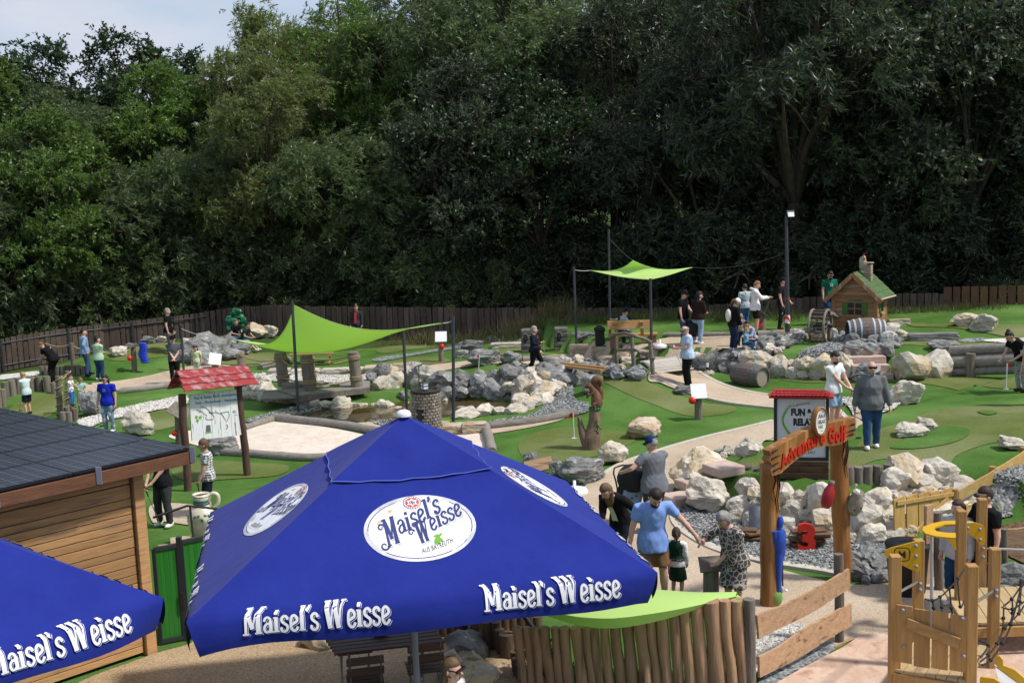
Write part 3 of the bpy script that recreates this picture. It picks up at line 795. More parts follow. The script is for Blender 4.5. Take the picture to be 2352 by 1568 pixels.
def wall(name,label,pts,rows,size,kinds,cat='stone wall',back=0.16,seed=1,vary=0.35,dz=0.0,flat=0.8,rise=0.72):
 """a dry wall of stones along a surveyed foot line; every stone is a part"""
 rd = random.Random(seed); c = spline([G(*p) for p in pts],8)
 L = [0.0]
 for a,b in zip(c,c[1:]): L.append(L[-1] + (b - a).length)
 t = thing(name,label,cat,c[0]); o0 = Vector(c[0])
 for r in range(rows):
  s = rd.uniform(0,size * 0.5)
  while s < L[-1]:
   sz = size * rd.uniform(1 - vary,1 + vary)
   s += sz * 0.44
   i = max(k for k in range(len(L)) if L[k] <= min(s,L[-1] - 1e-6)); i = min(i,len(c) - 2)
   f = (s - L[i]) / max(1e-6,L[i + 1] - L[i]); p = c[i].lerp(c[i + 1],f)
   d = (c[i + 1] - c[i]).normalized(); nrm = Vector((-d.y,d.x,0))
   if nrm.y < 0: nrm = -nrm
   q = p + nrm * (back * r + rd.uniform(-.06,.06)) ; q.z = p.z + size * flat * rise * (r + 0.42) + dz + rd.uniform(-.05,.05) * size
   stone(t,q - o0,(sz * 1.08,sz * rd.uniform(0.8,1.05),sz * flat * rd.uniform(0.85,1.1) * 1.12),rd.choice(kinds),math.atan2(d.y,d.x) + rd.uniform(-.4,.4),rd)
   s += sz * 0.44
 return t
def heap(name,label,poly,size,kinds,n,cat='rock pile',seed=3,vary=0.4,lift=0.0,flat=0.75,crown=0.0):
 rd = random.Random(seed); xs = [p[0] for p in poly]; ys = [p[1] for p in poly]; pts = []; tries = 0
 def inside(x,y):
  c = False; j = len(poly) - 1
  for i in range(len(poly)):
   if (poly[i][1] > y) != (poly[j][1] > y) and x < (poly[j][0] - poly[i][0]) * (y - poly[i][1]) / (poly[j][1] - poly[i][1]) + poly[i][0]: c = not c
   j = i
  return c
 while len(pts) < n and tries < n * 60:
  tries += 1; x,y = rd.uniform(min(xs),max(xs)),rd.uniform(min(ys),max(ys))
  if not inside(x,y): continue
  p = G(x,y)
  if any((p - q).length < size * 0.62 for q in pts): continue
  pts.append(p)
 c0 = sum(pts,Vector()) / len(pts); c0.z = min(p.z for p in pts)
 R_ = max((p - c0).length for p in pts) + 0.01
 t = thing(name,label,cat,c0)
 for p in pts:
  sz = size * rd.uniform(1 - vary,1 + vary)
  z = lift + crown * max(0,1 - ((p - c0).length / R_) ** 1.5)
  stone(t,p - c0 + Vector((0,0,sz * flat * 0.3 + z)),(sz * rd.uniform(.95,1.3),sz * rd.uniform(.8,1.1),sz * flat * rd.uniform(.8,1.2)),rd.choice(kinds),None,rd)
 return t

boulder(311,1004,82,62,'l','large pale limestone boulder standing beside the white gravel strip near the solar roof')
boulder(203,958,60,62,'g','dark grey boulder behind the toddler on the log stumps')
boulder(500,1046,74,42,'g','dark grey boulder behind the boy in the plaid shirt')
boulder(578,778,54,36,'o','yellow ochre boulder by the dark fence next to the leaf sculpture')
boulder(617,777,46,30,'l','grey white boulder leaning against the yellow one by the fence')
boulder(270,819,42,24,'l','low pale boulder on the left mound beside the blue waistcoat')
boulder(296,800,22,13,'g','small grey stone beside the low pale boulder on the left mound')
boulder(337,789,32,15,'g','flat grey stone on the crest of the left mound')
boulder(370,787,34,15,'l','flat pale stone near the man in the black tee on the mound')
boulder(1485,1008,84,46,'s','brown topped square boulder on the turf behind the ball post',rz=0.3)
boulder(1405,1069,74,56,'l','white grey boulder on the turf beside the kerb of the main path')
boulder(1334,1114,106,54,'g','long dark grey boulder at the edge of the blue canopy')
boulder(1277,1100,34,48,'g','dark grey boulder under the wooden plank by the canopy')
boulder(1364,900,54,42,'g','dark grey boulder behind the squirrel carving')
boulder(1108,841,78,34,'g','grey boulder with white veins beside the narrow path')
boulder(1172,838,56,28,'g','squarish dark grey boulder left of the walking grey haired woman')
boulder(1062,822,34,20,'g','low dark grey stone beneath the tilted rock on the lawn')
boulder(1082,812,50,28,'g','tilted grey rock resting on a lower stone on the lawn')
boulder(1165,799,74,12,'l','thin pale slab lying in front of the wooden stumps',slab=True,depth=0.3)
boulder(1341,783,50,21,'g','white and grey rock beside the black litter bin')
boulder(2222,751,60,33,'o','yellowish boulder at the tall fence boards, the left of the pair')
boulder(2270,763,62,42,'l','white boulder at the tall fence boards, the front of the pair')
boulder(2068,748,50,16,'s','flat brown slab behind the toy mill house',slab=True,depth=0.4)
boulder(2148,783,112,18,'g','long grey slab bordering the upper putting lane',slab=True,depth=0.3,rz=-0.12)
boulder(2172,809,64,26,'g','grey rock lying in the middle of the upper putting lane')
boulder(1996,877,82,38,'g','large dark grey rock in front of the pink stone steps')
boulder(2089,930,92,56,'l','large cream boulder on the turf right of the walking man')
boulder(2096,1007,80,32,'l','low grey white boulder on the turf island, the left of two')
boulder(2132,991,54,32,'l','square grey white boulder on the turf island, the right of two')
boulder(2335,1036,80,30,'l','flat pale boulder at the right edge behind the plank fence')
boulder(1616,1128,128,96,'o','huge brown and cream boulder beside the main path, the taller one behind',depth=0.7)
boulder(1628,1184,124,92,'l','huge grey white boulder at the left end of the boulder wall',depth=0.75)
boulder(1568,907,42,19,'g','flat grey stone behind the white board on the ball post')
boulder(1953,990,34,34,'l','pale stone beside the legs of the walking man')
boulder(926,918,34,18,'g','grey stone standing in the pond beside the sail post')
boulder(928,946,44,22,'l','pale stone in the pond in front of the sail post')
boulder(1024,931,27,25,'l','pointed cream stone in the pond beside the castle tower')
boulder(1060,954,30,20,'g','pointed grey stone at the near shore of the pond')
boulder(1167,922,24,13,'g','dark wet stone in the pond under the little waterfall')
# groups of stones
heap('rock_pile','pile of dark grey boulders on the left mound behind the girl in yellow',[(430,836),(438,806),(480,798),(530,796),(558,806),(560,820),(500,828),(460,838)],0.66,'ggg',20,seed=5,crown=0.05)
heap('stone_row','row of small grey stones along the fence on the left mound',[(425,790),(470,782),(545,780),(545,788),(480,790),(430,797)],0.34,'ggl',14,seed=8,cat='stone row')
wall('boulder_wall','retaining wall of cream limestone boulders behind the entrance arch',[(1660,1190),(1750,1216),(1850,1232),(1940,1243),(2020,1246),(2090,1222)],3,0.42,'lllllo',seed=4,back=0.22,vary=0.5,rise=0.62)
heap('boulder_slope','slope of limestone boulders piled up beside the plank gate',[(2030,1155),(2080,1100),(2130,1090),(2190,1125),(2225,1160),(2200,1185),(2100,1225),(2020,1220)],0.5,'lllo',46,seed=6,crown=0.05)
heap('stone_row','row of white rocks between main path and the sign lawn',[(1645,1052),(1660,1034),(1700,1028),(1750,1024),(1770,1034),(1720,1044),(1690,1054)],0.28,'ll',12,seed=9,cat='stone row')
wall('terrace_wall','terrace wall of cream boulders left of the pink steps',[(1712,852),(1760,862),(1830,868),(1900,872),(1930,871)],2,0.46,'lllo',seed=12,back=0.16,vary=0.4)
boulder(1752,862,78,58,'o','big cream and ochre block at the left end of the terrace wall')
boulder(1944,872,50,66,'l','tall cream block directly left of the pink steps')
wall('terrace_wall','terrace wall of two big cream blocks right of the pink steps',[(2056,874),(2080,872),(2120,866),(2182,861)],1,0.98,'llo',seed=14,vary=0.2,flat=0.85)
wall('stone_edge','low edge of grey stones between the bridge and the bollard light',[(1560,845),(1620,850),(1680,850),(1720,846)],2,0.42,'gggl',seed=15,cat='stone edge')
heap('rock_pile','heap of grey and cream rocks below the mill wheel',[(1640,838),(1700,806),(1765,785),(1805,774),(1850,776),(1800,802),(1760,828),(1700,842)],0.34,'ggggl',46,seed=16)
heap('rock_pile','heap of grey rocks around the standing barrel of the toy mill',[(1885,785),(1905,765),(1940,772),(1940,784),(1990,792),(2035,788),(2036,764),(2078,772),(2056,800),(1990,797),(1930,790)],0.4,'gggl',22,seed=17)
heap('stone_row','row of dark grey rocks edging the mill gravel bed',[(1945,812),(1990,804),(2040,796),(2055,808),(2010,816),(1960,822)],0.6,'gg',7,seed=18,cat='stone row')
wall('pond_wall','two courses of dark grey rocks behind the pond',[(985,912),(1030,908),(1080,910),(1130,906),(1172,892)],2,0.58,'ggg',seed=19,back=0.22,vary=0.3)
heap('waterfall_rocks','cream rocks of the small waterfall at the right of the pond',[(1150,898),(1170,878),(1205,868),(1250,874),(1296,890),(1280,905),(1240,925),(1205,935),(1200,910)],0.5,'lllo',30,seed=20)
heap('rock_pile','dark grey rocks behind the waterfall at the plank bridge',[(1170,885),(1190,852),(1280,850),(1350,868),(1345,884),(1290,892),(1240,876)],0.5,'ggg',26,seed=21)
wall('pond_edge','near shore of the pond edged with cream stones',[(566,914),(620,922),(700,928),(740,936),(800,938),(860,944),(930,958)],1,0.48,'lllo',seed=22,flat=0.62,vary=0.35)
wall('pond_edge','right near shore of the pond edged with white flat stones',[(1030,962),(1090,955),(1130,950),(1190,945),(1240,930)],1,0.5,'ll',seed=23,flat=0.6)
wall('pond_edge','far shore of the pond left of the sail post, cream and grey stones',[(845,896),(880,892),(930,884),(980,892)],2,0.5,'llgo',seed=24,back=0.2)
heap('stone_row','cream stones left of the wooden dock',[(556,912),(560,885),(600,880),(616,895),(606,915)],0.5,'ll',12,seed=25,cat='stone row')
heap('rock_pile','grey rocks at the left foot of the arched bridge',[(1282,846),(1300,832),(1330,828),(1400,846),(1440,856),(1500,866),(1480,872),(1400,864),(1330,856)],0.34,'gggl',34,seed=26)
heap('rock_pile','low pile of dark stones beside the black litter tub at the arch',[(1955,1335),(1958,1290),(2000,1272),(2045,1285),(2070,1330),(2010,1345)],0.3,'ggg',26,seed=27,crown=0.1)
heap('rock_pile','dark stones under the plank bench at the right edge',[(2230,1345),(2400,1330),(2420,1360),(2250,1375)],0.4,'ggg',12,seed=28)
heap('stone_row','ochre and white rocks behind the cafe table',[(720,1470),(760,1440),(860,1425),(950,1420),(950,1440),(850,1450),(760,1475)],0.42,'lloog',15,seed=29,cat='stone row')
heap('stone_row','brown boulders at the foot of the stockade beside the seated woman',[(1020,1566),(1035,1520),(1080,1500),(1110,1560),(1080,1590)],0.45,'sog',9,seed=30,cat='stone row')
# step slabs and walls of slabs
def slab_row(name,label,spots,kind='s',group=None):
 c0 = G(*spots[0][:2]); t = thing(name,label,'slab wall',c0,0,group)
 for i,(px,py,w,h,dep) in enumerate(spots):
  p = G(px,py); s = ppm(p)
  o = link('slab',SLB[kind][i % 3],t,p - c0 + Vector((0,dep / 2,h * s * 0.44)),(0,0,0.03 * (-1) ** i)); o.scale = (w * s,dep,h * s)
 return t
slab_row('slab_wall','upper row of brown stone slabs before the wooden bench',[(1338,820,54,27,.7),(1388,822,52,25,.7),(1440,826,50,22,.7),(1492,822,40,18,.7)])
slab_row('slab_wall','lower row of brown stone slabs beside the arched bridge',[(1400,839,54,22,.8),(1456,840,56,20,.8),(1520,838,56,18,.8),(1575,836,50,16,.8)])
slab_row('slab_wall','row of brown slabs behind the dock on the right',[(868,858,64,18,.5),(934,857,64,22,.5)])
slab_row('slab_wall','long pale slab row behind the rope posts',[(640,862,50,14,.5),(700,861,66,12,.5),(770,860,66,13,.5),(825,858,40,13,.5)],'l')
slab_row('slab_wall','tan block wall beside the sandpit log next to the canopy',[(1040,1000,50,24,.5),(1090,998,56,26,.5),(1012,990,40,16,.5)],'s')
st = thing('stone_steps','three pink sandstone steps up the terrace between the cream walls','steps',G(2008,874))
for k in range(4):
 mb = MB(); mb.box((0,0.12 + 0.33 * k,0.1 + 0.2 * k),(1.08,0.36,0.2),bev=0.015); mb.jitter(0.012,5,k); mb.build('step',M_STEP,st)
st = thing('stone_steps','pink sandstone steps between the two huge boulders','steps',G(1590,1165))
for k,(px,py,w,d) in enumerate([(1570,1158,.75,.5),(1596,1138,.7,.4),(1628,1118,.7,.5),(1662,1098,.6,.6)]):
 p = G(px,py,0.0); mb = MB(); mb.box(Vector((p.x,p.y,0.12 + 0.16 * k + T(*G(1570,1158).xy))) - st.location,(w,d,0.18),0.45,0.015); mb.build('step',M_STEP,st)

# ------------------------------------------------------------------ fence at the back: every board is a part
M_FENCE = mat('fence_board',(0.062,0.046,0.037),(0.115,0.085,0.068),rough=0.85,scale=3,stretch=(9,9,0.7),tint=0.25,bump=0.4,spec=0.3)
M_FENCE2 = mat('fence_board_red',(0.10,0.053,0.03),(0.16,0.088,0.05),rough=0.8,scale=3,stretch=(9,9,0.7),tint=0.2,bump=0.4,spec=0.3)
M_STEEL = mat('grey_steel',(0.045,0.05,0.06),(0.06,0.066,0.078),rough=0.5,scale=6,metal=0.3,spec=0.5)
FT = [(-60,790),(0,777),(150,754),(305,736),(435,722),(515,708),(560,704),(640,701),(700,703),(1078,707),(1274,707),(1555,707),(1700,694),(1821,684),(2044,675),(2186,673)]
def fence_run(name,label,x0,x1,step,tops,m,rails=True,pw=0.86,tilt=0.02):
 base = gz(x0,fence_y(x0)); t = thing(name,label,'fence',base)
 x = x0; rr = random.Random(int(x0 * 10)); v = []
 BM = [None] * 4
 for i in range(4):
  mb = MB(); mb.box((0,0,0.5),(step * pw * (0.94 + 0.04 * i),0.03,1.0)); BM[i] = mb.mesh('board',m)
 while x < x1:
  y = fence_y(x); px = 1176 + x / y * FOC
  for _ in range(3): px = proj((x,y,1.5))[0]
  zt = at_y(px,lerp_tab(tops,px),y).z + rr.uniform(-.02,.02); zb = T(x,y) + 0.04
  d = (fence_y(x + 0.1) - fence_y(x - 0.1)) / 0.2
  link('board',rr.choice(BM),t,Vector((x,y,zb)) - base,(rr.uniform(-tilt,tilt),rr.uniform(-tilt,tilt) * .5,math.atan(d)),(1,1,zt - zb)); v.append((x,y,zb,zt)); x += step / math.sqrt(1 + d * d)
 if rails:
  for fr in (0.18,0.86):
   mb = MB(); mb.tube([Vector((a,b - 0.045,c + (e - c) * fr)) - base for a,b,c,e in v[::6] + [v[-1]]],0.025,4,smooth=False); mb.build('rail',M_STEEL,t)
  for a,b,c,e in v[::12]:
   mb = MB(); mb.box(Vector((a,b - 0.09,(c + e) / 2)) - base,(0.07,0.05,e - c)); mb.build('post',M_STEEL,t)
 return t
fence_run('wooden_fence','dark board fence with steel rails on the left, running up to the leaf sculpture',-23.5,-13.2,0.225,FT,M_FENCE)
fence_run('wooden_fence','long dark board fence along the trees behind the lawns',-13.15,15.85,0.255,FT,M_FENCE,rails=False)
fence_run('wooden_fence','taller reddish brown board fence at the right end',15.98,21.5,0.31,[(2186,659),(2349,654),(2600,648)],M_FENCE2,rails=False,pw=0.84)

# ------------------------------------------------------------------ pond
M_WATER = bpy.data.materials.new('pond_water'); M_WATER.use_nodes = True
_n,_l = M_WATER.node_tree.nodes,M_WATER.node_tree.links; _b = _n['Principled BSDF']
_b.inputs['Base Color'].default_value = (0.075,0.055,0.022,1); _b.inputs['Roughness'].default_value = 0.06; _b.inputs['Specular IOR Level'].default_value = 0.6
_t = _n.new('ShaderNodeTexNoise'); _t.inputs['Scale'].default_value = 2.5; _t.inputs['Detail'].default_value = 3
_bp = _n.new('ShaderNodeBump'); _bp.inputs['Strength'].default_value = 0.12; _bp.inputs['Distance'].default_value = 0.02
_c = _n.new('ShaderNodeTexCoord'); _l.new(_c.outputs['Object'],_t.inputs['Vector']); _l.new(_t.outputs['Fac'],_bp.inputs['Height']); _l.new(_bp.outputs['Normal'],_b.inputs['Normal'])
patch('pond_water',[(-2.85 + 4.2 * math.cos(a),33.7 + 2.5 * math.sin(a),0) for a in [2 * PI * k / 14 for k in range(14)]],M_WATER,step=1.2,zf=lambda x,y: -0.36,world_pts=True)
# ------------------------------------------------------------------ lettering
def text_geo(body,size=1.0,bold=0.0,xs=1.0,ext=0.0,align='CENTER',res=3,shear=0.0,space=1.0):
 cu = bpy.data.curves.new('lettering','FONT'); cu.body = body; cu.size = size; cu.offset = bold; cu.extrude = ext
 cu.align_x = align; cu.resolution_u = res; cu.shear = shear; cu.space_character = space
 ob = bpy.data.objects.new('lettering',cu)
 me = ob.to_mesh()
 v = [Vector((p.co.x * xs,p.co.y,p.co.z)) for p in me.vertices]; f = [tuple(q.vertices) for q in me.polygons]
 ob.to_mesh_clear(); bpy.data.objects.remove(ob); bpy.data.curves.remove(cu)
 return v,f
GLY = {
 'M': (.74,[([(.08,0),(.10,1)],.10),([(.08,1),(.34,.22)],.15),([(.34,.22),(.54,1)],.06),([(.57,0),(.57,1)],.17),([(-.04,.035),(.21,.035)],.07),([(.43,.035),(.71,.035)],.07),([(-.07,.965),(.12,.965)],.07),([(.5,.965),(.71,.965)],.07)]),
 'W': (.90,[([(.07,1),(.24,.02)],.17),([(.24,.02),(.40,.95)],.06),([(.40,1),(.57,.02)],.17),([(.57,.02),(.72,1)],.07),([(-.06,.965),(.2,.965)],.07),([(.28,.965),(.50,.965)],.07),([(.62,.965),(.84,.965)],.07)]),
 'a': (.47,[([(.35,0),(.35,.5)],.15),([(.07,.5),(.12,.62),(.22,.66),(.32,.6),(.35,.46)],.10),([(.34,.38),(.2,.40),(.09,.30),(.07,.17),(.13,.05),(.24,.05),(.34,.16)],.10),([(.3,.03),(.47,.03)],.06)]),
 'i': (.28,[([(.12,0),(.12,.64)],.16),([(0,.035),(.26,.035)],.07),([(0,.62),(.12,.62)],.06),([(.12,.74),(.12,.90)],.15)]),
 's': (.41,[([(.35,.50),(.30,.62),(.19,.65),(.09,.57),(.10,.44),(.20,.35),(.31,.26),(.33,.13),(.24,.02),(.12,.02),(.05,.12),(.09,.2)],.115)]),
 'e': (.44,[([(.10,.28),(.22,.34),(.34,.42),(.33,.56),(.22,.65),(.11,.58),(.07,.36),(.08,.14),(.18,.02),(.29,.04),(.38,.18)],.115)]),
 'l': (.28,[([(.12,0),(.12,1)],.16),([(0,.035),(.26,.035)],.07),([(-.02,.965),(.12,.965)],.07)]),
 "'": (.19,[([(.10,1.0),(.11,.88),(.04,.76)],.12)]),' ': (.30,[])}
def glyphs(F_,word,x,y,size,m,z,rot=0.0,xs=1.0,rise=None,up=None):
 c,q = math.cos(rot),math.sin(rot); ux,uy = up or (-q,c); pen = 0.0; k = 0
 for ch in word:
  adv,st = GLY[ch]
  dy = rise(pen * xs) if rise else 0.0
  for pts,w in st:
   if len(pts) > 3: pts = [tuple(p)[:2] for p in spline([(a,b,0) for a,b in pts],3)]
   if len(pts) == 2: pts = [(pts[0][0] + (pts[1][0] - pts[0][0]) * j / 8,pts[0][1] + (pts[1][1] - pts[0][1]) * j / 8) for j in range(9)]
   P = [((a + pen) * size * xs,b * size + dy) for a,b in pts]; k += 1
   F_.stroke([(x + a * c + b * ux,y + a * q + b * uy) for a,b in P],w * size * (0.55 + .45 * xs),m,z + k * 0.00012)
  pen += adv
 return pen * size * xs
def word_len(w,size,xs=1.0): return sum(GLY[c][0] for c in w) * size * xs
class Flat:
 """flat print: shapes in 2D layers, later laid onto a surface"""
 def __init__(s): s.v,s.f,s.m = [],[],[]
 def add(s,v,f,m,z=0.0):
  o = len(s.v); s.v += [Vector((p[0],p[1],z + (p[2] if len(p) > 2 else 0))) for p in v]
  s.f += [tuple(i + o for i in q) for q in f]; s.m += [m] * len(f); return s
 def poly(s,pts,m,z=0.0): return s.add(pts,[tuple(range(len(pts)))],m,z)
 def ell(s,cx,cy,rx,ry,m,z=0.0,n=48,r=0.0):
  c,q = math.cos(r),math.sin(r)
  return s.poly([(cx + rx * math.cos(a) * c - ry * math.sin(a) * q,cy + rx * math.cos(a) * q + ry * math.sin(a) * c) for a in [2 * PI * k / n for k in range(n)]],m,z)
 def stroke(s,pts,w,m,z=0.0,w2=None):
  p = [Vector((a[0],a[1])) for a in pts]; V = []
  for i,q in enumerate(p):
   d = (p[min(i + 1,len(p) - 1)] - p[max(0,i - 1)]).normalized(); t = i / (len(p) - 1); ww = (w + ((w2 if w2 is not None else w) - w) * t) / 2
   V += [(q.x - d.y * ww,q.y + d.x * ww),(q.x + d.y * ww,q.y - d.x * ww)]
  return s.add(V,[(2 * i,2 * i + 1,2 * i + 3,2 * i + 2) for i in range(len(p) - 1)],m,z)
 def text(s,body,cx,cy,size,m,z=0.0,rot=0.0,**kw):
  v,f = text_geo(body,size,**kw); c,q = math.cos(rot),math.sin(rot)
  return s.add([(cx + p.x * c - p.y * q,cy + p.x * q + p.y * c,p.z) for p in v],f,m,z)
 def build(s,name,fn,mats,parent=None):
  return link(name,mesh(name,[fn(p) for p in s.v],s.f,mats,s.m),parent)
def plain(name,c,rough=0.6,metal=0.0,spec=0.4): return mat(name,c,tuple(k * 0.9 for k in c),rough=rough,scale=5,metal=metal,spec=spec)
I_WHITE = plain('white_print',(0.78,0.79,0.82)); I_BLUE = plain('navy_print',(0.02,0.035,0.16)); I_RED = plain('red_print',(0.6,0.04,0.04)); I_BLACK = plain('black_print',(0.02,0.02,0.025))
I_GREEN = plain('green_print',(0.15,0.36,0.03)); I_GOLD = plain('gold_print',(0.5,0.36,0.06)); I_SILV = mat('silver_print',(0.42,0.43,0.46),(0.68,0.69,0.72),rough=0.45,scale=2.2,lo=0.4,hi=0.6,spec=0.4); I_GREY = plain('grey_print',(0.45,0.46,0.48))
I_DKRED = plain('maroon_print',(0.16,0.02,0.03)); I_SKY = plain('sign_blue_print',(0.06,0.25,0.45))

# ------------------------------------------------------------------ parasols
M_CANVAS = mat('blue_canvas',(0.008,0.018,0.195),(0.011,0.024,0.23),rough=0.8,scale=1.6,detail=7,sheen=0.06,spec=0.12,bump=0.55,bscale=4.5)
M_SEAM = plain('light_blue_seam',(0.10,0.15,0.55)); M_POLE = plain('grey_pole',(0.33,0.33,0.36),0.5); M_WPLAST = plain('white_plastic',(0.75,0.75,0.78),0.45)
def spiral(cx,cy,r,a0,turns,n=14,sgn=1): return [(cx + r * (1 - 0.75 * k / n) * math.cos(a0 + sgn * turns * 2 * PI * k / n),cy + r * (1 - 0.75 * k / n) * math.sin(a0 + sgn * turns * 2 * PI * k / n)) for k in range(n + 1)]
def emblem():
 F_ = Flat()
 F_.ell(0,0,1,.60,0,0); F_.ell(0,0,.935,.548,1,.002); F_.ell(0,0,.918,.533,2,.004);
 for (x,y,l,a) in [(-.72,-.08,.16,3.1),(-.42,.26,.16,-.3),(.43,.33,.15,1.2),(-.5,.34,.2,.35),(-.26,-.12,.18,.8),(-.72,.14,.22,.8),(.68,.04,.22,.5),(.2,.16,.12,.9)]:
  c,s = math.cos(a),math.sin(a)
  F_.stroke([(x - c * l * .8,y - s * l * .8),(x,y),(x + c * l * .5,y + s * l * .5)],.012,5,.006)
  for k in range(4):
   for sg in (-1,1):
    F_.ell(x + c * l * (.1 * k - .1) - s * sg * .014,y + s * l * (.1 * k - .1) + c * sg * .014,.022,.010,5,.007,8,a + sg * .4)
 # ribbon
 F_.poly([(-.38,-.30),(-.2,-.24),(-.06,-.25),(-.06,-.36),(-.2,-.34),(-.36,-.40)],6,.006)
 F_.poly([(-.52,-.36),(-.30,-.40),(-.25,-.46),(-.42,-.46)],0,.007)
 F_.poly([(.5,-.06),(.56,-.22),(.66,-.16),(.62,-.05),(.8,.02),(.72,.06)],6,.006)
 rb = [(x,-.42 + .19 * ((x + .13) / .77) ** 1.6) for x in [-.13 + .77 * k / 8 for k in range(9)]]
 F_.poly([(x,y - .085) for x,y in rb] + [(x,y + .085) for x,y in rb[::-1]],0,.008); F_.poly([(x,y - .077) for x,y in rb] + [(x,y + .077) for x,y in rb[::-1]],2,.009)
 v,f = text_geo('AUS BAYREUTH',.13,0.002,.62)
 F_.add([(p.x + .25,p.y + (-.42 + .19 * max(0,(p.x + .38) / .77) ** 1.6) - .045,p.z) for p in v],f,3,.011)
 # hops
 for k in range(11):
  a = k * 1.7; F_.ell(.26 + .13 * math.cos(a) * (k % 3) / 2,-.20 + .07 * math.sin(a),.07,.04,4,.0085 + .0003 * k,7,a)
 # lettering
 for (d,m,z) in ((.018,3,.010),(.012,2,.0125),(0.0,1,.015)):
  U_ = (-.12,1); glyphs(F_,'M',-.60 + d,-.30 - d,.50,m,z,.30,.62,None,U_); glyphs(F_,"aisel's",-.385 + d,-.10 - d,.36,m,z,.42,1.0,None,U_)
  glyphs(F_,'W',-.05 + d,-.31 - d,.42,m,z,.30,.66,None,U_); glyphs(F_,'eisse',.185 + d,-.09 - d,.33,m,z,.40,1.02,None,U_)
 for (cx,cy,r,a0,t,sg) in [(-.69,.06,.065,.2,1.1,1),(-.66,-.27,.085,.1,1.0,-1),(-.17,-.07,.06,.2,1.1,1)]:
  F_.stroke(spiral(cx,cy,r,a0,t,sgn=sg),.035,1,.0175,.014)
 # badge
 F_.ell(-.08,.47,.165,.118,3,.014); F_.ell(-.08,.47,.155,.108,2,.015); F_.ell(-.08,.47,.125,.088,7,.016)
 for k in range(20):
  a = 2 * PI * k / 20; F_.ell(-.08 + .14 * math.cos(a),.47 + .098 * math.sin(a),.010,.008,3,.0165,6)
 for o in (0,PI / 3):
  F_.poly([(-.08 + .115 * math.cos(o + PI / 2 + 2 * PI * k / 3),.47 + .082 * math.sin(o + PI / 2 + 2 * PI * k / 3)) for k in range(3)],0,.017 + o * .0005)
 F_.stroke(spiral(-.11,.465,.03,0,1.2),.012,3,.019); F_.stroke(spiral(-.05,.465,.03,2,1.2),.012,3,.019); F_.stroke([(-.08,.43),(-.08,.5)],.014,3,.019)
 return F_
EMB = emblem()
def script_word(size,xs=.9):
 F_ = Flat(); W_ = word_len("Maisel's Weisse",size,xs)
 for (d,m,z) in ((.052,0,0.0),(.036,1,.002),(0,0,.004)):
  x = -W_ / 2 + d * size
  for w,sz in (("M",1.12),("aisel's",1.0),(' ',.7),("W",1.12),("eisse",1.0)):
   x += glyphs(F_,w,x,-.5 * size - d * size,size * sz,m,z,0,xs)
 return F_
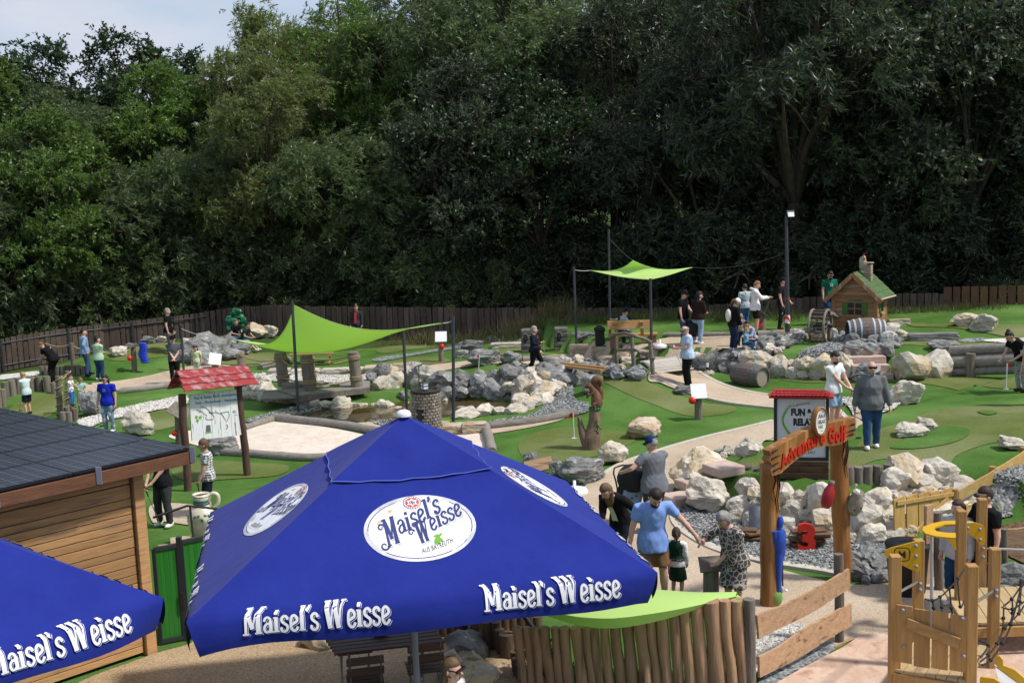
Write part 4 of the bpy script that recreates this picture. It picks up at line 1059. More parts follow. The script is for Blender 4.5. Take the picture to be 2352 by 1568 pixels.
def parasol(label,ctr,e1,e2,a,b,ze,za,seed,emblem_on=(0,1,2,3)):
 """square market parasol; e1, e2 plan directions of the sides, a, b half sides, ze eave and za apex heights"""
 rr = random.Random(seed)
 base = gz(ctr[0],ctr[1]); t = thing('beer_parasol',label,'parasol',base)
 C3 = Vector((ctr[0],ctr[1],0)) - Vector((base.x,base.y,base.z))
 sides = [(e1,-e2,a,b),(e2,e1,b,a),(-e1,e2,a,b),(-e2,-e1,b,a)]     # (along, outward, half width, distance)
 HEM = 0.30
 def pt(k,u,tt,lift=0.0,sag=0.05):
  al,ou,hw,ds = sides[k]
  p = C3 + al * (u * hw * tt) + ou * (ds * tt); z = za - (za - ze) * tt - sag * math.sin(PI * min(1,tt)) * (1 - u * u)
  p.z = z - base.z + lift - 0.05 * max(0,tt - .9) * 10 * (1 - u * u) * .4
  return p
 def hem(k,u,d):                     # valance: d in 0..1 downwards
  al,ou,hw,ds = sides[k]; p = pt(k,u,1.0)
  wave = 0.035 * math.sin(u * 5.0 + k * 2 + seed) + 0.02 * math.sin(u * 11 + k)
  corner = max(0,abs(u) - 0.88) / 0.12
  return p + ou * (0.05 * math.sin(d * 2.2) + wave * d * 0.8 - 0.05 * corner * d) + Vector((0,0,-HEM * d * (1 + 0.12 * corner * (1 if k != 1 else .5)) + 0.02 * math.sin(u * 7 + k) * d)) - al * (corner * d * 0.10 * (1 if u > 0 else -1))
 for k in range(4):
  nu,nt = 24,22; V = []; Fc = []
  for i in range(nt + 1):
   for j in range(nu + 1): V.append(pt(k,-1 + 2 * j / nu,0.02 + 0.98 * i / nt))
  nd = 5
  for i in range(1,nd + 1):
   for j in range(nu + 1): V.append(hem(k,-1 + 2 * j / nu,i / nd))
  for i in range(nt + nd):
   for j in range(nu): Fc.append((i * (nu + 1) + j,(i + 1) * (nu + 1) + j,(i + 1) * (nu + 1) + j + 1,i * (nu + 1) + j + 1))
  link('canopy_panel',mesh('canopy_panel',V,Fc,M_CANVAS,None,True),t)
  # vent cap over the top
  V = []; Fc = []; tv = 0.37
  for i in range(7):
   for j in range(13):
    u = -1 + 2 * j / 12; tt = tv * i / 6
    p = pt(k,u,tt,0.010 + 0.018 * i / 6,0.05)
    if i == 6: p.z += -0.006 + 0.006 * math.sin(j * 2.3 + k) ; p = p + sides[k][1] * 0.01 * math.sin(j * 1.7)
    V.append(p)
  for i in range(6):
   for j in range(12): Fc.append((i * 13 + j,(i + 1) * 13 + j,(i + 1) * 13 + j + 1,i * 13 + j + 1))
  link('vent_flap',mesh('vent_flap',V,Fc,M_CANVAS,None,True),t)
  mb = MB(); mb.tube([Vector(q) + Vector((0,0,0.004)) for q in V[-13:]],0.006,4); mb.build('vent_seam',M_SEAM,t)
  al,ou,hw,ds = sides[k]
  nrm = (ou * (za - ze) + Vector((0,0,1)) * ds).normalized()
  slope = math.sqrt(ds * ds + (za - ze) ** 2)
  if k in emblem_on:
   sw = 0.585; tc_ = 0.632
   def lay(p,k=k,al=al,hw=hw,nrm=nrm,slope=slope,sw=sw,tc_=tc_):
    tt = tc_ - p.y * sw * 1.24 / slope; u = p.x * sw / (hw * tt)
    return pt(k,u,tt) + nrm * (0.006 + p.z * 0.5)
   EMB.build('emblem',lay,[I_SILV,I_BLUE,I_WHITE,I_BLACK,I_GREEN,I_GOLD,I_GREY,I_RED],t)
  for uc in (-0.48,0.52):
   SW = script_word(0.24)
   def lay2(p,k=k,hw=hw,uc=uc,ou=ou):
    y = 0.055 + p.y
    u = uc + p.x / hw
    if y > 0.12:
     return pt(k,u,1 - (y - 0.12) / slope) + nrm * (0.012 + p.z)
    d = (0.12 - y) / HEM
    return hem(k,u,d) + ou * (0.012 + p.z) + Vector((0,0,0.006))
   SW.build('lettering',lay2,[I_WHITE,M_CANVAS],t)
 mb = MB(); mb.lathe([(0.085,-0.02),(0.085,0.012),(0.07,0.035),(0.04,0.05),(0.0,0.055)],16,C3 + Vector((0,0,za - base.z + 0.02))); mb.build('finial',M_WPLAST,t)
 mb = MB(); mb.cyl(C3 + Vector((0,0,base.z * 0)) * 1.0 + Vector((0,0,0.05)),0.038,za - base.z - 0.1,12); mb.build('pole',M_POLE,t)
 mb = MB()
 for sx in (-1,1):
  for sy in (-1,1):
   mb.beam(C3 + Vector((0,0,za - base.z - 0.12)),C3 + e1 * (sx * a * .97) + e2 * (sy * b * .97) + Vector((0,0,ze - base.z - 0.03)),.03,.02)
 mb.build('ribs',M_POLE,t)
 mb = MB(); mb.box(C3 + Vector((0,0,0.04)),(0.7,0.7,0.08),bev=.02); mb.build('base_plate',M_STEEL,t)
 return t
ZE = 2.3
FL,FR,BL = on(443,1426,ZE),on(1523,1313,ZE),on(472,1177,ZE)
_e1 = (FR - FL); _a = _e1.length / 2; _e1.normalize(); _e2 = Vector((-_e1.y,_e1.x,0)); _b = (BL - FL).length / 2
_c = (FR + BL) / 2
parasol('blue beer garden parasol in the middle, whole canopy in view with oval emblem',_c,_e1,_e2,_a,_b,ZE,3.74,1)
C2 = on(376,1372,ZE); E2 = on(0,1497,ZE)
_f1 = (C2 - E2).normalized(); _f2 = Vector((-_f1.y,_f1.x,0))
parasol('blue beer garden parasol cut off by the lower left corner of the picture',C2 - _f1 * _a + _f2 * _b,_f1,_f2,_a,_b,ZE,3.74,5,())

# ------------------------------------------------------------------ shade sails
M_SAIL = mat('lime_sail',(0.54,0.80,0.22),(0.57,0.82,0.24),rough=0.8,scale=1.0,spec=0.15,sheen=0.2)
_n,_l = M_SAIL.node_tree.nodes,M_SAIL.node_tree.links
_tr = _n.new('ShaderNodeBsdfTranslucent'); _tr.inputs['Color'].default_value = (0.28,0.62,0.03,1); _ms = _n.new('ShaderNodeMixShader'); _ms.inputs['Fac'].default_value = 0.35
_l.new(pnode(M_SAIL).outputs['BSDF'],_ms.inputs[1]); _l.new(_tr.outputs['BSDF'],_ms.inputs[2]); _l.new(_ms.outputs['Shader'],_n['Material Output'].inputs['Surface'])
M_ROPE = mat('rope',(0.38,0.29,0.17),(0.26,0.19,0.11),rough=0.9,scale=30,bump=0.6); M_CORD = plain('white_cord',(0.5,0.5,0.48)); M_WIRE = plain('steel_wire',(0.05,0.055,0.06),0.5)
def sail(label,corners,kx=0.16,ky=0.16,sag=0.25,es=(0,0,0,0)):
 A,B,C_,D = [Vector(p) for p in corners]; base = (A + B + C_ + D) / 4; t = thing('shade_sail',label,'shade sail',base)
 n = 22; V = []
 for i in range(n + 1):
  for j in range(n + 1):
   u,v = j / n,i / n
   u2 = .5 + (u - .5) * (1 - kx * (1 - (2 * v - 1) ** 2)); v2 = .5 + (v - .5) * (1 - ky * (1 - (2 * u - 1) ** 2))
   p = A * (1 - u2) * (1 - v2) + B * u2 * (1 - v2) + C_ * u2 * v2 + D * (1 - u2) * v2
   su = math.sin(PI * u) * (es[0] * (1 - v) + es[1] * v); sv = math.sin(PI * v) * (es[2] * (1 - u) + es[3] * u); p.z -= math.hypot(su,sv)
   p.z -= sag * math.sin(PI * u) * math.sin(PI * v) - 0.012 * math.sin(u * 17 + v * 9) * math.sin(PI * u) * math.sin(PI * v)
   V.append(p - base)
 Fc = [(i * (n + 1) + j,i * (n + 1) + j + 1,(i + 1) * (n + 1) + j + 1,(i + 1) * (n + 1) + j) for i in range(n) for j in range(n)]
 link('sail_cloth',mesh('sail_cloth',V,Fc,M_SAIL,None,True),t)
 rim = [V[j] for j in range(n + 1)] + [V[i * (n + 1) + n] for i in range(1,n + 1)] + [V[n * (n + 1) + j] for j in range(n - 1,-1,-1)] + [V[i * (n + 1)] for i in range(n - 1,0,-1)]
 mb = MB(); mb.tube(rim + [rim[0]],0.012,4,False)
 mb.build('hem',M_SAIL,t); return t
def post(label,foot,top,r=0.045,cat='post',name='sail_post',m=None,group=None):
 f = Vector(foot); tp = Vector(top) - f; t = thing(name,label,cat,f,0,group)
 mb = MB(); mb.tube([Vector((0,0,-0.2)),tp],r,10); mb.build('shaft',m or M_STEEL,t)
 mb = MB(); mb.tube([tp,tp + tp.normalized() * 0.02],r * 1.08,10); mb.build('cap',I_BLACK,t)
 return tp + f
def rope(name,label,a,b,drop=0.05,r=0.012,m=None,cat='rope'):
 a,b = Vector(a),Vector(b); mb = MB(); mb.tube([(a.lerp(b,k / 8) - a - Vector((0,0,drop * 4 * (k / 8) * (1 - k / 8)))) for k in range(9)],r,5)
 return tag(mb.build(name,m or M_CORD,None,a),label,cat)
g1,g2,g3,g4 = G(685,948),G(1041,968),G(936,966),G(422,853)
p1 = post('dark sail post behind the left part of the big green sail',g1,at_y(671,691,g1.y))
p2 = post('dark sail post at the right tip of the big green sail',g2,at_y(1041,727,g2.y))
p3 = post('dark sail post rising behind the white parasol knob',g3,at_y(926,754,g3.y))
p4 = post('dark sail post next to the man in the flat cap',g4,at_y(416,749,g4.y))
sA,sC,sD = at_y(676,701,g1.y + 0.1),at_y(1018,742,g2.y),at_y(925,757,g3.y - 0.05)
sB = at_y(528,777,39.0)
sail('large lime green shade sail over the wooden dock',[sA,sC,sD,sB],0.14,0.08,0.0,(.42,.62,.62,.06))
rope('tie_rope','thin cord from the big sail to the post by the capped man',p4 - Vector((0,0,.1)),sB,.1,0.014)
rope('tie_rope','short cord from the big sail to its right post',p2 - Vector((0,0,.1)),sC,.02,0.014)
h1,h2,h3 = G(1325,816),G(1401,769),G(1497,838)
q1 = post('dark sail post at the left of the small green sail',h1,at_y(1318,613,h1.y))
q2 = post('tall thin sail post behind the small green sail',h2,at_y(1398,527,h2.y))
q3 = post('dark sail post in front of the wooden bench',h3,at_y(1494,641,h3.y))
HL = G(1809,774)
tA,tB,tC,tD = at_y(1356,621,h1.y + .3),at_y(1453,598,h2.y - 1.2),at_y(1590,614,40.5),at_y(1492,642,h3.y)
sail('small lime green shade sail above the wooden bench',[tB,tC,tD,tA],0.16,0.14,0.0,(.16,.10,.14,.10))
rope('tie_rope','thin wire from the small sail up to the tall thin post',q2 - Vector((0,0,.3)),tB,.05,0.01,M_WIRE)
rope('tie_rope','short cord at the left tip of the small sail',q1 - Vector((0,0,.1)),tA,.03)
lp_top = at_y(1806,497,HL.y); lp_tie = at_y(1807,580,HL.y)
rope('tie_rope','long thin wire from the small sail to the lamp post',tC,lp_tie,.2,0.01,M_WIRE)
# lamp post
t = thing('lamp_post','tall dark lamp post with a small floodlight and red white tape','lamp post',HL)
tp = lp_top - HL
mb = MB(); mb.tube([Vector((0,0,-.2)),tp * .35,tp],[.085,.075,.05],10); mb.build('shaft',M_STEEL,t)
mb = MB(); mb.box(tp + Vector((.12,-.08,.08)),(.24,.1,.2),Matrix.Rotation(-.5,3,'X')); mb.box(tp + Vector((0,0,0.0)),(.06,.06,.14)); fl = mb.build('floodlight',M_STEEL,t)
mb = MB(); mb.box(tp + Vector((.12,-.14,.06)),(.19,.02,.16),Matrix.Rotation(-.5,3,'X')); mb.build('lens',I_WHITE,fl)
M_TAPE = mat('barrier_tape',(0.65,0.05,0.05)); _n,_l = M_TAPE.node_tree.nodes,M_TAPE.node_tree.links
_w = _n.new('ShaderNodeTexWave'); _w.bands_direction = 'DIAGONAL'; _w.inputs['Scale'].default_value = 2.6; _w.wave_profile = 'SAW'; _c2 = _n.new('ShaderNodeTexCoord'); _l.new(_c2.outputs['Object'],_w.inputs['Vector'])
_r = _n.new('ShaderNodeValToRGB'); _r.color_ramp.interpolation = 'CONSTANT'; _r.color_ramp.elements[0].color = (.6,.04,.04,1); _r.color_ramp.elements[1].position = .5; _r.color_ramp.elements[1].color = (.75,.73,.7,1)
_l.new(_w.outputs['Fac'],_r.inputs['Fac']); _l.new(_r.outputs['Color'],pnode(M_TAPE).inputs['Base Color'])
mb = MB(); mb.tube([tp * .115,tp * .185],.088,10); mb.build('tape',M_TAPE,t)
mb = MB(); mb.tube([tp * .31,tp * .335],.085,10); mb.build('clamp',plain('rust',(.2,.06,.02)),t)

# ------------------------------------------------------------------ wooden shed with solar roof
M_PLANK = mat('larch_plank',(0.50,0.29,0.125),(0.38,0.20,0.085),rough=0.75,scale=3.5,detail=6,stretch=(1.0,1.0,14),tint=0.28,bump=0.35,col3=(0.19,0.14,0.10),s3=1.2,l3=0.56,h3=0.72)
M_BEAM = mat('fascia_wood',(0.10,0.042,0.022),(0.16,0.065,0.03),rough=0.7,scale=4,stretch=(1,1,8),bump=0.3)
SCN = G(345,1500); U = Vector((-0.575,-0.818,0)).normalized()
U = (on(0,1203.5,2.4) - on(331,1127,2.4)).normalized()
Wd = Vector((U.y,-U.x,0)); Wd = -Wd if Wd.y < 0 else Wd     # depth direction (away from camera)
sh = thing('wooden_shed','wooden shed clad with larch planks under a solar roof on the left','shed',SCN)
sh_z = lambda v: Vector((v.x,v.y,v.z))
z = 0.05; k = 0; rr = random.Random(4)
PM = Matrix((U,Vector((0,0,1)).cross(U),Vector((0,0,1)))).transposed()
while z < 2.56:
 hgt = rr.choice([.10,.105,.11,.125,.15]) if z < 2.2 else .2
 mb = MB(); mb.box((0,0,0),(5.0,.024,hgt - .012),bev=.003)
 link('plank',mb.mesh('plank',M_PLANK),sh,U * 2.6 + Vector((0,0,z + hgt / 2)) + Wd * rr.uniform(0,.006),(0,0,math.atan2(U.y,U.x) + rr.uniform(-.0008,.0008))); z += hgt; k += 1
z = 0.05
while z < 2.56:
 mb = MB(); mb.box((0,0,0),(4.2,.024,.125),bev=.003); link('plank',mb.mesh('plank',M_PLANK),sh,Wd * 2.2 - U * .03 + Vector((0,0,z + .07)),(0,0,math.atan2(Wd.y,Wd.x))); z += .14
M_INNER = plain('shed_core',(.03,.02,.015)); mb = MB(); mb.box(U * 2.6 + Wd * 2.2 + Vector((0,0,1.3)),(4.9,4.2,2.5),PM); mb.build('core',M_INNER,sh)
mb = MB(); mb.box(U * .0 + Wd * 0 + Vector((0,0,1.33)),(.15,.15,2.66),PM,.006); mb.build('corner_post',M_PLANK,sh)
RT = on(441,1028,2.83) - SCN; RL = on(0,1125,2.83) - SCN
Ue = (Vector((RL.x,RL.y,0)) - Vector((RT.x,RT.y,0))).normalized(); RLh = RT + Ue * 5.5; RLh.z = RT.z
Wr = Vector((-Ue.y,Ue.x,0)); Wr = -Wr if Wr.y < 0 else Wr; _d = ray(0,936); _o = EYE - SCN - RT
_t = (_o.y * _d.x - _o.x * _d.y) / (Wr.y * _d.x - Wr.x * _d.y); _s = (Wr.x * _t - _o.x) / _d.x; We = (Wr * _t + Vector((0,0,_o.z + _s * _d.z))) * (6.4 / _t)
def rp(a,b,h=0): return RT + Ue * a + We * b + Vector((0,0,h))
mb = MB(); q = [rp(.03,.01,-.22),rp(5.4,.01,-.22),rp(5.4,1,-.22),rp(.03,1,-.22),rp(.03,.01,-.05),rp(5.4,.01,-.05),rp(5.4,1,-.05),rp(.03,1,-.05)]
mb.raw(q,[(3,2,1,0),(4,5,6,7),(0,1,5,4),(1,2,6,5),(2,3,7,6),(3,0,4,7)]); mb.build('roof',M_INNER,sh)
mb = MB(); mb.beam(rp(-.02,0,-.13),rp(5.5,0,-.13),.035,.17,bev=.004); mb.beam(rp(0,.012,-.13),rp(0,1,-.13),.035,.168,bev=.004)
mb.build('fascia_board',M_BEAM,sh)
M_PV = bpy.data.materials.new('solar_cells'); M_PV.use_nodes = True; _n,_l = M_PV.node_tree.nodes,M_PV.node_tree.links; _b = pnode(M_PV)
_b.inputs['Roughness'].default_value = .22; _b.inputs['Specular IOR Level'].default_value = .5
_uv = _n.new('ShaderNodeUVMap'); _mpv = _n.new('ShaderNodeMapping'); _l.new(_uv.outputs[0],_mpv.inputs['Vector'])
def grid_mask(sx,sy,w):
 m_ = _n.new('ShaderNodeMapping'); m_.inputs['Scale'].default_value = (sx,sy,1); _l.new(_uv.outputs[0],m_.inputs['Vector'])
 b_ = _n.new('ShaderNodeTexBrick'); b_.offset = 0; b_.inputs['Scale'].default_value = 1; b_.inputs['Brick Width'].default_value = 1; b_.inputs['Row Height'].default_value = 1; b_.inputs['Mortar Size'].default_value = w; b_.inputs['Mortar Smooth'].default_value = 0
 _l.new(m_.outputs[0],b_.inputs['Vector']); return b_
_g1 = grid_mask(10,6,.018); _g1.inputs['Color1'].default_value = (.016,.019,.034,1); _g1.inputs['Color2'].default_value = (.02,.024,.04,1); _g1.inputs['Mortar'].default_value = (.14,.15,.175,1)
_g2 = grid_mask(10,30,.03); _g2.inputs['Color1'].default_value = (0,0,0,1); _g2.inputs['Color2'].default_value = (0,0,0,1); _g2.inputs['Mortar'].default_value = (.02,.022,.027,1)
_ad = _n.new('ShaderNodeMix'); _ad.data_type = 'RGBA'; _ad.blend_type = 'ADD'; _ad.inputs['Factor'].default_value = 1; _l.new(_g1.outputs['Color'],_ad.inputs['A']); _l.new(_g2.outputs['Color'],_ad.inputs['B']); _l.new(_ad.outputs['Result'],_b.inputs['Base Color'])
M_PVF = plain('black_frame',(.012,.012,.014),.4); M_ALU = plain('aluminium',(.35,.36,.38),.4,.5)
def pv(a0,a1,b0,b1):
 p = thing_part = bpy.data.objects.new('solar_panel',None); COL.objects.link(p); p.parent = sh
 me = mesh('cells',[rp(a0 + .008,b0 + .002,.012),rp(a1 - .008,b0 + .002,.012),rp(a1 - .008,b1 - .002,.012),rp(a0 + .008,b1 - .002,.012)],[(3,2,1,0)],M_PV)
 uvl = me.uv_layers.new(name='UVMap')
 for li,co in zip(me.loops,[(0,1),(1,1),(1,0),(0,0)]): uvl.data[li.index].uv = co
 link('cells',me,p)
 mb = MB()
 for s,e in (((a0,b0),(a1,b0)),((a1,b0),(a1,b1)),((a1,b1),(a0,b1)),((a0,b1),(a0,b0))): mb.beam(rp(*s,-.01),rp(*e,-.01),.03,.028)
 mb.build('frame',M_PVF,p)
PVA = 1.70
for i in range(3):
 for j in range(6): pv(.02 + i * (PVA + .02),.02 + i * (PVA + .02) + PVA,.004 + j * .166,.004 + j * .166 + .163)
for a in (.03,1.42,2.75,4.2):
 mb = MB(); mb.beam(rp(a,-.008,-.20),rp(a,-.008,.03),.012,.075,bev=.003); mb.build('clamp',M_ALU,sh)

# ------------------------------------------------------------------ green gate and railing by the shed
M_GGRN = mat('green_gate_panel',(0.012,0.13,0.012),(0.02,0.19,0.02),rough=0.45,scale=3,stretch=(9,9,.3),spec=.5); M_ANTH = plain('anthracite_steel',(.03,.034,.04),.5)
def gate_leaf(a,b,zt,zb):
 t = thing('metal_gate',None,'gate',a); d = b - a
 mb = MB()
 for s,e in ((Vector((0,0,zb)),Vector((0,0,zt))),(d + Vector((0,0,zb)),d + Vector((0,0,zt))),(Vector((0,0,zb)),d + Vector((0,0,zb))),(Vector((0,0,zt)),d + Vector((0,0,zt)))): mb.beam(s,e,.06,.05)
 mb.build('frame',M_ANTH,t)
 n = 5
 for k in range(n):
  mb = MB(); mb.beam(d * ((k + .5) / n) + Vector((0,.0,zb + .03)),d * ((k + .5) / n) + Vector((0,0,zt - .03)),d.length / n * .96,.018,up=d.cross(Vector((0,0,1)))); mb.build('panel',M_GGRN,t)
 return t
gA,gB,gC = G(371,1481),G(424,1470),G(500,1452)
zt_ = at_y(371,1258,gA.y).z
o = gate_leaf(gA,gB,zt_,.06); tag(o,'green metal gate leaf next to the shed corner post')
o = gate_leaf(gB + Vector((.06,.01,0)),gC,zt_ + .04,.06); tag(o,'green metal gate leaf half hidden by the blue canopy')
mb = MB(); mb.beam(Vector((0,0,0)),Vector((0,0,zt_ + .12)),.07,.07); t = thing('gate_post','dark steel gate post between the green gate leaves','post',gB + Vector((.03,0,0))); mb.build('shaft',M_ANTH,t); mb = MB(); mb.box((.0,-.05,.62),(.05,.04,.22)); mb.build('lock',I_BLACK,t)
t = thing('hand_rail','bent steel hand rail in front of the painted jug','railing',G(365,1255))
r0 = G(365,1255); ry = r0.y - .3
mb = MB(); mb.tube([at_y(352,1188,ry) - r0,at_y(430,1161,ry) - r0,at_y(500,1168,ry) - r0],.022,8); mb.build('rail',M_ANTH,t)
mb = MB(); q = at_y(436,1161,ry) - r0; mb.tube([q,Vector((q.x + .03,q.y,-.1))],.02,8); mb.build('post',M_ANTH,t)
for (px,py,w,h,lab) in ((380,1262,30,22,'low square timber block left of the rail post'),(417,1258,46,34,'taller square timber block right of the rail post')):
 p = G(px,py + 12); s = ppm(p); t = thing('timber_block',lab,'timber block',p); mb = MB(); mb.box((0,0,h * s * .5),(w * s,w * s,h * s),.3,.01); mb.build('block',mat('pale_timber',(.42,.34,.22),(.32,.25,.16),rough=.85,scale=4,stretch=(1,1,8)),t)
# ------------------------------------------------------------------ entrance arch
M_CARVE = mat('oiled_oak',(0.30,0.135,0.035),(0.20,0.08,0.022),rough=0.5,scale=3,detail=6,stretch=(4,4,.5),bump=0.35,col3=(0.40,0.22,0.08),s3=2.0,spec=.4)
M_CHAR = plain('charred_wood',(.015,.011,.009),.8); M_LRED = mat('red_letter',(0.50,0.025,0.012),(.42,.02,.01),rough=.5,scale=6)
M_GREYWOOD = mat('grey_weathered_wood',(0.23,0.20,0.17),(0.13,0.11,0.09),rough=.9,scale=4,detail=6,stretch=(6,6,.5),bump=.6,tint=.2,spec=.2)
M_GREYLOG = mat('grey_log',(0.27,0.25,0.22),(0.17,0.155,0.14),rough=.9,scale=3,detail=6,stretch=(.6,5,5),bump=.6,tint=.15,spec=.2)
M_OAK = mat('honey_wood',(0.42,0.245,0.085),(0.33,0.18,0.06),rough=.65,scale=3,detail=6,stretch=(6,6,.6),bump=.3,tint=.12)
M_OAKX = mat('honey_wood_long',(0.42,0.245,0.095),(0.32,0.175,0.065),rough=.65,scale=3,detail=6,stretch=(.6,6,6),bump=.3,tint=.12)
PL,PR = G(1768,1396),G(1938,1338)
AD = (PR - PL); AD.z = 0; AD.normalize(); AN = Vector((AD.y,-AD.x,0))     # AN towards the camera
def plane_hit(px,py,p0,n):
 d = ray(px,py); return EYE + d * ((p0 - EYE).dot(n) / d.dot(n))
def z6(*q): return [(1470 + x / 4,784 + y / 4) for x,y in q]
arch = thing('entrance_arch','carved timber entrance arch with red Adventure Golf lettering','arch',PL)
for nm,foot,top,r in (('post',PL,plane_hit(1767,1068,PL,AN),.132),('post',PR,plane_hit(1926,992,PL,AN),.132)):
 f = foot - PL; VO = Vector((PL.x,PL.y,0)).normalized() * .12; tpp = top - PL + VO; ctrl = [f + VO - Vector((0,0,.2)),f * .66 + tpp * .34 - AN * .02 * 0,f * .33 + tpp * .67,tpp]
 ctrl[1] += VO * .7; ctrl[2] += VO * .5
 mb = MB(); pl = spline(ctrl,4); mb.tube(pl,[r * (1.04 + .03 * math.sin(i * 1.3)) for i in range(len(pl))],14); mb.jitter(.02,2.5,r * 90)
 mb.mi(1)
 for a in (-.5,.1,.6):
  s0 = tpp + AN * (r * .99) + AD * (a * r * .6) - Vector((0,0,.06)); L_ = .5 + .25 * math.cos(a * 9)
  mb.tube([s0,s0 + Vector((0,0,-L_ * .4)) + AD * .03,s0 + Vector((0,0,-L_ * .7)) - AD * .02,s0 + Vector((0,0,-L_)) + AD * .015],[.014,.012,.008,.003],5)
 mb.build(nm,[M_CARVE,M_CHAR],arch)
# beam: outline in its own plane, real thickness
OUT = z6((1105,985),(1165,950),(1300,880),(1450,800),(1600,742),(1700,726),(1800,706),(1893,686),(1882,720),(1896,760),(1880,800),(1890,838),(1830,880),(1760,925),(1690,938),(1600,943),(1500,965),(1400,1030),(1300,1105),(1210,1190),(1130,1214),(1112,1160),(1126,1110),(1102,1070),(1120,1030))
o2 = [plane_hit(x,y,PL,AN) for x,y in OUT]; o2 = [((p - PL).dot(AD),p.z - PL.z) for p in o2][::-1]
BMX = Matrix.Translation(AN * .03) @ Matrix((AD,Vector((0,0,1)),AN)).transposed().to_4x4()
mb = MB(); mb.prism(o2,BMX,.15); mb.mi(1)
for (x,y,l,sg) in [(1125,1000,60,1),(1120,1060,90,1),(1128,1120,70,1),(1135,1170,90,1),(1880,740,60,-1),(1885,790,90,-1),(1870,830,70,-1)]:
 (a,b),(c,d) = z6((x,y),(x + sg * l,y - sg * l * .42)); p,q = plane_hit(a,b,PL,AN) - PL + AN * .181,plane_hit(c,d,PL,AN) - PL + AN * .181
 mb.tube([p,(p + q) / 2 + Vector((0,0,.01)),q],[.018,.012,.002],5)
mb.build('beam',[M_CARVE,M_CHAR],arch)
cur = [plane_hit(x,y,PL,AN) for x,y in z6((1212,1140),(1300,1070),(1400,1000),(1500,940),(1570,915),(1640,905),(1720,895),(1800,880))]
cur = [((p - PL).dot(AD),p.z - PL.z) for p in cur]
cs = [tuple(p)[:2] for p in spline([(a,b,0) for a,b in cur],8)]
v,f = text_geo('Adventure Golf',1.0,.034,.80,.16,'LEFT',3,0.0,1.12)
wmax = max(p.x for p in v); Lc = [0.0]
for a,b in zip(cs,cs[1:]): Lc.append(Lc[-1] + math.hypot(b[0] - a[0],b[1] - a[1]))
def on_curve(p,hgt):
 s_ = p.x / wmax * Lc[-1]; i = max(0,min(len(cs) - 2,next((k for k in range(len(Lc) - 1) if Lc[k + 1] >= s_),len(cs) - 2)))
 t_ = (s_ - Lc[i]) / max(1e-6,Lc[i + 1] - Lc[i]); ax,ay = cs[i]; bx,by = cs[i + 1]; dx,dy = (bx - ax),(by - ay); n_ = math.hypot(dx,dy); dx /= n_; dy /= n_
 sc = 1.0 if p.x < wmax * .68 else 1.18
 x,y = ax + (bx - ax) * t_ - dy * .35 * p.y * hgt * sc,ay + (by - ay) * t_ + (.65 + .35 * dx) * p.y * hgt * sc
 return AD * x + Vector((0,0,y)) + AN * (.185 + p.z * .09)
link('lettering',mesh('lettering',[on_curve(p,.265) for p in v],f,M_LRED),arch)
# medallion
mc = plane_hit(*z6((1546,712))[0],PL,AN) - PL; sm_ = ppm(PL) * 1.0
MD = Matrix((AD,Vector((0,0,1)),AN)).transposed()
mb = MB(); RM = .156
def ring(rad,ry,t0,t1): return MD
prof = [(0,0),(.95,0),(1.0,.03),(1.0,.09),(.9,.105),(.84,.075),(0,.075)]
V = []; Fc = []; nS = 28
for (r_,h_) in prof:
 for k in range(nS): V.append(mc + MD @ Vector((math.cos(2 * PI * k / nS) * r_ * RM * .92,math.sin(2 * PI * k / nS) * r_ * RM * 1.42,.16 + h_)))
for i in range(len(prof) - 1):
 for k in range(nS): Fc.append((i * nS + k,i * nS + (k + 1) % nS,(i + 1) * nS + (k + 1) % nS,(i + 1) * nS + k))
mb.raw(V,Fc,True); md = mb.build('medallion',M_CARVE,arch)
F_ = Flat(); F_.ell(0,0,.83,.83,0,0); F_.text('FUN &',.08,.22,.36,1,.01,0.0,bold=.012,xs=.9); F_.text('RELAX',.1,-.14,.36,1,.01,0,bold=.012,xs=.9); F_.text('PARK',-.05,-.46,.33,2,.01,0,bold=.012,xs=.9); F_.text('moments',0,.52,.15,3,.01,.08,shear=.3); F_.text('Thurnau',.1,-.66,.12,1,.01)
F_.stroke([(-.42 - .12 * math.sin(k / 8 * PI),.30 - .5 * k / 8) for k in range(9)],.05,2,.01); F_.stroke([(.58 + .12 * math.sin(k / 8 * PI),.15 - .45 * k / 8) for k in range(9)],.03,1,.01)
F_.build('lettering',lambda p: mc + MD @ Vector((p.x * RM * .92,p.y * RM * 1.42,.24 + p.z * .2)),[I_WHITE,I_BLACK,I_GREEN,I_DKRED],md)
# red bottle, jug, blue golfer
M_BOT = plain('red_bottle',(.32,.02,.025),.35); M_STONEW = mat('salt_glaze',(.30,.27,.2),(.2,.19,.15),rough=.35,scale=8,spec=.5)
c = plane_hit(1889,1130,PL,AN) - PL + AN * .12; MR = Matrix.Rotation(.25,3,'Y')
mb = MB(); mb.lathe([(.0,-.22),(.06,-.215),(.085,-.15),(.092,-.05),(.085,.05),(.05,.12),(.04,.17)],12,c,MR); mb.mi(1); mb.lathe([(.046,.165),(.046,.205),(.0,.21)],10,c,MR); mb.build('carved_bottle',[M_BOT,M_GREYWOOD],arch)
c = plane_hit(1952,1150,PL,AN) - PL + AN * .10; MR = Matrix.Rotation(.35,3,'X') @ Matrix.Rotation(.12,3,'Y')
mb = MB(); mb.lathe([(.0,-.2),(.09,-.19),(.125,-.10),(.13,-.02),(.10,.08),(.072,.13),(.082,.20),(.07,.205),(.05,.14),(0,.12)],16,c,MR); mb.tube(spline([c + MR @ Vector((-.03,.07,.19)),c + MR @ Vector((0,.13,.24)),c + MR @ Vector((.03,.13,.1)),c + MR @ Vector((.0,.1,.02))],4),.018,6); mb.mi(1)
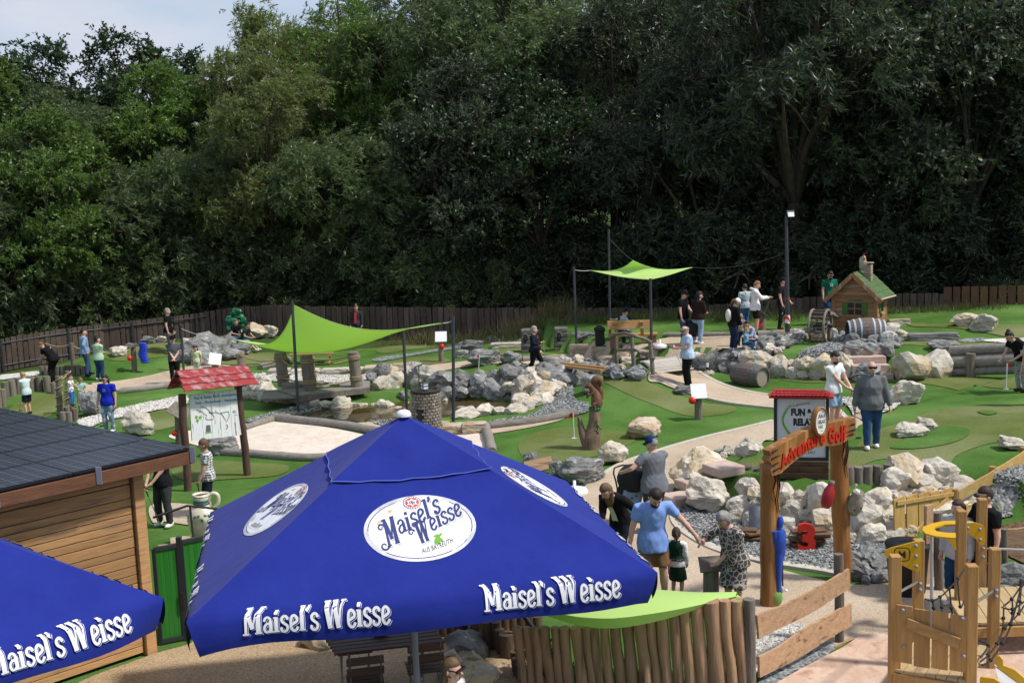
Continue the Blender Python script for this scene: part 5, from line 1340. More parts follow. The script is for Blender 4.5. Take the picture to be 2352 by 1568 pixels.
mb.ball(c + MR @ Vector((0,0,.19)),.036); mb.mi(2); mb.ball(c + MR @ Vector((.06,-.11,-.02)),(.02,.008,.02)); mb.ball(c + MR @ Vector((-.03,-.125,-.06)),(.016,.008,.016)); mb.build('carved_jug',[M_STONEW,I_WHITE,I_BLUE],arch)
M_CBLUE = mat('blue_paint',(.02,.06,.36),(.025,.09,.45),rough=.45,scale=3,bump=.3); M_CGRN = mat('green_paint',(.13,.27,.06),(.2,.36,.12),rough=.5,scale=4)
def A7(x,y): return (1666 + x / 3.4286,1127 + y / 3.4286)
def ap(x,y,o=.06): return plane_hit(*A7(x,y),PL,AN) - PL + AN * o
mb = MB()
def limb(pts,rs): mb.tube(spline([ap(*p) for p in pts],3),np.interp(np.linspace(0,1,(len(pts) - 1) * 3 + 1),np.linspace(0,1,len(rs)),rs),8)
limb([(410,195),(410,230),(408,282)],[.03,.05,.035]); limb([(395,300),(400,380),(405,480)],[.075,.095,.062]); limb([(400,470),(398,600),(396,775)],[.062,.05,.036])
limb([(362,310),(380,400),(425,510)],[.03,.032,.022]); limb([(435,310),(438,420),(430,515)],[.03,.028,.022]); mb.mi(1); mb.tube([ap(425,505),ap(428,760)],.012,6); mb.mi(2)
mb.ball(ap(388,835,.03),(.10,.07,.13)); mb.mi(3); mb.ball(ap(437,768,.1),.026); mb.mi(4); mb.ball(ap(415,762,.08),(.03,.03,.05))
mb.build('carved_golfer',[M_CBLUE,M_BARK,M_CGRN,I_WHITE,I_GREY],arch)

# red figure three, plank stacks, slate tile
M_STACK = mat('dark_plank',(.10,.055,.03),(.17,.10,.055),rough=.85,scale=4,stretch=(1,1,8),bump=.4,tint=.2)
def stack(px,py,w,n,label,seed):
 rr = random.Random(seed); p = G(px,py); t = thing('plank_stack',label,'plank stack',p)
 for k in range(n):
  mb = MB(); mb.box((0,0,0),(w * rr.uniform(.9,1.1),.22,.035),bev=.004); link('plank',mb.mesh('plank',M_STACK),t,(rr.uniform(-.08,.08),rr.uniform(-.06,.06),.02 + .037 * k),(0,rr.uniform(-.05,.05),rr.uniform(-.5,.5)))
 return p
sp_ = stack(*A7(660,455),.52,9,'stack of dark planks behind the red figure three',3); stack(*A7(250,405),.5,5,'stack of dark planks under the blue grey tile',4); stack(*A7(130,395),.4,6,'stack of dark planks between grandmother and arch post',6)
t3 = G(*A7(640,478)); t = thing('red_number','big red figure 3 leaning on the dark plank stack','number sign',t3)
v,f = text_geo('3',.66,.03,1.0,.04,'CENTER'); link('figure',mesh('figure',[Vector((p.x,-p.z * 1.0,p.y + .01)) for p in v],f,M_LRED),t)
t = thing('slate_tile','curved blue grey tile leaning by the arch post','tile',G(*A7(245,345))); mb = MB(); V = []; Fc = []
for i in range(6):
 for j in range(7): a = -1.0 + j / 3; V.append((.16 * math.sin(a) * 1.1,-.1 * math.cos(a),.05 + i * .1)); V.append((.145 * math.sin(a) * 1.1,-.085 * math.cos(a),.05 + i * .1))
for i in range(5):
 for j in range(6):
  for q in (0,1): Fc.append((14 * i + 2 * j + q,14 * i + 2 * j + 2 + q,14 * i + 16 + 2 * j + q,14 * i + 14 + 2 * j + q))
mb.raw(V,Fc,True); mb.build('tile',mat('slate_blue',(.16,.2,.25),(.3,.33,.37),rough=.6,scale=5,bump=.4),t)

# ------------------------------------------------------------------ park sign with red roof
M_SHING = mat('red_roof',(.26,.012,.015),(.34,.02,.02),rough=.6,scale=8,bump=.3); M_PANEL = plain('sign_panel',(.56,.60,.63),.35); M_DKWOOD = mat('dark_wood',(.055,.03,.016),(.09,.05,.027),rough=.8,scale=3,stretch=(.6,4,4),bump=.5)
SB = G(1842,1094); sN = Vector((-.30,-1,0)).normalized(); sX = Vector((-sN.y,sN.x,0)); s = ppm(SB)
sg = thing('park_sign','tall sign board with red roof and FUN and RELAX print behind the arch','sign',SB)
def sgp(px,py,o=0.0): return plane_hit(px,py,SB,sN) - SB + sN * o
def z6p(x,y,o=0.0): return sgp(*z6((x,y))[0],o)
SM = Matrix((sX,Vector((0,0,1)),sN)).transposed()
def s2(x,y): p = z6p(x,y); return (p.dot(sX),p.z)
mb = MB(); mb.prism([s2(1258,1062),s2(1706,1062),s2(1703,520),s2(1256,516)],SM.to_4x4() @ Matrix.Translation((0,0,-.02)),.04); mb.build('panel',M_PANEL,sg)
mb = MB()
for a,b in (((1245,1075),(1245,512)),((1720,1085),(1722,515)),((1245,1072),(1722,1078)),((1240,508),(1725,512))): mb.beam(z6p(*a),z6p(*b),.06,.09,up=sN)
mb.build('frame',I_BLACK,sg)
mb = MB()
for i,(y0,y1) in enumerate(((1085,1135),(1137,1190),(1192,1250))):
 m0,m1 = z6p(1300,(y0 + y1) / 2),z6p(1735,(y0 + y1) / 2 + 8); hh = abs(z6p(1500,y0).z - z6p(1500,y1).z)
 mb = MB(); mb.beam(m0 - sX * .12,m1,.16 + .01 * i,hh,bev=.01); mb.build('base_timber',M_DKWOOD,sg)
rl,rr_ = z6p(1190,492),z6p(1782,496); rl2,rr2 = z6p(1250,442),z6p(1730,452)
mb = MB(); d_ = sN * .17
mb.raw([rl + d_,rr_ + d_,rr2,rl2,rl - d_,rr_ - d_,rl + d_ - Vector((0,0,.03)),rr_ + d_ - Vector((0,0,.03)),rl - d_ - Vector((0,0,.03)),rr_ - d_ - Vector((0,0,.03))],[(0,1,2,3),(5,4,3,2),(4,0,3),(1,5,2),(6,7,1,0),(9,8,4,5),(8,9,7,6),(7,9,5,1),(8,6,0,4)])
rf = mb.build('roof',M_SHING,sg)
for r_ in range(3):
 for k in range(15):
  f0,f1 = (r_ + .02) / 3,(r_ + 1.1) / 3; e = ((k + (.5 if r_ % 2 else 0)) / 15.5)
  a_ = (rl + d_).lerp(rr_ + d_,e); b_ = rl2.lerp(rr2,e); w_ = (rr_ - rl).length / 15.5 * .9 * (1 - .15 * f0)
  p0 = a_.lerp(b_,f0); p1 = a_.lerp(b_,f1); up_ = Vector((0,0,1)) * .02 + sN * .01
  mb = MB(); mb.beam(p0 + up_ * (1.2 - .3 * 0),p1 + up_ * .5,w_,.012,up=(p1 - p0).cross(sX)); mb.build('shingle',M_SHING,rf)
F_ = Flat(); F_.text('moments',.08,.78,.16,0,0,.12,shear=.35,xs=.95); F_.text('FUN &',.02,.43,.31,1,0,0,bold=.02,xs=.92); F_.text('RELAX',.12,.10,.31,1,0,0,bold=.02,xs=.92); F_.text('PARK',.10,-.36,.30,2,0,0,bold=.02,xs=.92); F_.text('THURNAU',.16,-.86,.155,1,0,0,space=1.12)
arc = [(-.42 - .28 * math.sin(k / 14 * PI),.72 - .95 * k / 14) for k in range(15)]
F_.stroke(arc,.02,2,0,.10)
for k in range(15):
 x,y = arc[k]; F_.poly([(x - .02,y),(x + .03,y),(x - .05 + .02 * math.sin(k * 5),y + .1)],2,.0006 * (1 + k % 4)); F_.poly([(x - .02,y - .02),(x + .02,y),(x - .1,y + .05)],2,.0006 * (2 + k % 3))
for k in range(6): F_.poly([(-.42 + .05 * k,.72),(-.37 + .05 * k,.72),(-.38 + .05 * k,.80 + .05 * math.sin(k * 4))],2,.0006 * (1 + k % 3))
F_.stroke([(.62 + .1 * math.sin(k / 8 * PI),.35 - .6 * k / 8) for k in range(9)],.06,1,0,.02)
pc_ = (z6p(1258,1062) + z6p(1703,520)) / 2; hw_ = (z6p(1703,800) - z6p(1258,800)).dot(sX) / 2; hh_ = (z6p(1480,520) - z6p(1480,1062)).z / 2
F_.build('lettering',lambda p: pc_ + sX * (p.x * hw_ * 1.05) + Vector((0,0,p.y * hh_)) + sN * (.023 + p.z),[I_DKRED,I_BLACK,I_GREEN],sg)

# ------------------------------------------------------------------ information board with weathered red roof
M_RDPAINT = mat('worn_red_paint',(.30,.026,.03),(.24,.02,.025),rough=.7,scale=4,stretch=(1,5,5),col3=(.36,.24,.24),s3=1.4,l3=.50,h3=.70,bump=.3)
M_BRLOG = mat('brown_log',(.10,.055,.038),(.065,.035,.025),rough=.85,scale=4,stretch=(4,4,.8),bump=.6)
M_WBOARD = mat('white_washed_board',(.74,.75,.77),(.62,.64,.67),rough=.75,scale=5,stretch=(6,6,.6),col3=(.10,.10,.10),s3=3.5,l3=.63,h3=.68,bump=.2)
IB1,IB2 = G(431,1127),G(568,1092); ID = (IB2 - IB1); ID.z = 0; ID.normalize(); INn = Vector((ID.y,-ID.x,0))
ib = thing('info_board','park map board with weathered red roof on brown log posts','information board',IB1)
def ibp(px,py,o=0.0): return plane_hit(px,py,IB1,INn) - IB1 + INn * o
for foot,tops in ((Vector((0,0,-.1)),(418,905)),(IB2 - IB1 + Vector((0,0,-.1)),(547,886))):
 tq = ibp(*tops); mb = MB(); mb.tube(spline([foot,foot.lerp(tq,.35) + ID * .02,foot.lerp(tq,.7) - ID * .015,tq],4),.085,10); mb.jitter(.012,4); mb.build('post',M_BRLOG,ib)
def a2(x,y): return (392 + x / 4,882 + y / 4)
cT = [(162,98),(253,86),(350,74),(436,64),(530,52),(622,42)]; cB = [(190,520),(300,506),(382,496),(460,486),(558,474),(652,462)]
for k in range(5):
 q = [ibp(*a2(*cB[k]),.03),ibp(*a2(*cB[k + 1]),.03),ibp(*a2(*cT[k + 1]),.03),ibp(*a2(*cT[k]),.03)]; g_ = ID * .004
 mb = MB(); fr = [q[0] + g_,q[1] - g_,q[2] - g_,q[3] + g_]; bkk = [p - INn * .03 for p in fr]; mb.raw(fr + bkk,[(0,1,2,3),(7,6,5,4),(0,4,5,1),(1,5,6,2),(2,6,7,3),(3,7,4,0)]); mb.build('board',M_WBOARD,ib)
def ibmap(p): return ibp(*a2(p.x,p.y),.036 + p.z)
F_ = Flat()
def st2(pts,w,m): F_.stroke(pts,w,m)
st2([(225,235),(262,242),(285,255),(300,275),(322,280),(312,310),(325,325),(380,322),(392,300),(370,270),(345,260),(345,240),(312,215),(275,205)],5,0); st2([(345,245),(365,262),(410,258),(440,268),(460,262),(525,250),(530,290),(505,345),(478,300),(450,262)],5,0)
F_.poly([(315,435),(360,430),(355,372),(318,376)],2,.001); F_.poly([(300,450),(340,430),(375,440)],1,.002)
for (x,y) in ((228,300),(262,302),(238,332)): F_.ell(x,y,13,14,1,.001,10); st2([(x,y + 10),(x + 2,y + 24)],3,1)
st2([(505,365),(515,385),(505,410)],9,3); st2([(560,250),(580,262),(595,255)],5,0); st2([(565,240),(590,245)],4,0); st2([(570,285),(605,280)],3,0); st2([(245,255),(265,250),(262,262)],8,4); st2([(400,235),(410,250)],6,4)
for (body,x0,y0,x1,y1,hgt) in (('Fun & Relax Park -momente-',205,140,600,100,34),('Fritz - Hornschuch - Naturpfad',218,184,608,148,34)):
 v,f = text_geo(body,1,.03,1,0,'LEFT',2,0,1.1); wm = max(p.x for p in v)
 F_.add([(x0 + (x1 - x0) * p.x / wm,y0 + (y1 - y0) * p.x / wm - p.y * hgt) for p in v],[q[::-1] for q in f],5,.0)
F_.build('lettering',ibmap,[I_BLACK,I_GREEN,plain('dk_grey_print',(.12,.13,.14)),I_RED,I_GOLD,I_SKY],ib)
# roof: two slopes of three boards each
def z1(x,y): return (x / 4,637 + y / 4)
rA,rB = ibp(*z1(1618,870),0),ibp(*z1(2268,818),0)
def roof_slope(sgn,name):
 dn = INn * sgn * .27 - Vector((0,0,.40)); sdn = -ID * .0
 for k in range(3):
  p0a,p0b = rA + dn * (k / 3) - ID * (.02 * k),rB + dn * (k / 3) + ID * (.02 * k); p1a,p1b = rA + dn * ((k + 1.1) / 3) - ID * (.02 * k),rB + dn * ((k + 1.1) / 3) + ID * (.03 * k)
  nn_ = dn.cross(ID).normalized(); nn_ = nn_ if nn_.z > 0 else -nn_; l0,l1 = nn_ * (.012 + .0),nn_ * (.035)
  n_ = 9; V = []
  for i in range(n_ + 1):
   e = i / n_; w_ = .012 * math.sin(i * 2.1 + k)
   for p,l_ in ((p0a.lerp(p0b,e),l0),(p1a.lerp(p1b,e) + dn.normalized() * w_,l1)): V += [p + l_,p + l_ + nn_ * .028]
  Fc = []
  for i in range(n_):
   a = 4 * i; b = a + 4; Fc += [(a + 1,b + 1,b + 3,a + 3),(a,a + 2,b + 2,b),(a + 2,a + 3,b + 3,b + 2),(a,b,b + 1,a + 1)]
  Fc += [(0,1,3,2),(4 * n_,4 * n_ + 2,4 * n_ + 3,4 * n_ + 1)]
  link('roof_board',mesh('roof_board',V,Fc,M_RDPAINT),ib)
roof_slope(1,'f'); roof_slope(-1,'b')
mb = MB(); mb.beam(rA + Vector((0,0,.01)),rB + Vector((0,0,.01)),.05,.05); mb.build('ridge_board',M_RDPAINT,ib)

# ------------------------------------------------------------------ play equipment and board fences at the lower right
tw = thing('climbing_tower','wooden climbing tower with yellow plates and rope net in the pink sand','climbing tower',gz(4.9,13.3))
TO = tw.location
def twp(px,py,y): return at_y(px,py,y) - TO
PO = {}
M_BOLT = plain('grey_cap',(.25,.28,.36),.4); M_STEELP = plain('polished_steel',(.5,.5,.5),.25,.8); M_YEL = plain('yellow_plate',(.62,.36,.012),.45); M_NET = plain('black_rope',(.012,.013,.016),.7)
for nm,px,py,y,w in (('a',2056,1274,13.0,.125),('c',2232,1296,12.6,.125),('b',2110,1238,13.9,.12),('d',2285,1258,13.8,.12),('e',2208,1171,15.0,.12),('f',2256,1144,15.6,.12)):
 tq = twp(px,py,y); zf = T(tq.x + TO.x,tq.y + TO.y) - TO.z - .1; h_ = tq.z - zf; mb = MB(); mb.box((tq.x,tq.y,zf + h_ / 2),(w,w,h_),.22 - .3,.008); mb.build('post',M_OAK,tw); PO[nm] = tq
def tbox(name,a,b,wd,hh,m,up=(0,0,1)): mb = MB(); mb.beam(a,b,wd,hh,up,.004); return mb.build(name,m,tw)
pa,pc = PO['a'],PO['c']; fd = (pc - pa); fd.z = 0; fn = Vector((fd.y,-fd.x,0)).normalized(); fu = fd.normalized(); L_ = fd.length
zt,zb_ = twp(2140,1393,12.8).z,twp(2140,1525,12.8).z
for k in range(4):
 c = pa.lerp(pc,(k + .62) / 4.24) + fn * .07; c.z = 0; w = L_ / 4.6; t0 = zt - .03 * k * 0 - (.0,.02,.02,.03)[k]; t1 = zb_ + (0,-.02,-.01,0)[k]
 mb = MB(); mb.beam(c + Vector((0,0,t1)),c + Vector((0,0,t0)),.026,w * .97,up=fn.cross(Vector((0,0,1))),bev=.004); mb.build('panel_board',M_OAK,tw)
qa,qb = plane_hit(*A7(1425,1040),pa + TO + fn * .11,fn) - TO,plane_hit(*A7(1840,1200),pa + TO + fn * .11,fn) - TO
mb = MB(); mb.beam(qa,qb,.026,.13,up=fn.cross((qb - qa).normalized()) * -1,bev=.004); mb.build('cross_board',M_OAKX,tw)
for (x,y) in ((1398,937),(1405,1222),(1868,1003),(1878,1300)):
 mb = MB(); mb.ball(plane_hit(*A7(x,y),pa + TO + fn * .09,fn) - TO,.022); mb.build('bolt_cap',M_BOLT,tw)
zd = zb_ - .12; bd = (PO['b'] - pa); bd.z = 0
for k in range(7):
 e0 = pa + fd * (-.02) + bd * ((k + .0) / 7); e1_ = pa + fd * 1.02 + bd * (k / 7)
 e0 = pa + fd * ((k + .5) / 7) ; e1_ = e0 + bd * 1.0; e0 -= bd * .06; e0.z = e1_.z = zd
 tbox('deck_board',e0,e1_,L_ / 7 * .95,.035,mat('pale_deck',(.45,.33,.18),(.38,.27,.14),rough=.8,scale=4,stretch=(5,.6,5),bump=.3,tint=.1))
tbox('deck_beam',Vector((pa.x,pa.y,zd - .09)) - fn * -.07,Vector((pc.x,pc.y,zd - .09)) + fn * .07,.04,.12,M_OAK)
dd = Vector((5.75,14.9,0)) - Vector((TO.x,TO.y,0))
zd2 = twp(2300,1400,14.6).z
for k in range(9):
 a = Vector((5.75 + .17 * k,14.15,0)) - TO; b = Vector((5.95 + .17 * k,15.4,0)) - TO; a.z = b.z = zd2; tbox('deck_board',a,b,.16,.035,MATS['pale_deck'])
tbox('deck_beam',Vector((5.7,14.12,0)) - Vector((TO.x,TO.y,0)) + Vector((0,0,zd2 - .1)),Vector((7.3,14.12,0)) - Vector((TO.x,TO.y,0)) + Vector((0,0,zd2 - .1)),.04,.13,M_OAK)
for (p,q,h1_,h2_) in ((PO['a'],PO['b'],.62,.55),(PO['c'],PO['d'],.62,.55)):
 mb = MB(); mb.tube([Vector((p.x,p.y,p.z - .48)),Vector((q.x,q.y,q.z - .55))],.018,8); mb.build('steel_bar',M_STEELP,tw)
q = PO['f']; mb = MB(); mb.tube([Vector((q.x,q.y,q.z - .72)),Vector((q.x + 1.4,q.y - .2,q.z - .76))],.018,8); mb.build('steel_bar',M_STEELP,tw)
for p,dz_ in ((PO['b'],-.55),(PO['b'],-.63),(PO['d'],-.52),(PO['d'],-.6),(PO['f'],-.7),(PO['f'],-.82)): mb = MB(); mb.ball(Vector((p.x - .0,p.y - .075,p.z + dz_)),.024); mb.build('bolt_cap',M_BOLT,tw)
def plate(name,pts,y,n=None,t_=.02,mm=None):
 nn_ = Vector(n or (-.15,-1,0)).normalized(); c0 = at_y(*A7(*pts[0]),y); X = Vector((-nn_.y,nn_.x,0)).normalized(); Y = nn_.cross(X) * 1; Mx = Matrix((X,Y,nn_)).transposed()
 P = [plane_hit(*A7(*q),c0,nn_) - c0 for q in pts]; P2 = [(p.dot(X),p.dot(Y)) for p in P]
 ar = sum(P2[i][0] * P2[(i + 1) % len(P2)][1] - P2[(i + 1) % len(P2)][0] * P2[i][1] for i in range(len(P2)))
 if ar < 0: P2 = P2[::-1]
 mb = MB(); mb.prism(P2,Matrix.Translation(c0 - TO) @ Mx.to_4x4(),t_); o = mb.build(name,mm or M_YEL,tw); return o,c0,nn_,X
pl_o,c0,nn_,X = plate('yellow_plate',[(1250,490),(1260,465),(1300,445),(1480,398),(1510,394),(1530,405),(1536,430),(1540,600),(1530,622),(1500,628),(1460,615),(1290,530),(1258,515)],13.8)
FM = Flat(); v,f = text_geo('M',1,.025,1.0); FM.add([(p.x * .62,p.y * .62 - .22) for p in v],f,0); F_ = Flat()
rr2_ = [(math.copysign(abs(math.cos(a)) ** .5,math.cos(a)) * .46,math.copysign(abs(math.sin(a)) ** .5,math.sin(a)) * .42) for a in [2 * PI * k / 28 for k in range(29)]]; F_.stroke(rr2_,.055,0)
mC = plane_hit(*A7(1392,500),c0 + nn_ * .024,nn_) - TO
FM.build('letter',lambda p: mC + X * (p.x * .2) + Vector((0,0,p.y * .2)) + nn_ * p.z,[I_BLACK],pl_o); F_.build('emblem_outline',lambda p: mC + X * (p.x * .2) + Vector((0,0,p.y * .2)) + nn_ * p.z,[I_BLACK],pl_o)
for q in ((1500,430),(1502,512),(1504,592)): mb = MB(); mb.ball(plane_hit(*A7(*q),c0 + nn_ * .02,nn_) - TO,.024); mb.build('bolt_cap',M_BOLT,pl_o)
o_,c1,n1,X1 = plate('yellow_plate',[(1898,250),(1960,245),(2030,268),(2042,290),(2045,400),(2030,422),(2000,420),(1975,380),(1920,335),(1898,310)],15.45)
for q in ((1910,290),(2005,300),(2008,382)): mb = MB(); mb.ball(plane_hit(*A7(*q),c1 + n1 * .02,n1) - TO,.024); mb.build('bolt_cap',M_BOLT,o_)
plate('yellow_plate',[(1725,370),(1810,360),(1818,465),(1790,440),(1770,400)],14.9)
# ring plate, horizontal
zr = at_y(*A7(1690,300),14.9).z
def onz(x,y,z): return on(*A7(x,y),z)
ro = [onz(1815,232,zr),onz(1720,235,zr),onz(1620,255,zr),onz(1560,280,zr),onz(1550,305,zr),onz(1580,335,zr),onz(1660,355,zr),onz(1760,365,zr),onz(1815,368,zr)]
ri = [onz(1815,262,zr),onz(1760,265,zr),onz(1700,270,zr),onz(1655,283,zr),onz(1645,300,zr),onz(1665,315,zr),onz(1720,325,zr),onz(1770,328,zr),onz(1815,330,zr)]
mb = MB(); n_ = len(ro); V = [p - TO for p in ro + ri] + [p - TO - Vector((0,0,.022)) for p in ro + ri]; Fc = []
for i in range(n_ - 1): Fc += [(i,i + 1,n_ + i + 1,n_ + i),(2 * n_ + i,3 * n_ + i,3 * n_ + i + 1,2 * n_ + i + 1),(i,2 * n_ + i,2 * n_ + i + 1,i + 1),(n_ + i,n_ + i + 1,3 * n_ + i + 1,3 * n_ + i)]
mb.raw(V,Fc); mb.build('ring_plate',M_YEL,tw)
mb = MB(); q = at_y(*A7(1625,340),14.95) - TO; mb.tube([q,Vector((q.x + .02,q.y,-.1))],.024,8); mb.build('fire_pole',M_GREY if False else I_GREY,tw)
# rope nets
def net(pts_list,name):
 mb = MB(); kn = MB()
 for pts in pts_list:
  P = [at_y(*A7(*p[:2]),p[2]) - TO for p in pts]; mb.tube(spline(P,4),.011,5)
  for p in P[1:-1]: kn.ball(p,.026,7,5)
 o = mb.build(name,M_NET,tw); kn.build('knots',M_NET,o)
net([[(1575,850,13.9),(1630,862,14),(1690,835,14.2),(1760,770,14.4),(1830,690,14.6),(1900,590,14.9)],[(1690,835,14.2),(1705,915,14.1),(1700,1000,14)],[(1630,862,14),(1640,920,14),(1640,1010,14)],[(1765,770,14.4),(1780,920,14.3),(1790,1000,14.3)],[(1830,690,14.6),(1850,910,14.4),(1895,830,14.6)]],'rope_net')
net([[(2010,1340,13),(2070,1290,13.2),(2140,1200,13.4),(2200,1080,13.6),(2310,965,13.8),(2352,900,13.9)],[(2020,1370,13),(2090,1330,13.2),(2180,1200,13.4),(2250,1050,13.6),(2330,750,13.9)],[(2190,905,13.9),(2255,850,14),(2330,745,14.1),(2400,640,14.2)],[(2190,915,13.9),(2190,1000,13.8),(2180,1110,13.6)],[(2258,855,14),(2262,960,13.9),(2240,1050,13.7)],[(2330,755,14.1),(2320,870,14),(2310,965,13.8)],[(2005,1180,13.2),(2070,1215,13.2),(2010,1310,13)],[(2175,915,13.9),(2260,930,13.9),(2352,870,14)]],'rope_net')
# slide
plate('slide_side',[(2140,1295),(2160,1290),(2185,1320),(2190,1365),(2280,1400),(2360,1470),(2420,1560),(2300,1560),(2230,1460),(2160,1420),(2142,1400)],13.2,(-.5,-1,0),.03)
plate('slide_side',[(2005,1470),(2020,1455),(2120,1470),(2200,1520),(2200,1620),(2005,1620)],12.5,(-.5,-1,0),.03)
mb = MB(); a_ = at_y(*A7(2150,1460),12.9) - TO; mb.raw([a_ + Vector((-.1,-.3,.0)),a_ + Vector((.1,.35,.0)),a_ + Vector((.8,.1,-.5)),a_ + Vector((.6,-.55,-.5))],[(0,1,2,3)]); mb.build('slide_chute',I_GREY,tw)

M_BOARDX = mat('rough_board',(.46,.30,.18),(.36,.22,.125),rough=.8,scale=2.6,detail=6,stretch=(.6,6,6),bump=.4,tint=.12,col3=(.16,.085,.045),s3=1.6,l3=.6,h3=.72)
M_PINE = mat('pressure_pine',(.46,.30,.10),(.36,.22,.07),rough=.75,scale=3,detail=6,stretch=(.6,6,6),bump=.3,tint=.12,col3=(.40,.34,.14),s3=1.2)
M_PINEZ = mat('pressure_pine_upright',(.44,.28,.09),(.34,.20,.06),rough=.75,scale=3,detail=6,stretch=(6,6,.6),bump=.3,tint=.15)
def wavy_board(parent,c4,nrm,t_,m,seed,amp=.02,n=12,name='board'):
 """board between corner points (bl, br, tr, tl) with a natural edge"""
 bl,br,tr,tl = c4; V = []; Fc = []
 for i in range(n + 1):
  e = i / n; up_ = (tl.lerp(tr,e) - bl.lerp(br,e)).normalized()
  b_ = bl.lerp(br,e) + up_ * amp * math.sin(e * 7 + seed) ; t__ = tl.lerp(tr,e) + up_ * amp * (math.sin(e * 6 + seed * 2) + .5 * math.sin(e * 13 + seed))
  V += [b_,t__,b_ - nrm * t_,t__ - nrm * t_]
 for i in range(n): a = 4 * i; b = a + 4; Fc += [(a,b,b + 1,a + 1),(a + 2,a + 3,b + 3,b + 2),(a + 1,b + 1,b + 3,a + 3),(a,a + 2,b + 2,b)]
 Fc += [(0,1,3,2),(4 * n,4 * n + 2,4 * n + 3,4 * n + 1)]
 return link(name,mesh(name,V,Fc,m),parent)
# front board fence
B0 = on(1726,1580,0.0); B1 = G(1930,1476); bdv = (B1 - B0); bdv.z = 0; bdv.normalize(); bnv = Vector((bdv.y,-bdv.x,0))
bf = thing('board_fence','low fence of three wavy edged boards between two round posts, in front of the arch','fence',B0)
def bfp(x,y,o=.06): return plane_hit(*A7(x,y),B0,bnv) - B0 + bnv * o
for (x,y0,r_,foot) in ((192,852,.072,Vector((0,0,-.1))),(897,497,.062,B1 - B0)):
 tq = bfp(x,y0,-.01); ft = bfp(x + 8,1500 if x < 500 else 1190,-.01); mb = MB(); mb.tube(spline([ft - Vector((0,0,.15)),ft.lerp(tq,.5) + bdv * .008,tq],4),r_,10); mb.jitter(.006,6); mb.build('post',M_GREYWOOD,bf)
for sd,q in ((1,((237,1165),(955,770),(948,620),(222,985))),(2,((242,1468),(968,1058),(963,876),(238,1290))),(3,((372,1570),(975,1190),(968,1135),(372,1490)))):
 wavy_board(bf,[bfp(*p) for p in q],bnv,.035,M_BOARDX,sd,.018)
# plank gate and rail fence to the right
GA,GBp = G(2070,1240),G(2185,1195); gd = GBp - GA; gd.z = 0; gd.normalize(); gn = Vector((gd.y,-gd.x,0))
def a4(x,y): return (1764 + x / 4,833 + y / 4)
pg = thing('plank_gate','yellowish plank gate with a diagonal brace beside the boulder slope','gate',GA)
def pgp(x,y,o=0.0): return plane_hit(*a4(x,y),GA,gn) - GA + gn * o
for (x0,x1,y0) in ((1155,1250,1238),(1270,1368,1212),(1380,1480,1193),(1490,1568,1180),(1582,1690,1158)):
 a,b = pgp((x0 + x1) / 2,y0,.0),pgp((x0 + x1) / 2 + 8,1660 - (x0 - 1155) * .16,.0); w_ = (pgp(x1,1400) - pgp(x0,1400)).length; mb = MB(); mb.beam(b,a,w_,.025,up=gn,bev=.004); mb.build('plank',M_PINEZ,pg)
for (p,q) in (((1172,1288),(1690,1200)),((1172,1640),(1690,1520)),((1260,1640),(1640,1230))): mb = MB(); mb.beam(pgp(*p,.03),pgp(*q,.03),.03,.07,up=(0,0,1),bev=.004); mb.build('brace',M_PINE,pg)
R0,R1,R2,R3 = GBp,G(2183,1205),G(2282,1196),G(2352,1150)
rfn = thing('rail_fence','yellowish fence of three wide rails climbing to the right edge behind the tower','fence',R0)
Fq = [(1718,1158,1580),(2062,950,1480),(2345,775,1310),(2600,600,1150)]
dep = [R0.y + .02,R0.y + .9,R0.y + 1.75,R0.y + 2.6]
pts_ = [(at_y(*a4(x,t_),d_) - R0,at_y(*a4(x,b_),d_) - R0) for (x,t_,b_),d_ in zip(Fq,dep)]
for tq,bq in pts_: mb = MB(); mb.tube([Vector((bq.x,bq.y,bq.z - .25)),tq],.062,10); mb.build('post',M_OAK,rfn)
for k,(fa,fb) in enumerate(((.04,.26),(.40,.63),(.72,.95))):
 for i in range(3):
  (ta,ba),(tb_,bb) = pts_[i],pts_[i + 1]; d_ = (tb_ - ta); nn_ = Vector((d_.y,-d_.x,0)).normalized()
  c4 = [ta.lerp(ba,fb) + nn_ * .07,tb_.lerp(bb,fb) + nn_ * .07,tb_.lerp(bb,fa) + nn_ * .07,ta.lerp(ba,fa) + nn_ * .07]; wavy_board(rfn,c4,nn_,.03,M_PINE,i + k * 3,.006,name='rail')
# plank bench / back boards at the right edge
bb0 = at_y(*A7(2175,700),17.2); t = thing('plank_bench','rough plank bench back at the right edge behind the tower','bench',Vector((bb0.x,bb0.y,T(bb0.x,bb0.y)))); nn_ = Vector((-.1,-1,0)).normalized()
def bbp(x,y): return plane_hit(*A7(x,y),bb0,nn_) - t.location
wavy_board(t,[bbp(2165,430),bbp(2500,440),bbp(2500,290),bbp(2170,298)],nn_,.04,M_BOARDX,5,.02); wavy_board(t,[bbp(2170,700),bbp(2500,715),bbp(2500,590),bbp(2175,578)],nn_,.04,M_BOARDX,8,.01)
mb = MB(); mb.tube([bbp(2200,760),bbp(2200,300)],.05,8); mb.tube([bbp(2480,770),bbp(2480,300)],.05,8); mb.build('post',M_GREYWOOD,t)
tb0 = at_y(*A7(1690,790),16.6); t = thing('notice_post','thin weathered post behind the fire pole of the tower','post',Vector((tb0.x,tb0.y,T(tb0.x,tb0.y)))); q = at_y(*A7(1670,165),16.6) - t.location
mb = MB(); mb.tube([Vector((0,0,-.1)),q],.075,10); mb.build('shaft',M_GREYWOOD,t)
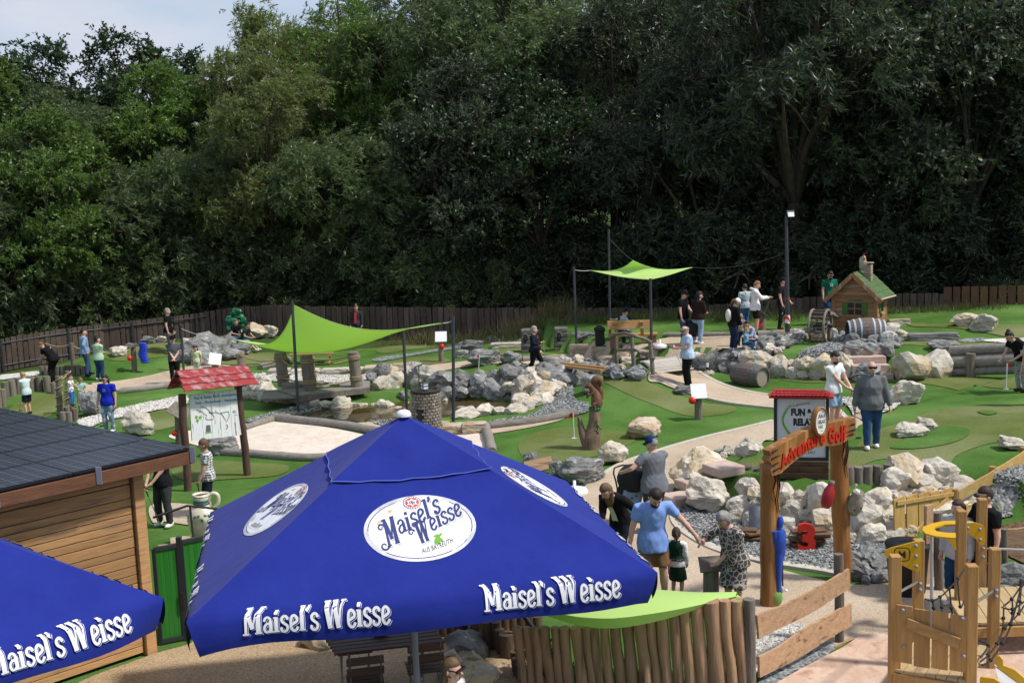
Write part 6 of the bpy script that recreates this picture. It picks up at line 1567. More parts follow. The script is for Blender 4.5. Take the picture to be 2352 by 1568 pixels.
q2 = at_y(*A7(1600,260),16.5); t2 = thing('leaning_board','brown board leaning behind the plank gate post','board',Vector((q2.x,q2.y,T(q2.x,q2.y)))); mb = MB(); mb.box((0,0,at_y(*A7(1600,110),16.5).z - t2.location.z - .6),(.16,.05,1.2),.6); mb.build('board',M_BOARDX,t2)
t = thing('litter_tub','black litter tub beside the dark stones under the yellow plate','litter bin',G(*A7(1432,805))); mb = MB(); mb.lathe([(.0,0),(.24,0),(.26,.05),(.31,.72),(.33,.74),(.33,.78),(.0,.80)],18); mb.build('tub',plain('black_plastic',(.014,.014,.016),.5),t)
# palisade
M_ROBINIA = mat('robinia_log',(.42,.27,.16),(.30,.18,.10),rough=.75,scale=3,detail=6,stretch=(5,5,.6),bump=.5,tint=.22,col3=(.16,.10,.06),s3=1.4,l3=.58,h3=.7)
W0,W1 = on(1190,1568,0),on(1716,1580,0); pal = thing('palisade','palisade of upright brown robinia logs under the lime sail','palisade',W0); wd_ = (W1 - W0); n_ = 20; rr = random.Random(5)
def a6(x,y): return (1176 + x / 4,1225 + y / 4)
tx = [0,90,170,245,350,430,530,640,715,800,890,995,1110,1220,1320,1430,1530,1630,1750,1905,2005,2120]
for i,x in enumerate(tx[:-1]):
 e = i / (len(tx) - 2); yy = W0.y + (W1.y - W0.y) * e + rr.uniform(-.03,.03)
 tq = at_y(*a6((x + tx[i + 1]) / 2,860 - 250 * ss(.35,.95,e)),yy); fq = at_y(*a6((x + tx[i + 1]) / 2 + 50 + 15 * e,1370),yy); w_ = (tx[i + 1] - x) / 8 * ppm(tq) * 1.02
 fq.z = max(-.3,min(fq.z,0)); dirv = (fq - tq); fq = tq + dirv * ((tq.z + .15) / max(.05,tq.z - fq.z)) if tq.z - fq.z > .05 else fq
 mb = MB(); P = [fq - W0,fq.lerp(tq,.33) - W0 + Vector((rr.uniform(-.015,.015),0,0)),fq.lerp(tq,.66) - W0 + Vector((rr.uniform(-.015,.015),0,0)),tq - W0]; mb.tube(spline(P,3),[w_ * (1 + .06 * math.sin(k + i)) for k in range(10)],10); mb.build('log',M_ROBINIA,pal)
far_ = [on(1215,1398,1.12),on(1480,1352,1.08)]
S1,S2,S3,S4 = on(1700,1367,1.13),on(1440,1345,1.02),on(1150,1400,1.2),on(1718,1395,1.10)
sl = thing('shade_sail','lime green sail draped over the robinia palisade beside the canopy','shade sail',S1)
n_ = 20; V = []; Fc = []
nearL = [(1190,1396),(1260,1404),(1330,1416),(1410,1419),(1500,1408),(1580,1394),(1650,1378),(1690,1369)]; farL = [(1160,1388),(1260,1372),(1360,1356),(1440,1347),(1510,1353),(1580,1358),(1650,1361),(1694,1365)]
nearP = spline([on(x,y,1.13) for x,y in nearL],3); farP = spline([on(x,y,1.10) for x,y in farL],3)
for a,b in zip(nearP,farP):
 for j in range(7): e = j / 6; p = a.lerp(b,e); p.z += .05 * math.sin(PI * e) ; V.append(p - S1)
m_ = len(nearP)
for i in range(m_ - 1):
 for j in range(6): Fc.append((7 * i + j,7 * i + 7 + j,7 * i + 8 + j,7 * i + j + 1))
link('sail_cloth',mesh('sail_cloth',V,Fc,M_SAIL,None,True),sl)
V = []; Fc = []
for i,a in enumerate(nearP):
 e = i / (m_ - 1); dr = .02 + .13 * math.sin(PI * min(1,e * 1.15)) if e < .87 else .05
 for j in range(3): V.append(a - S1 + Vector((0,.03 * j,-dr * j / 2)))
for i in range(m_ - 1):
 for j in range(2): Fc.append((3 * i + j,3 * i + j + 1,3 * i + 4 + j,3 * i + 3 + j))
link('hanging_edge',mesh('hanging_edge',V,Fc,M_SAIL,None,True),sl)
tp0 = nearP[-1]; tl_ = [on(1704,1372,1.12),on(1716,1395,1.02),on(1712,1450,.75),on(1704,1420,.9)]
mb = MB(); mb.raw([farP[-1] - S1,nearP[-1] - S1] + [p - S1 for p in (tl_[3],tl_[2],tl_[1],tl_[0])],[(0,1,2,5),(5,2,3,4)]); mb.build('hanging_corner',M_SAIL,sl)
# ------------------------------------------------------------------ logs and stumps
def log(px,label,r=.1,m=None,name='edging_log',lift=.6,cat='log'):
 P = [G(*p) for p in px]; b = P[0]; t = thing(name,label,cat,b); mb = MB(); pl = spline([p - b + Vector((0,0,r * lift)) for p in P],5)
 mb.tube(pl,[r * (1 + .05 * math.sin(i * 1.7)) for i in range(len(pl))],10); mb.jitter(.012,3); mb.build('log',m or M_GREYLOG,t); return t
log([(562,988),(598,976),(634,966)],'grey edging log at the left rear of the sandpit')
log([(634,966),(740,977),(840,992),(935,1012)],'long grey edging log behind the pale sandpit',.13)
log([(500,1043),(570,1047),(700,1057),(800,1053)],'grey edging log along the front of the pale sandpit',.11)
log([(1114,984),(1122,1010),(1130,1045)],'grey log pointing towards the canopy beside the sand strip',.13)
log([(1128,984),(1220,973),(1322,954)],'long grey log between tan strip and squirrel lawn',.12)
log([(278,903),(335,897),(392,889)],'pale grey log lying left of the red roofed board',.13)
log([(597,849),(630,840),(664,830)],'grey log slanting up behind the rope posts',.14)
log([(1524,774),(1630,773),(1737,771)],'grey edging log at the back of the plaza under the couple',.1)
log([(1740,771),(1800,768),(1864,763)],'grey edging log at the foot of the lamp post',.11)
log([(1200,830),(1240,828),(1286,838)],'curved grey log behind the walking grey haired woman',.12)
log([(980,788),(1010,783),(1036,776)],'grey log lying on the lawn behind the white board post',.11)
tl = thing('log_wall','wall of three stacked grey logs at the right end of the terrace','log wall',G(2190,862))
for k,rr_s in enumerate((.12,.19,.15)):
 a,b = G(2188,862) - tl.location,G(2470,852) - tl.location; z = (.1,.37,.68)[k]; mb = MB(); mb.tube([a + Vector((0,.1 * k,z)),(a + b) / 2 + Vector((0,.1 * k,z)),b + Vector((0,.1 * k,z))],rr_s,12); mb.jitter(.015,2,k); mb.build('log',M_GREYLOG,tl)
mb = MB(); q = G(2229,866) - tl.location; mb.tube([q,q + Vector((0,0,.68))],.135,12); mb.build('post',M_GREYWOOD,tl)
def stumps(label,pts,w,hs,seed=1,name='stump_row'):
 rr = random.Random(seed); b = G(*pts[0]); t = thing(name,label,'stump row',b)
 for i,p in enumerate(pts):
  q = G(*p); s = ppm(q); r = w * s / 2 * rr.uniform(.92,1.05); h_ = (hs[i] if hasattr(hs,'__len__') else hs) * s * rr.uniform(.94,1.06)
  mb = MB(); mb.tube([q - b - Vector((0,0,.15)),q - b + Vector((0,0,h_ * .6)),q - b + Vector((rr.uniform(-.02,.02),0,h_))],[r,r * .98,r * .95],12); mb.jitter(.012,5,i); mb.build('stump',M_GREYWOOD,t)
stumps('row of tall grey stumps curving round the boy at the far left',[(-4,940),(8,934),(14,914),(30,908),(45,903),(60,899),(75,898),(92,898),(110,899),(127,903)],17.5,[42,40,38,36,36,34,34,34,34,26],2)
stumps('row of low grey stumps behind the bending woman in black',[(97,860),(109,861),(121,861),(133,861),(145,860),(157,859),(169,859),(181,859),(193,858)],12.5,20,3)
stumps('low grey stumps under the toddler in the white shirt',[(146,966),(160,970),(173,966),(156,958),(170,955)],15,[22,26,28,24,24],4)
stumps('row of grey stumps at the back lawn behind the pale slab',[(1124,786),(1137,786),(1147,778),(1160,778),(1173,778),(1186,777),(1198,777),(1210,777),(1225,776),(1240,776)],12,[13,13,20,20,21,21,21,21,20,20],5)
stumps('row of grey stumps on the turf between arch and boulder slope',[(1950,1100),(1972,1098),(1994,1098),(2016,1097),(2040,1093),(2064,1088)],24,29,6)
stumps('low row of grey stump tops left of the park sign',[(1686,1070),(1704,1073),(1723,1077),(1742,1081),(1760,1085)],20,9,7)
stumps('two short grey stumps at the left of the plank bridge',[(1183,858),(1201,855)],13,[16,20],8)
stumps('single grey stump beside the shoe of the walking grey haired woman',[(1258,852)],13,16,9)

# ------------------------------------------------------------------ board posts
def board_post(base,board,label,size=(.44,.34),hgt=None,w=.2,ball=None,m=None,tiltx=-.6,yaw=0.0,rollb=0.0,bm_=None,ballr=.1):
 p = G(*base); t = thing('board_post',label,'signpost',p); tq = at_y(*board,p.y) - p; h_ = tq.z
 mb = MB(); mb.tube([Vector((0,0,-.1)),Vector((tq.x * .5,0,h_ * .5)),Vector((tq.x,0,h_))],w / 2,10); mb.jitter(.01,5); mb.build('post',m or M_GREYWOOD,t)
 mb = MB(); Mx = Matrix.Rotation(yaw,3,'Z') @ Matrix.Rotation(-tiltx,3,'X') @ Matrix.Rotation(rollb,3,'Y'); mb.box(Vector((tq.x,-.04,h_ + size[1] * .2)),(size[0],size[1],.03),Mx,.006); mb.build('board',bm_ or M_WPLAST,t)
 if ball:
  q = at_y(*ball,p.y - .12) - p; mb = MB(); mb.ball(q,ballr,12,8); mb.build('ball',mat('red_ball',(.55,.02,.015),(.6,.03,.02),rough=.3,scale=3),t)
 return t
board_post((1013,831),(1013,778),'grey post with tilted white board and red ball on the middle lawn',(.42,.42),ball=(1015,795),tiltx=-.95)
board_post((1604,962),(1604,905),'grey post with tilted white board and red ball beside the curved path',(.40,.42),ball=(1590,919),tiltx=-.95)
bpv = board_post((309,853),(306,797),'grey post with dark tilted board and red ball under the blue waistcoat',(.40,.32),ball=(298,822),yaw=-1.2,tiltx=-.5,m=M_GREYWOOD,bm_=M_GREYWOOD)
board_post((497,846),(495,830),'short grey rope bound post with white board by the girl in yellow',(.46,.5),tiltx=-.9,rollb=.35)
board_post((416,1018),(414,950),'grey post with brown slanted top and red ball left of the map board',(.62,.4),ball=(401,994),yaw=-.7,rollb=.5,bm_=M_GREYWOOD,w=.3,ballr=.085)
board_post((1752,763),(1750,722),'grey bent post with slanted board and red ball by the hooded youth',(.5,.4),ball=(1745,745),yaw=1.35,tiltx=-.7,bm_=I_BLACK,w=.22)
pb = board_post((1633,1398),(1633,1300),'thick grey post with small steel desk in front of the grandmother',(.36,.24),yaw=.06,tiltx=-.9,bm_=mat('steel_desk',(.13,.115,.09),(.18,.16,.13),rough=.45,scale=4,metal=.4),w=.23)
# waistcoat hung on the post
M_PUFF = plain('blue_quilt',(.01,.045,.5),.45); vt = G(309,853); tv = thing('waistcoat','bright blue quilted waistcoat hanging on the dark board post','waistcoat',vt)
q = at_y(327,790,vt.y - .15) - vt
for k in range(9):
 mb = MB(); mb.ball(q + Vector((.03 * math.sin(k),.02,-.085 * k)),(.20 - .008 * abs(k - 4),.085,.062),12,6); mb.build('quilted_band',M_PUFF,tv)
# golf flags
def flag(base,top,fl,label):
 p = G(*base); t = thing('golf_flag',label,'golf flag',p); tq = at_y(*top,p.y) - p; mb = MB(); mb.tube([Vector((0,0,0)),tq],.012,6); mb.build('pole',M_WPLAST,t)
 mb = MB(); mb.cyl((0,0,0.0),.07,.012,12); mb.build('cup',M_WPLAST,t); w_ = fl * ppm(p); mb = MB(); s_ = 1 if w_ > 0 else -1; w_ = abs(w_)
 mb.raw([tq,tq - Vector((0,0,w_ * .95)),tq + Vector((s_ * w_ * .5,.03,-w_ * .75)),tq + Vector((s_ * w_,-.03,-w_ * .9)),tq + Vector((s_ * w_ * .5,.03,-w_ * .3))],[(0,1,2,4),(4,2,3)]); mb.build('cloth',plain('flag_red',(.5,.012,.02)),t)
flag((1319,1006),(1316,946),-16,'golf hole with red flag left of the squirrel carving')
flag((1099,857),(1101,814),-9,'golf hole with red flag beside the veined grey boulder')
flag((2311,893),(2313,834),11,'golf hole with red flag held by the woman at the right edge')

# ------------------------------------------------------------------ wooden dock with rope posts
M_DECKG = mat('grey_deck',(.27,.25,.225),(.17,.155,.14),rough=.9,scale=3,detail=6,stretch=(.5,6,6),bump=.4,tint=.16)
ZD = .12; dk = thing('wooden_dock','grey wooden dock over the pond with square timber legs','dock',on(712,900,ZD) - Vector((0,0,ZD)))
DO = dk.location; c_fl,c_f,c_rf,c_rb = [on(*p,ZD) - DO for p in ((600,893),(685,909),(848,890),(848,869))]; ex = (c_rf - c_f); ey = (c_rb - c_rf); ey = ey.normalized() * 1.55; exn = ex.normalized()
n_ = 12
for k in range(n_):
 o_ = c_f + ey * ((k + .5) / n_); e0 = o_ - exn * (.1 + .12 * k * .5); mb = MB(); mb.beam(e0,o_ + ex * (1.0 + .01 * math.sin(k * 3)),ey.length / n_ * .95,.05,bev=.004); mb.build('plank',M_DECKG,dk)
mb = MB(); mb.beam(c_f + Vector((0,.03,-.1)),c_rf + Vector((0,.03,-.1)),.08,.14); mb.build('edge_beam',M_GREYWOOD,dk)
lf = on(600,884,ZD) - DO
for k in range(8):
 a = c_f + ey * (k / 8) ; mb = MB(); mb.beam(a + exn * .2 + Vector((0,.05,-.055)),a - exn * 1.3 + Vector((0,.55,-.055)),ey.length / 8 * .94,.05,bev=.004); mb.build('plank',M_DECKG,dk)
for (px,py) in ((815,892),(770,897),(722,905),(640,898),(700,902)):
 q = on(px,py,ZD - .1) - DO; mb = MB(); mb.box(q + Vector((0,.25,-.45)),(.24,.24,.85),.2); mb.build('leg',M_GREYWOOD,dk)
mb = MB(); q = on(668,893,ZD) - DO; mb.box(q + Vector((.35,.2,.09)),(1.3,.5,.14),.06,.01); mb.build('step',M_DECKG,dk)
t = thing('putting_mat','green putting mat lying on the grey dock','mat',on(742,888,ZD + .04)); mb = MB(); mb.box((0,0,0.005),(1.0,.35,.02),.1); mb.build('mat',M_LANE,t)
def club(label,a,b,head=1,grip=True,m=None):
 a,b = Vector(a),Vector(b); t = thing('putter',label,'golf club',b); mb = MB(); mb.tube([a - b,Vector((0,0,.02))],.009,5); mb.build('shaft',m or M_STEELP,t)
 mb = MB(); mb.box((.05 * head,0,.02),(.12,.03,.035),None,.006); mb.build('head',I_BLACK,t)
 if grip: mb = MB(); d_ = (b - a).normalized(); mb.tube([a - b,a - b + d_ * .25],.014,6); mb.build('grip',I_BLACK,t)
 return t
a_,b_ = on(727,891,ZD + .07),on(772,883,ZD + .06); t = club('white shafted putter lying on the dock',a_,b_,m=M_WPLAST)
RP = {}
def rpost(key,base,w,h,label,z=None):
 p = on(*base,ZD) if z is None else G(*base); s = ppm(p); t = thing('rope_post',label,'post',p); hh = h * s; r = w * s / 2; mb = MB(); mb.tube([Vector((0,0,-.02 if z is None else -.1)),Vector((-.03,0,hh * .5)),Vector((-.06,0,hh))],[r,r * .98,r * .97],14); mb.jitter(.012,4,px_seed(base)); mb.build('post',M_GREYWOOD,t)
 for fz in (.24,.82) if h > 60 else (.8,):
  for j in range(3):
   mb = MB(); zc = hh * fz + j * .035; mb.tube([Vector((-.06 * fz + (r + .012) * math.cos(a),(r + .012) * math.sin(a),zc + .01 * math.sin(a + j))) for a in [2 * PI * q / 14 for q in range(15)]],.02,5,False); mb.build('rope_coil',M_ROPE,t)
 RP[key] = (p,hh,r)
def px_seed(b): return b[0] * .13
rpost('1',(652,885),27,76,'thick rope wound dock post on the left, behind the sail post')
rpost('2',(713,898),29,83,'thick leaning rope wound dock post at the front of the dock')
rpost('3',(820,889),26,82,'thick rope wound dock post at the right end of the dock')
rpost('4',(722,879),12,64,'thin grey post behind the leaning dock post')
rpost('5',(556,842),18,32,'short rope topped post left of the dock beside the rocks',1)
rpost('6',(496,846),12,12,'stubby rope post carrying the white board',1)
def prope(a,b,fa,fb,drop,label):
 pa_,ha,ra = RP[a]; pb_,hb,rb = RP[b]; rope('barrier_rope',label,pa_ + Vector((-.03,-ra * .6,ha * fa)),pb_ + Vector((-.03,-rb * .6,hb * fb)),drop,.024,M_ROPE,'rope')
prope('5','1',.85,.8,.12,'upper thick rope from the short post to the left dock post'); prope('6','1',.8,.78,.16,'thick rope from the white board post to the left dock post'); prope('1','2',.84,.84,.2,'upper thick rope between left and leaning dock posts'); prope('1','2',.26,.3,.05,'lower thick rope between left and leaning dock posts')
prope('2','3',.84,.84,.12,'upper thick rope between leaning and right dock posts'); prope('2','3',.3,.26,.14,'lower thick rope between leaning and right dock posts'); prope('4','3',.9,.95,.1,'rear thick rope between the thin post and the right dock post'); prope('4','3',.45,.5,.1,'rear lower thick rope behind the dock')
# ------------------------------------------------------------------ castle tower model
M_CBR = mat('castle_brick',(.17,.15,.13),(.28,.25,.21),rough=.85,scale=6,bump=.6,tint=.35,col3=(.30,.17,.07),s3=2.5,l3=.58,h3=.68); M_MORT = plain('dark_mortar',(.035,.033,.03),.9)
ct = G(982,990); s = ppm(ct); hT = at_y(982,893,ct.y).z - ct.z; rT = 33.5 * s
cs_ = thing('castle_tower','miniature round castle tower of dark bricks between the sail posts','model tower',ct)
mb = MB(); mb.tube([Vector((0,0,-.05)),Vector((0,0,hT * .96))],rT * .93,24); mb.build('core',M_MORT,cs_)
nr,nb = 13,22; bm_ = []
for v_ in range(3):
 b_ = MB(); b_.box((0,0,0),(2 * PI * rT / nb * (.92 - .05 * v_),.06,hT * .93 / nr * .86),None,.012); bm_.append(b_.mesh('brick',M_CBR))
rr = random.Random(3)
for i in range(nr):
 for k in range(nb):
  a = 2 * PI * (k + (.5 if i % 2 else 0)) / nb
  if math.sin(a) > .35: continue
  if 3 <= i <= 7 and abs(a - (1.5 * PI - .45)) < .17: continue
  link('brick',rr.choice(bm_),cs_,(rT * .94 * math.cos(a) ,rT * .94 * math.sin(a),hT * .93 * (i + .5) / nr),(0,0,a + PI / 2))
mb = MB(); mb.lathe([(rT * .9,hT * .93),(rT * 1.05,hT * .95),(rT * 1.05,hT * 1.0),(rT * .8,hT * 1.0),(rT * .78,hT * .93)],24); mb.build('rim',M_MORT,cs_)
mb = MB(); a = 1.5 * PI - .45; mb.box((rT * .90 * math.cos(a),rT * .90 * math.sin(a),hT * .93 * 5.5 / nr),(.16,.06,hT * .33),a + PI / 2,.02); mb.build('doorway',I_BLACK,cs_)
mb = MB(); lz = hT * 1.0;
mb.box((-.02,0,lz + .09),(.16,.16,.16),.5); mb.mi(1)
for sx in (-1,1):
 for sy in (-1,1): mb.box(Vector((-.02,0,lz + .09)) + Matrix.Rotation(.5,3,'Z') @ Vector((sx * .085,sy * .085,0)),(.02,.02,.19),.5)
mb.box((-.02,0,lz + .09),(.175,.175,.018),.5); mb.box((-.02,0,lz + .185),(.2,.2,.02),.5,taper=.8); mb.build('lantern',[I_WHITE,I_BLACK],cs_)
tp_ = G(962,905); t = thing('pump_handle','black T shaped rod standing behind the castle tower','rod',tp_); q = at_y(962,840,tp_.y) - tp_; mb = MB(); mb.tube([Vector((0,0,-.2)),q],.018,6); mb.tube([q + Vector((-.11,0,-.03)),q + Vector((.11,0,.04))],.018,6); mb.build('rod',I_BLACK,t)
# ------------------------------------------------------------------ squirrel carving
M_SQ = mat('carved_brown',(.17,.085,.045),(.10,.048,.025),rough=.7,scale=4,detail=6,stretch=(4,4,1),bump=.6); M_SQ2 = mat('carved_grey_brown',(.23,.155,.11),(.14,.09,.06),rough=.8,scale=4,detail=6,stretch=(5,5,.7),bump=.7)
sq = G(1357,1030); s = ppm(sq); st_ = thing('squirrel_carving','carved squirrel sitting on a forked tree stump','wood carving',sq)
def z3(x,y,o=0.0): return plane_hit(980 + x / 4,637 + y / 4,sq,Vector((0,-1,0))) - sq + Vector((0,o,0))
mb = MB(); mb.tube(spline([z3(1515,1580),z3(1515,1480),z3(1535,1380),z3(1545,1280),z3(1545,1200)],4),np.interp(np.linspace(0,1,17),[0,.3,.6,1],[.22,.2,.135,.12]),12); mb.tube(spline([z3(1480,1520),z3(1440,1440),z3(1415,1360),z3(1400,1300),z3(1385,1275)],3),[.15,.14,.12,.1,.09,.075,.07,.06,.055,.05,.04,.03,.02],9); mb.jitter(.03,3); mb.build('stump',M_SQ2,st_)
mb = MB(); mb.tube(spline([z3(1560,1185),z3(1562,1130),z3(1550,1070),z3(1520,1020),z3(1500,985)],3),[.12,.135,.14,.14,.13,.12,.105,.095,.085,.08,.075,.07,.06],10); mb.ball(z3(1490,995),(.085,.075,.075)); mb.ball(z3(1465,1005),(.05,.04,.04))
for e in (-1,1): mb.tube([z3(1492,975,e * .04),z3(1488,955,e * .05)],[.022,.006],6); mb.tube(spline([z3(1530,1050,e * .08),z3(1495,1075,e * .09),z3(1480,1060,e * .04)],3),.025,6); mb.tube(spline([z3(1560,1140,e * .09),z3(1530,1165,e * .12),z3(1545,1185,e * .1)],3),.05,7)
mb.ball(z3(1476,1092),(.028,.03,.055)); mb.build('squirrel',M_SQ,st_)
mb = MB(); mb.tube(spline([z3(1580,1170,.06),z3(1600,1110,.08),z3(1590,1040,.08),z3(1560,990,.06),z3(1545,955,.04),z3(1570,930,.02),z3(1595,950,.0),z3(1598,1000,.0)],3),np.interp(np.linspace(0,1,22),[0,.3,.6,.85,1],[.05,.085,.10,.075,.02]),9); mb.jitter(.012,14); mb.build('tail',M_SQ,st_)
M_LEAFP = plain('painted_leaf',(.02,.16,.05),.5)
for k in range(12):
 a = 2 * PI * k / 12; c = z3(1545,1200); mb = MB(); mb.ball(c + Vector((.12 * math.cos(a),.12 * math.sin(a),-.01)),(.035,.035,.045),7,5); mb.build('carved_leaf',M_LEAFP,st_)
for (x,y,r_) in ((1560,1310,.4),(1575,1350,-.5),(1545,1390,.6),(1530,1430,.4),(1510,1450,-.4),(1565,1400,-.6),(1590,1370,-.7)):
 mb = MB(); mb.ball(z3(x,y,-.15),(.022,.02,.06),7,5,Matrix.Rotation(r_,3,'Y')); mb.build('carved_leaf',mat('painted_leaf_dull',(.07,.14,.03),(.1,.18,.05),rough=.6,scale=6),st_)
# ------------------------------------------------------------------ barrels
M_STAVE = mat('barrel_stave',(.10,.08,.07),(.17,.14,.125),rough=.8,scale=4,detail=6,stretch=(6,6,.6),bump=.4,tint=.2); M_HOOP = plain('dull_hoop',(.10,.11,.13),.6); M_HOOPW = plain('whitish_hoop',(.40,.46,.52),.6); M_BEND = mat('barrel_end',(.30,.27,.22),(.22,.19,.15),rough=.85,scale=4,stretch=(6,1,6),bump=.3)
def barrel(base,label,length,rad,yaw,hoopm,sink=.0,end=M_BEND):
 p = G(*base); t = thing('barrel',label,'barrel',p); Mx = Matrix.Rotation(yaw,3,'Z') @ Matrix.Rotation(PI / 2,3,'Y'); c = Vector((0,0,rad * 1.0 - sink)); n = 22
 rz_ = lambda f: rad * (1 - .22 * (2 * f - 1) ** 2)
 for k in range(n):
  a0,a1 = 2 * PI * (k + .03) / n,2 * PI * (k + .97) / n; V = []; Fc = []
  for i in range(9):
   f = i / 8; zz = (f - .5) * length
   for (a,r_) in ((a0,rz_(f)),(a1,rz_(f)),(a1,rz_(f) - .03),(a0,rz_(f) - .03)): V.append(Mx @ Vector((r_ * math.cos(a),r_ * math.sin(a),zz)) + c)
  for i in range(8):
   for j in range(4): Fc.append((4 * i + j,4 * i + (j + 1) % 4,4 * i + 4 + (j + 1) % 4,4 * i + 4 + j))
  Fc += [(3,2,1,0),(32,33,34,35)]; link('stave',mesh('stave',V,Fc,M_STAVE),t)
 for f in (.02,.16,.32,.68,.84,.98):
  mb = MB(); w_ = .025; mb.tube([Mx @ Vector((0,0,(max(0,f - w_) - .5) * length)) + c,Mx @ Vector((0,0,(min(1,f + w_) - .5) * length)) + c],[rz_(max(0,f - w_)) + .006,rz_(min(1,f + w_)) + .006],24,False); mb.build('hoop',hoopm,t)
 for f in (.06,.94):
  mb = MB(); mb.tube([Mx @ Vector((0,0,(f - .5) * length)) + c,Mx @ Vector((0,0,(f + .01 - .5) * length)) + c],rz_(f) - .02,22); mb.build('barrel_end',end,t)
 return t
barrel((1722,884),'grey weathered barrel half sunk in the turf beside the cream wall',1.05,.37,-.95,M_HOOP,.08)
barrel((1988,784),'dark barrel with whitish hoops in front of the toy mill',1.12,.40,-.06,M_HOOPW,.06,I_BLACK)
bk_ = G(494,816); t = thing('bucket','small black tub wedged among the grey boulders','tub',bk_); mb = MB(); mb.lathe([(0,0),(.26,0),(.3,.2),(.33,.22),(.27,.25),(.26,.5),(.0,.52)],16); mb.build('tub',MATS['black_plastic'],t)
# ------------------------------------------------------------------ toy mill house
M_CLAD = mat('mill_plank',(.36,.185,.085),(.26,.13,.06),rough=.8,scale=3,detail=6,stretch=(.6,6,6),bump=.35,tint=.14,col3=(.36,.29,.21),s3=1.6,l3=.52,h3=.66); M_CLADP = mat('mill_post',(.34,.17,.075),(.25,.12,.05),rough=.8,scale=3,detail=6,stretch=(6,6,.6),bump=.35,tint=.1,col3=(.36,.29,.21),s3=1.6,l3=.55,h3=.66)
M_GFELT = mat('green_felt',(.06,.11,.04),(.09,.15,.06),rough=.95,scale=8,bump=.4,tint=.12); M_SHUT = plain('green_shutter',(.06,.14,.025),.6); M_BRK = mat('pale_brick',(.34,.28,.21),(.26,.2,.15),rough=.9,scale=6,bump=.4,tint=.2)
hs0 = G(1975,757); s = ppm(hs0); hy = math.radians(-33); mh = thing('toy_house','small wooden mill house with green roof, shutters and brick chimney','play house',hs0,hy)
hw,hd,he,hp = 1.42,1.15,1.30,1.92
for k in range(8):
 z = (k + .5) * .163; mb = MB(); mb.box((0,-hd / 2,z),(hw,.04,.155),None,.006); mb.build('plank',M_CLAD,mh)
 mb = MB(); mb.box((hw / 2,0,z),(.04,hd,.155),None,.006); mb.build('plank',M_CLAD,mh)
 mb = MB(); mb.box((-hw / 2,0,z),(.04,hd,.155),None,.006); mb.build('plank',M_CLAD,mh)
for k in range(4):
 z = he + (k + .5) * .15; w_ = hw * max(.05,(1 - (k + .5) * .15 / (hp - he))); mb = MB(); mb.box((0,-hd / 2,z),(w_ + .1,.04,.145),None,.005); mb.build('plank',M_CLAD,mh)
mb = MB(); mb.box((0,0,he / 2),(hw - .06,hd - .06,he)); mb.build('core',M_INNER,mh)
for x in (-hw / 2,hw / 2 - .02): mb = MB(); mb.box((x,-hd / 2 - .025,he / 2),(.13,.04,he),None,.006); mb.build('corner_post',M_CLADP,mh)
mb = MB(); mb.box((hw / 2 + .02,hd / 2 - .04,he / 2),(.03,.1,he),None,.006); mb.build('corner_post',M_CLADP,mh); mb = MB(); mb.box((0,-hd / 2 - .03,he - .02),(hw,.035,.12),None,.005); mb.build('lintel',M_CLAD,mh)
ov_ = .26; sl_ = (hp + .06 - he) / (hw / 2)
def roofp(x,y): return Vector((x,y,hp + .07 - abs(x) * sl_ * .98))
for sg_ in (-1,1):
 for r_ in range(5):
  for k in range(6):
   x0 = sg_ * (hw / 2 + .22) * (1 - (r_ + 1.08) / 5.0); x1 = sg_ * (hw / 2 + .22) * (1 - r_ / 5.0); y0 = -hd / 2 - ov_ + (k) * (hd + 2 * ov_) / 6; y1 = y0 + (hd + 2 * ov_) / 6 * .96
   if k in (0,): y0 += 0.02
   l_ = Vector((0,0,.02 * 0 + .012)); V = [roofp(x0,y0),roofp(x0,y1),roofp(x1,y1) + Vector((0,0,.022)),roofp(x1,y0) + Vector((0,0,.022))]; V2 = [p + Vector((0,0,.02)) for p in V]
   mb = MB(); mb.raw(V + V2,[(0,1,2,3),(7,6,5,4),(0,4,5,1),(1,5,6,2),(2,6,7,3),(3,7,4,0)]); mb.build('shingle',M_GFELT,mh)
 mb = MB(); mb.beam(roofp(0,-hd / 2 - ov_ - .02) - Vector((0,0,.07)),roofp(sg_ * (hw / 2 + .24),-hd / 2 - ov_ - .02) - Vector((0,0,.07)),.03,.14,up=(0,0,1),bev=.004); mb.build('barge_board',M_CLADP,mh)
mb = MB(); mb.tube([roofp(hw / 2 + .2,-hd / 2 - ov_) - Vector((0,0,.01)),roofp(hw / 2 + .24,hd / 2 + ov_) - Vector((0,0,.01))],.035,7); mb.build('eave_batten',mat('pale_batten',(.4,.36,.28)),mh)
wf = thing('window',None,None); wf.parent = mh; wf.location = (.0,-hd / 2 - .03,.78)
mb = MB(); mb.box((0,.012,0),(.44,.02,.42)); mb.build('pane',I_BLACK,wf)
mb = MB(); mb.box((0,-.005,0),(.03,.03,.42)); mb.box((0,-.005,0),(.44,.03,.03)); mb.box((0,0,.22),(.5,.04,.04)); mb.build('frame',M_CLAD,wf)
mb = MB(); mb.box((0,-.04,-.25),(.5,.1,.1),None,.005); mb.build('window_box',M_CLAD,wf); mb = MB(); mb.box((0,-.01,.26),(.46,.03,.07)); mb.build('lintel',M_SHUT,wf)
for x in (-.32,.33): mb = MB(); mb.box((x,-.01,.0),(.17,.03,.42),None,.006); mb.build('shutter',M_SHUT,wf)
ws = thing('window',None,None); ws.parent = mh; ws.location = (hw / 2 + .025,-.1,.82); mb = MB(); mb.box((0,0,0),(.02,.3,.36)); mb.build('pane',I_BLACK,ws)
for y in (-.2,.2): mb = MB(); mb.box((.01,y,0),(.03,.11,.38),None,.005); mb.build('shutter',M_SHUT,ws)
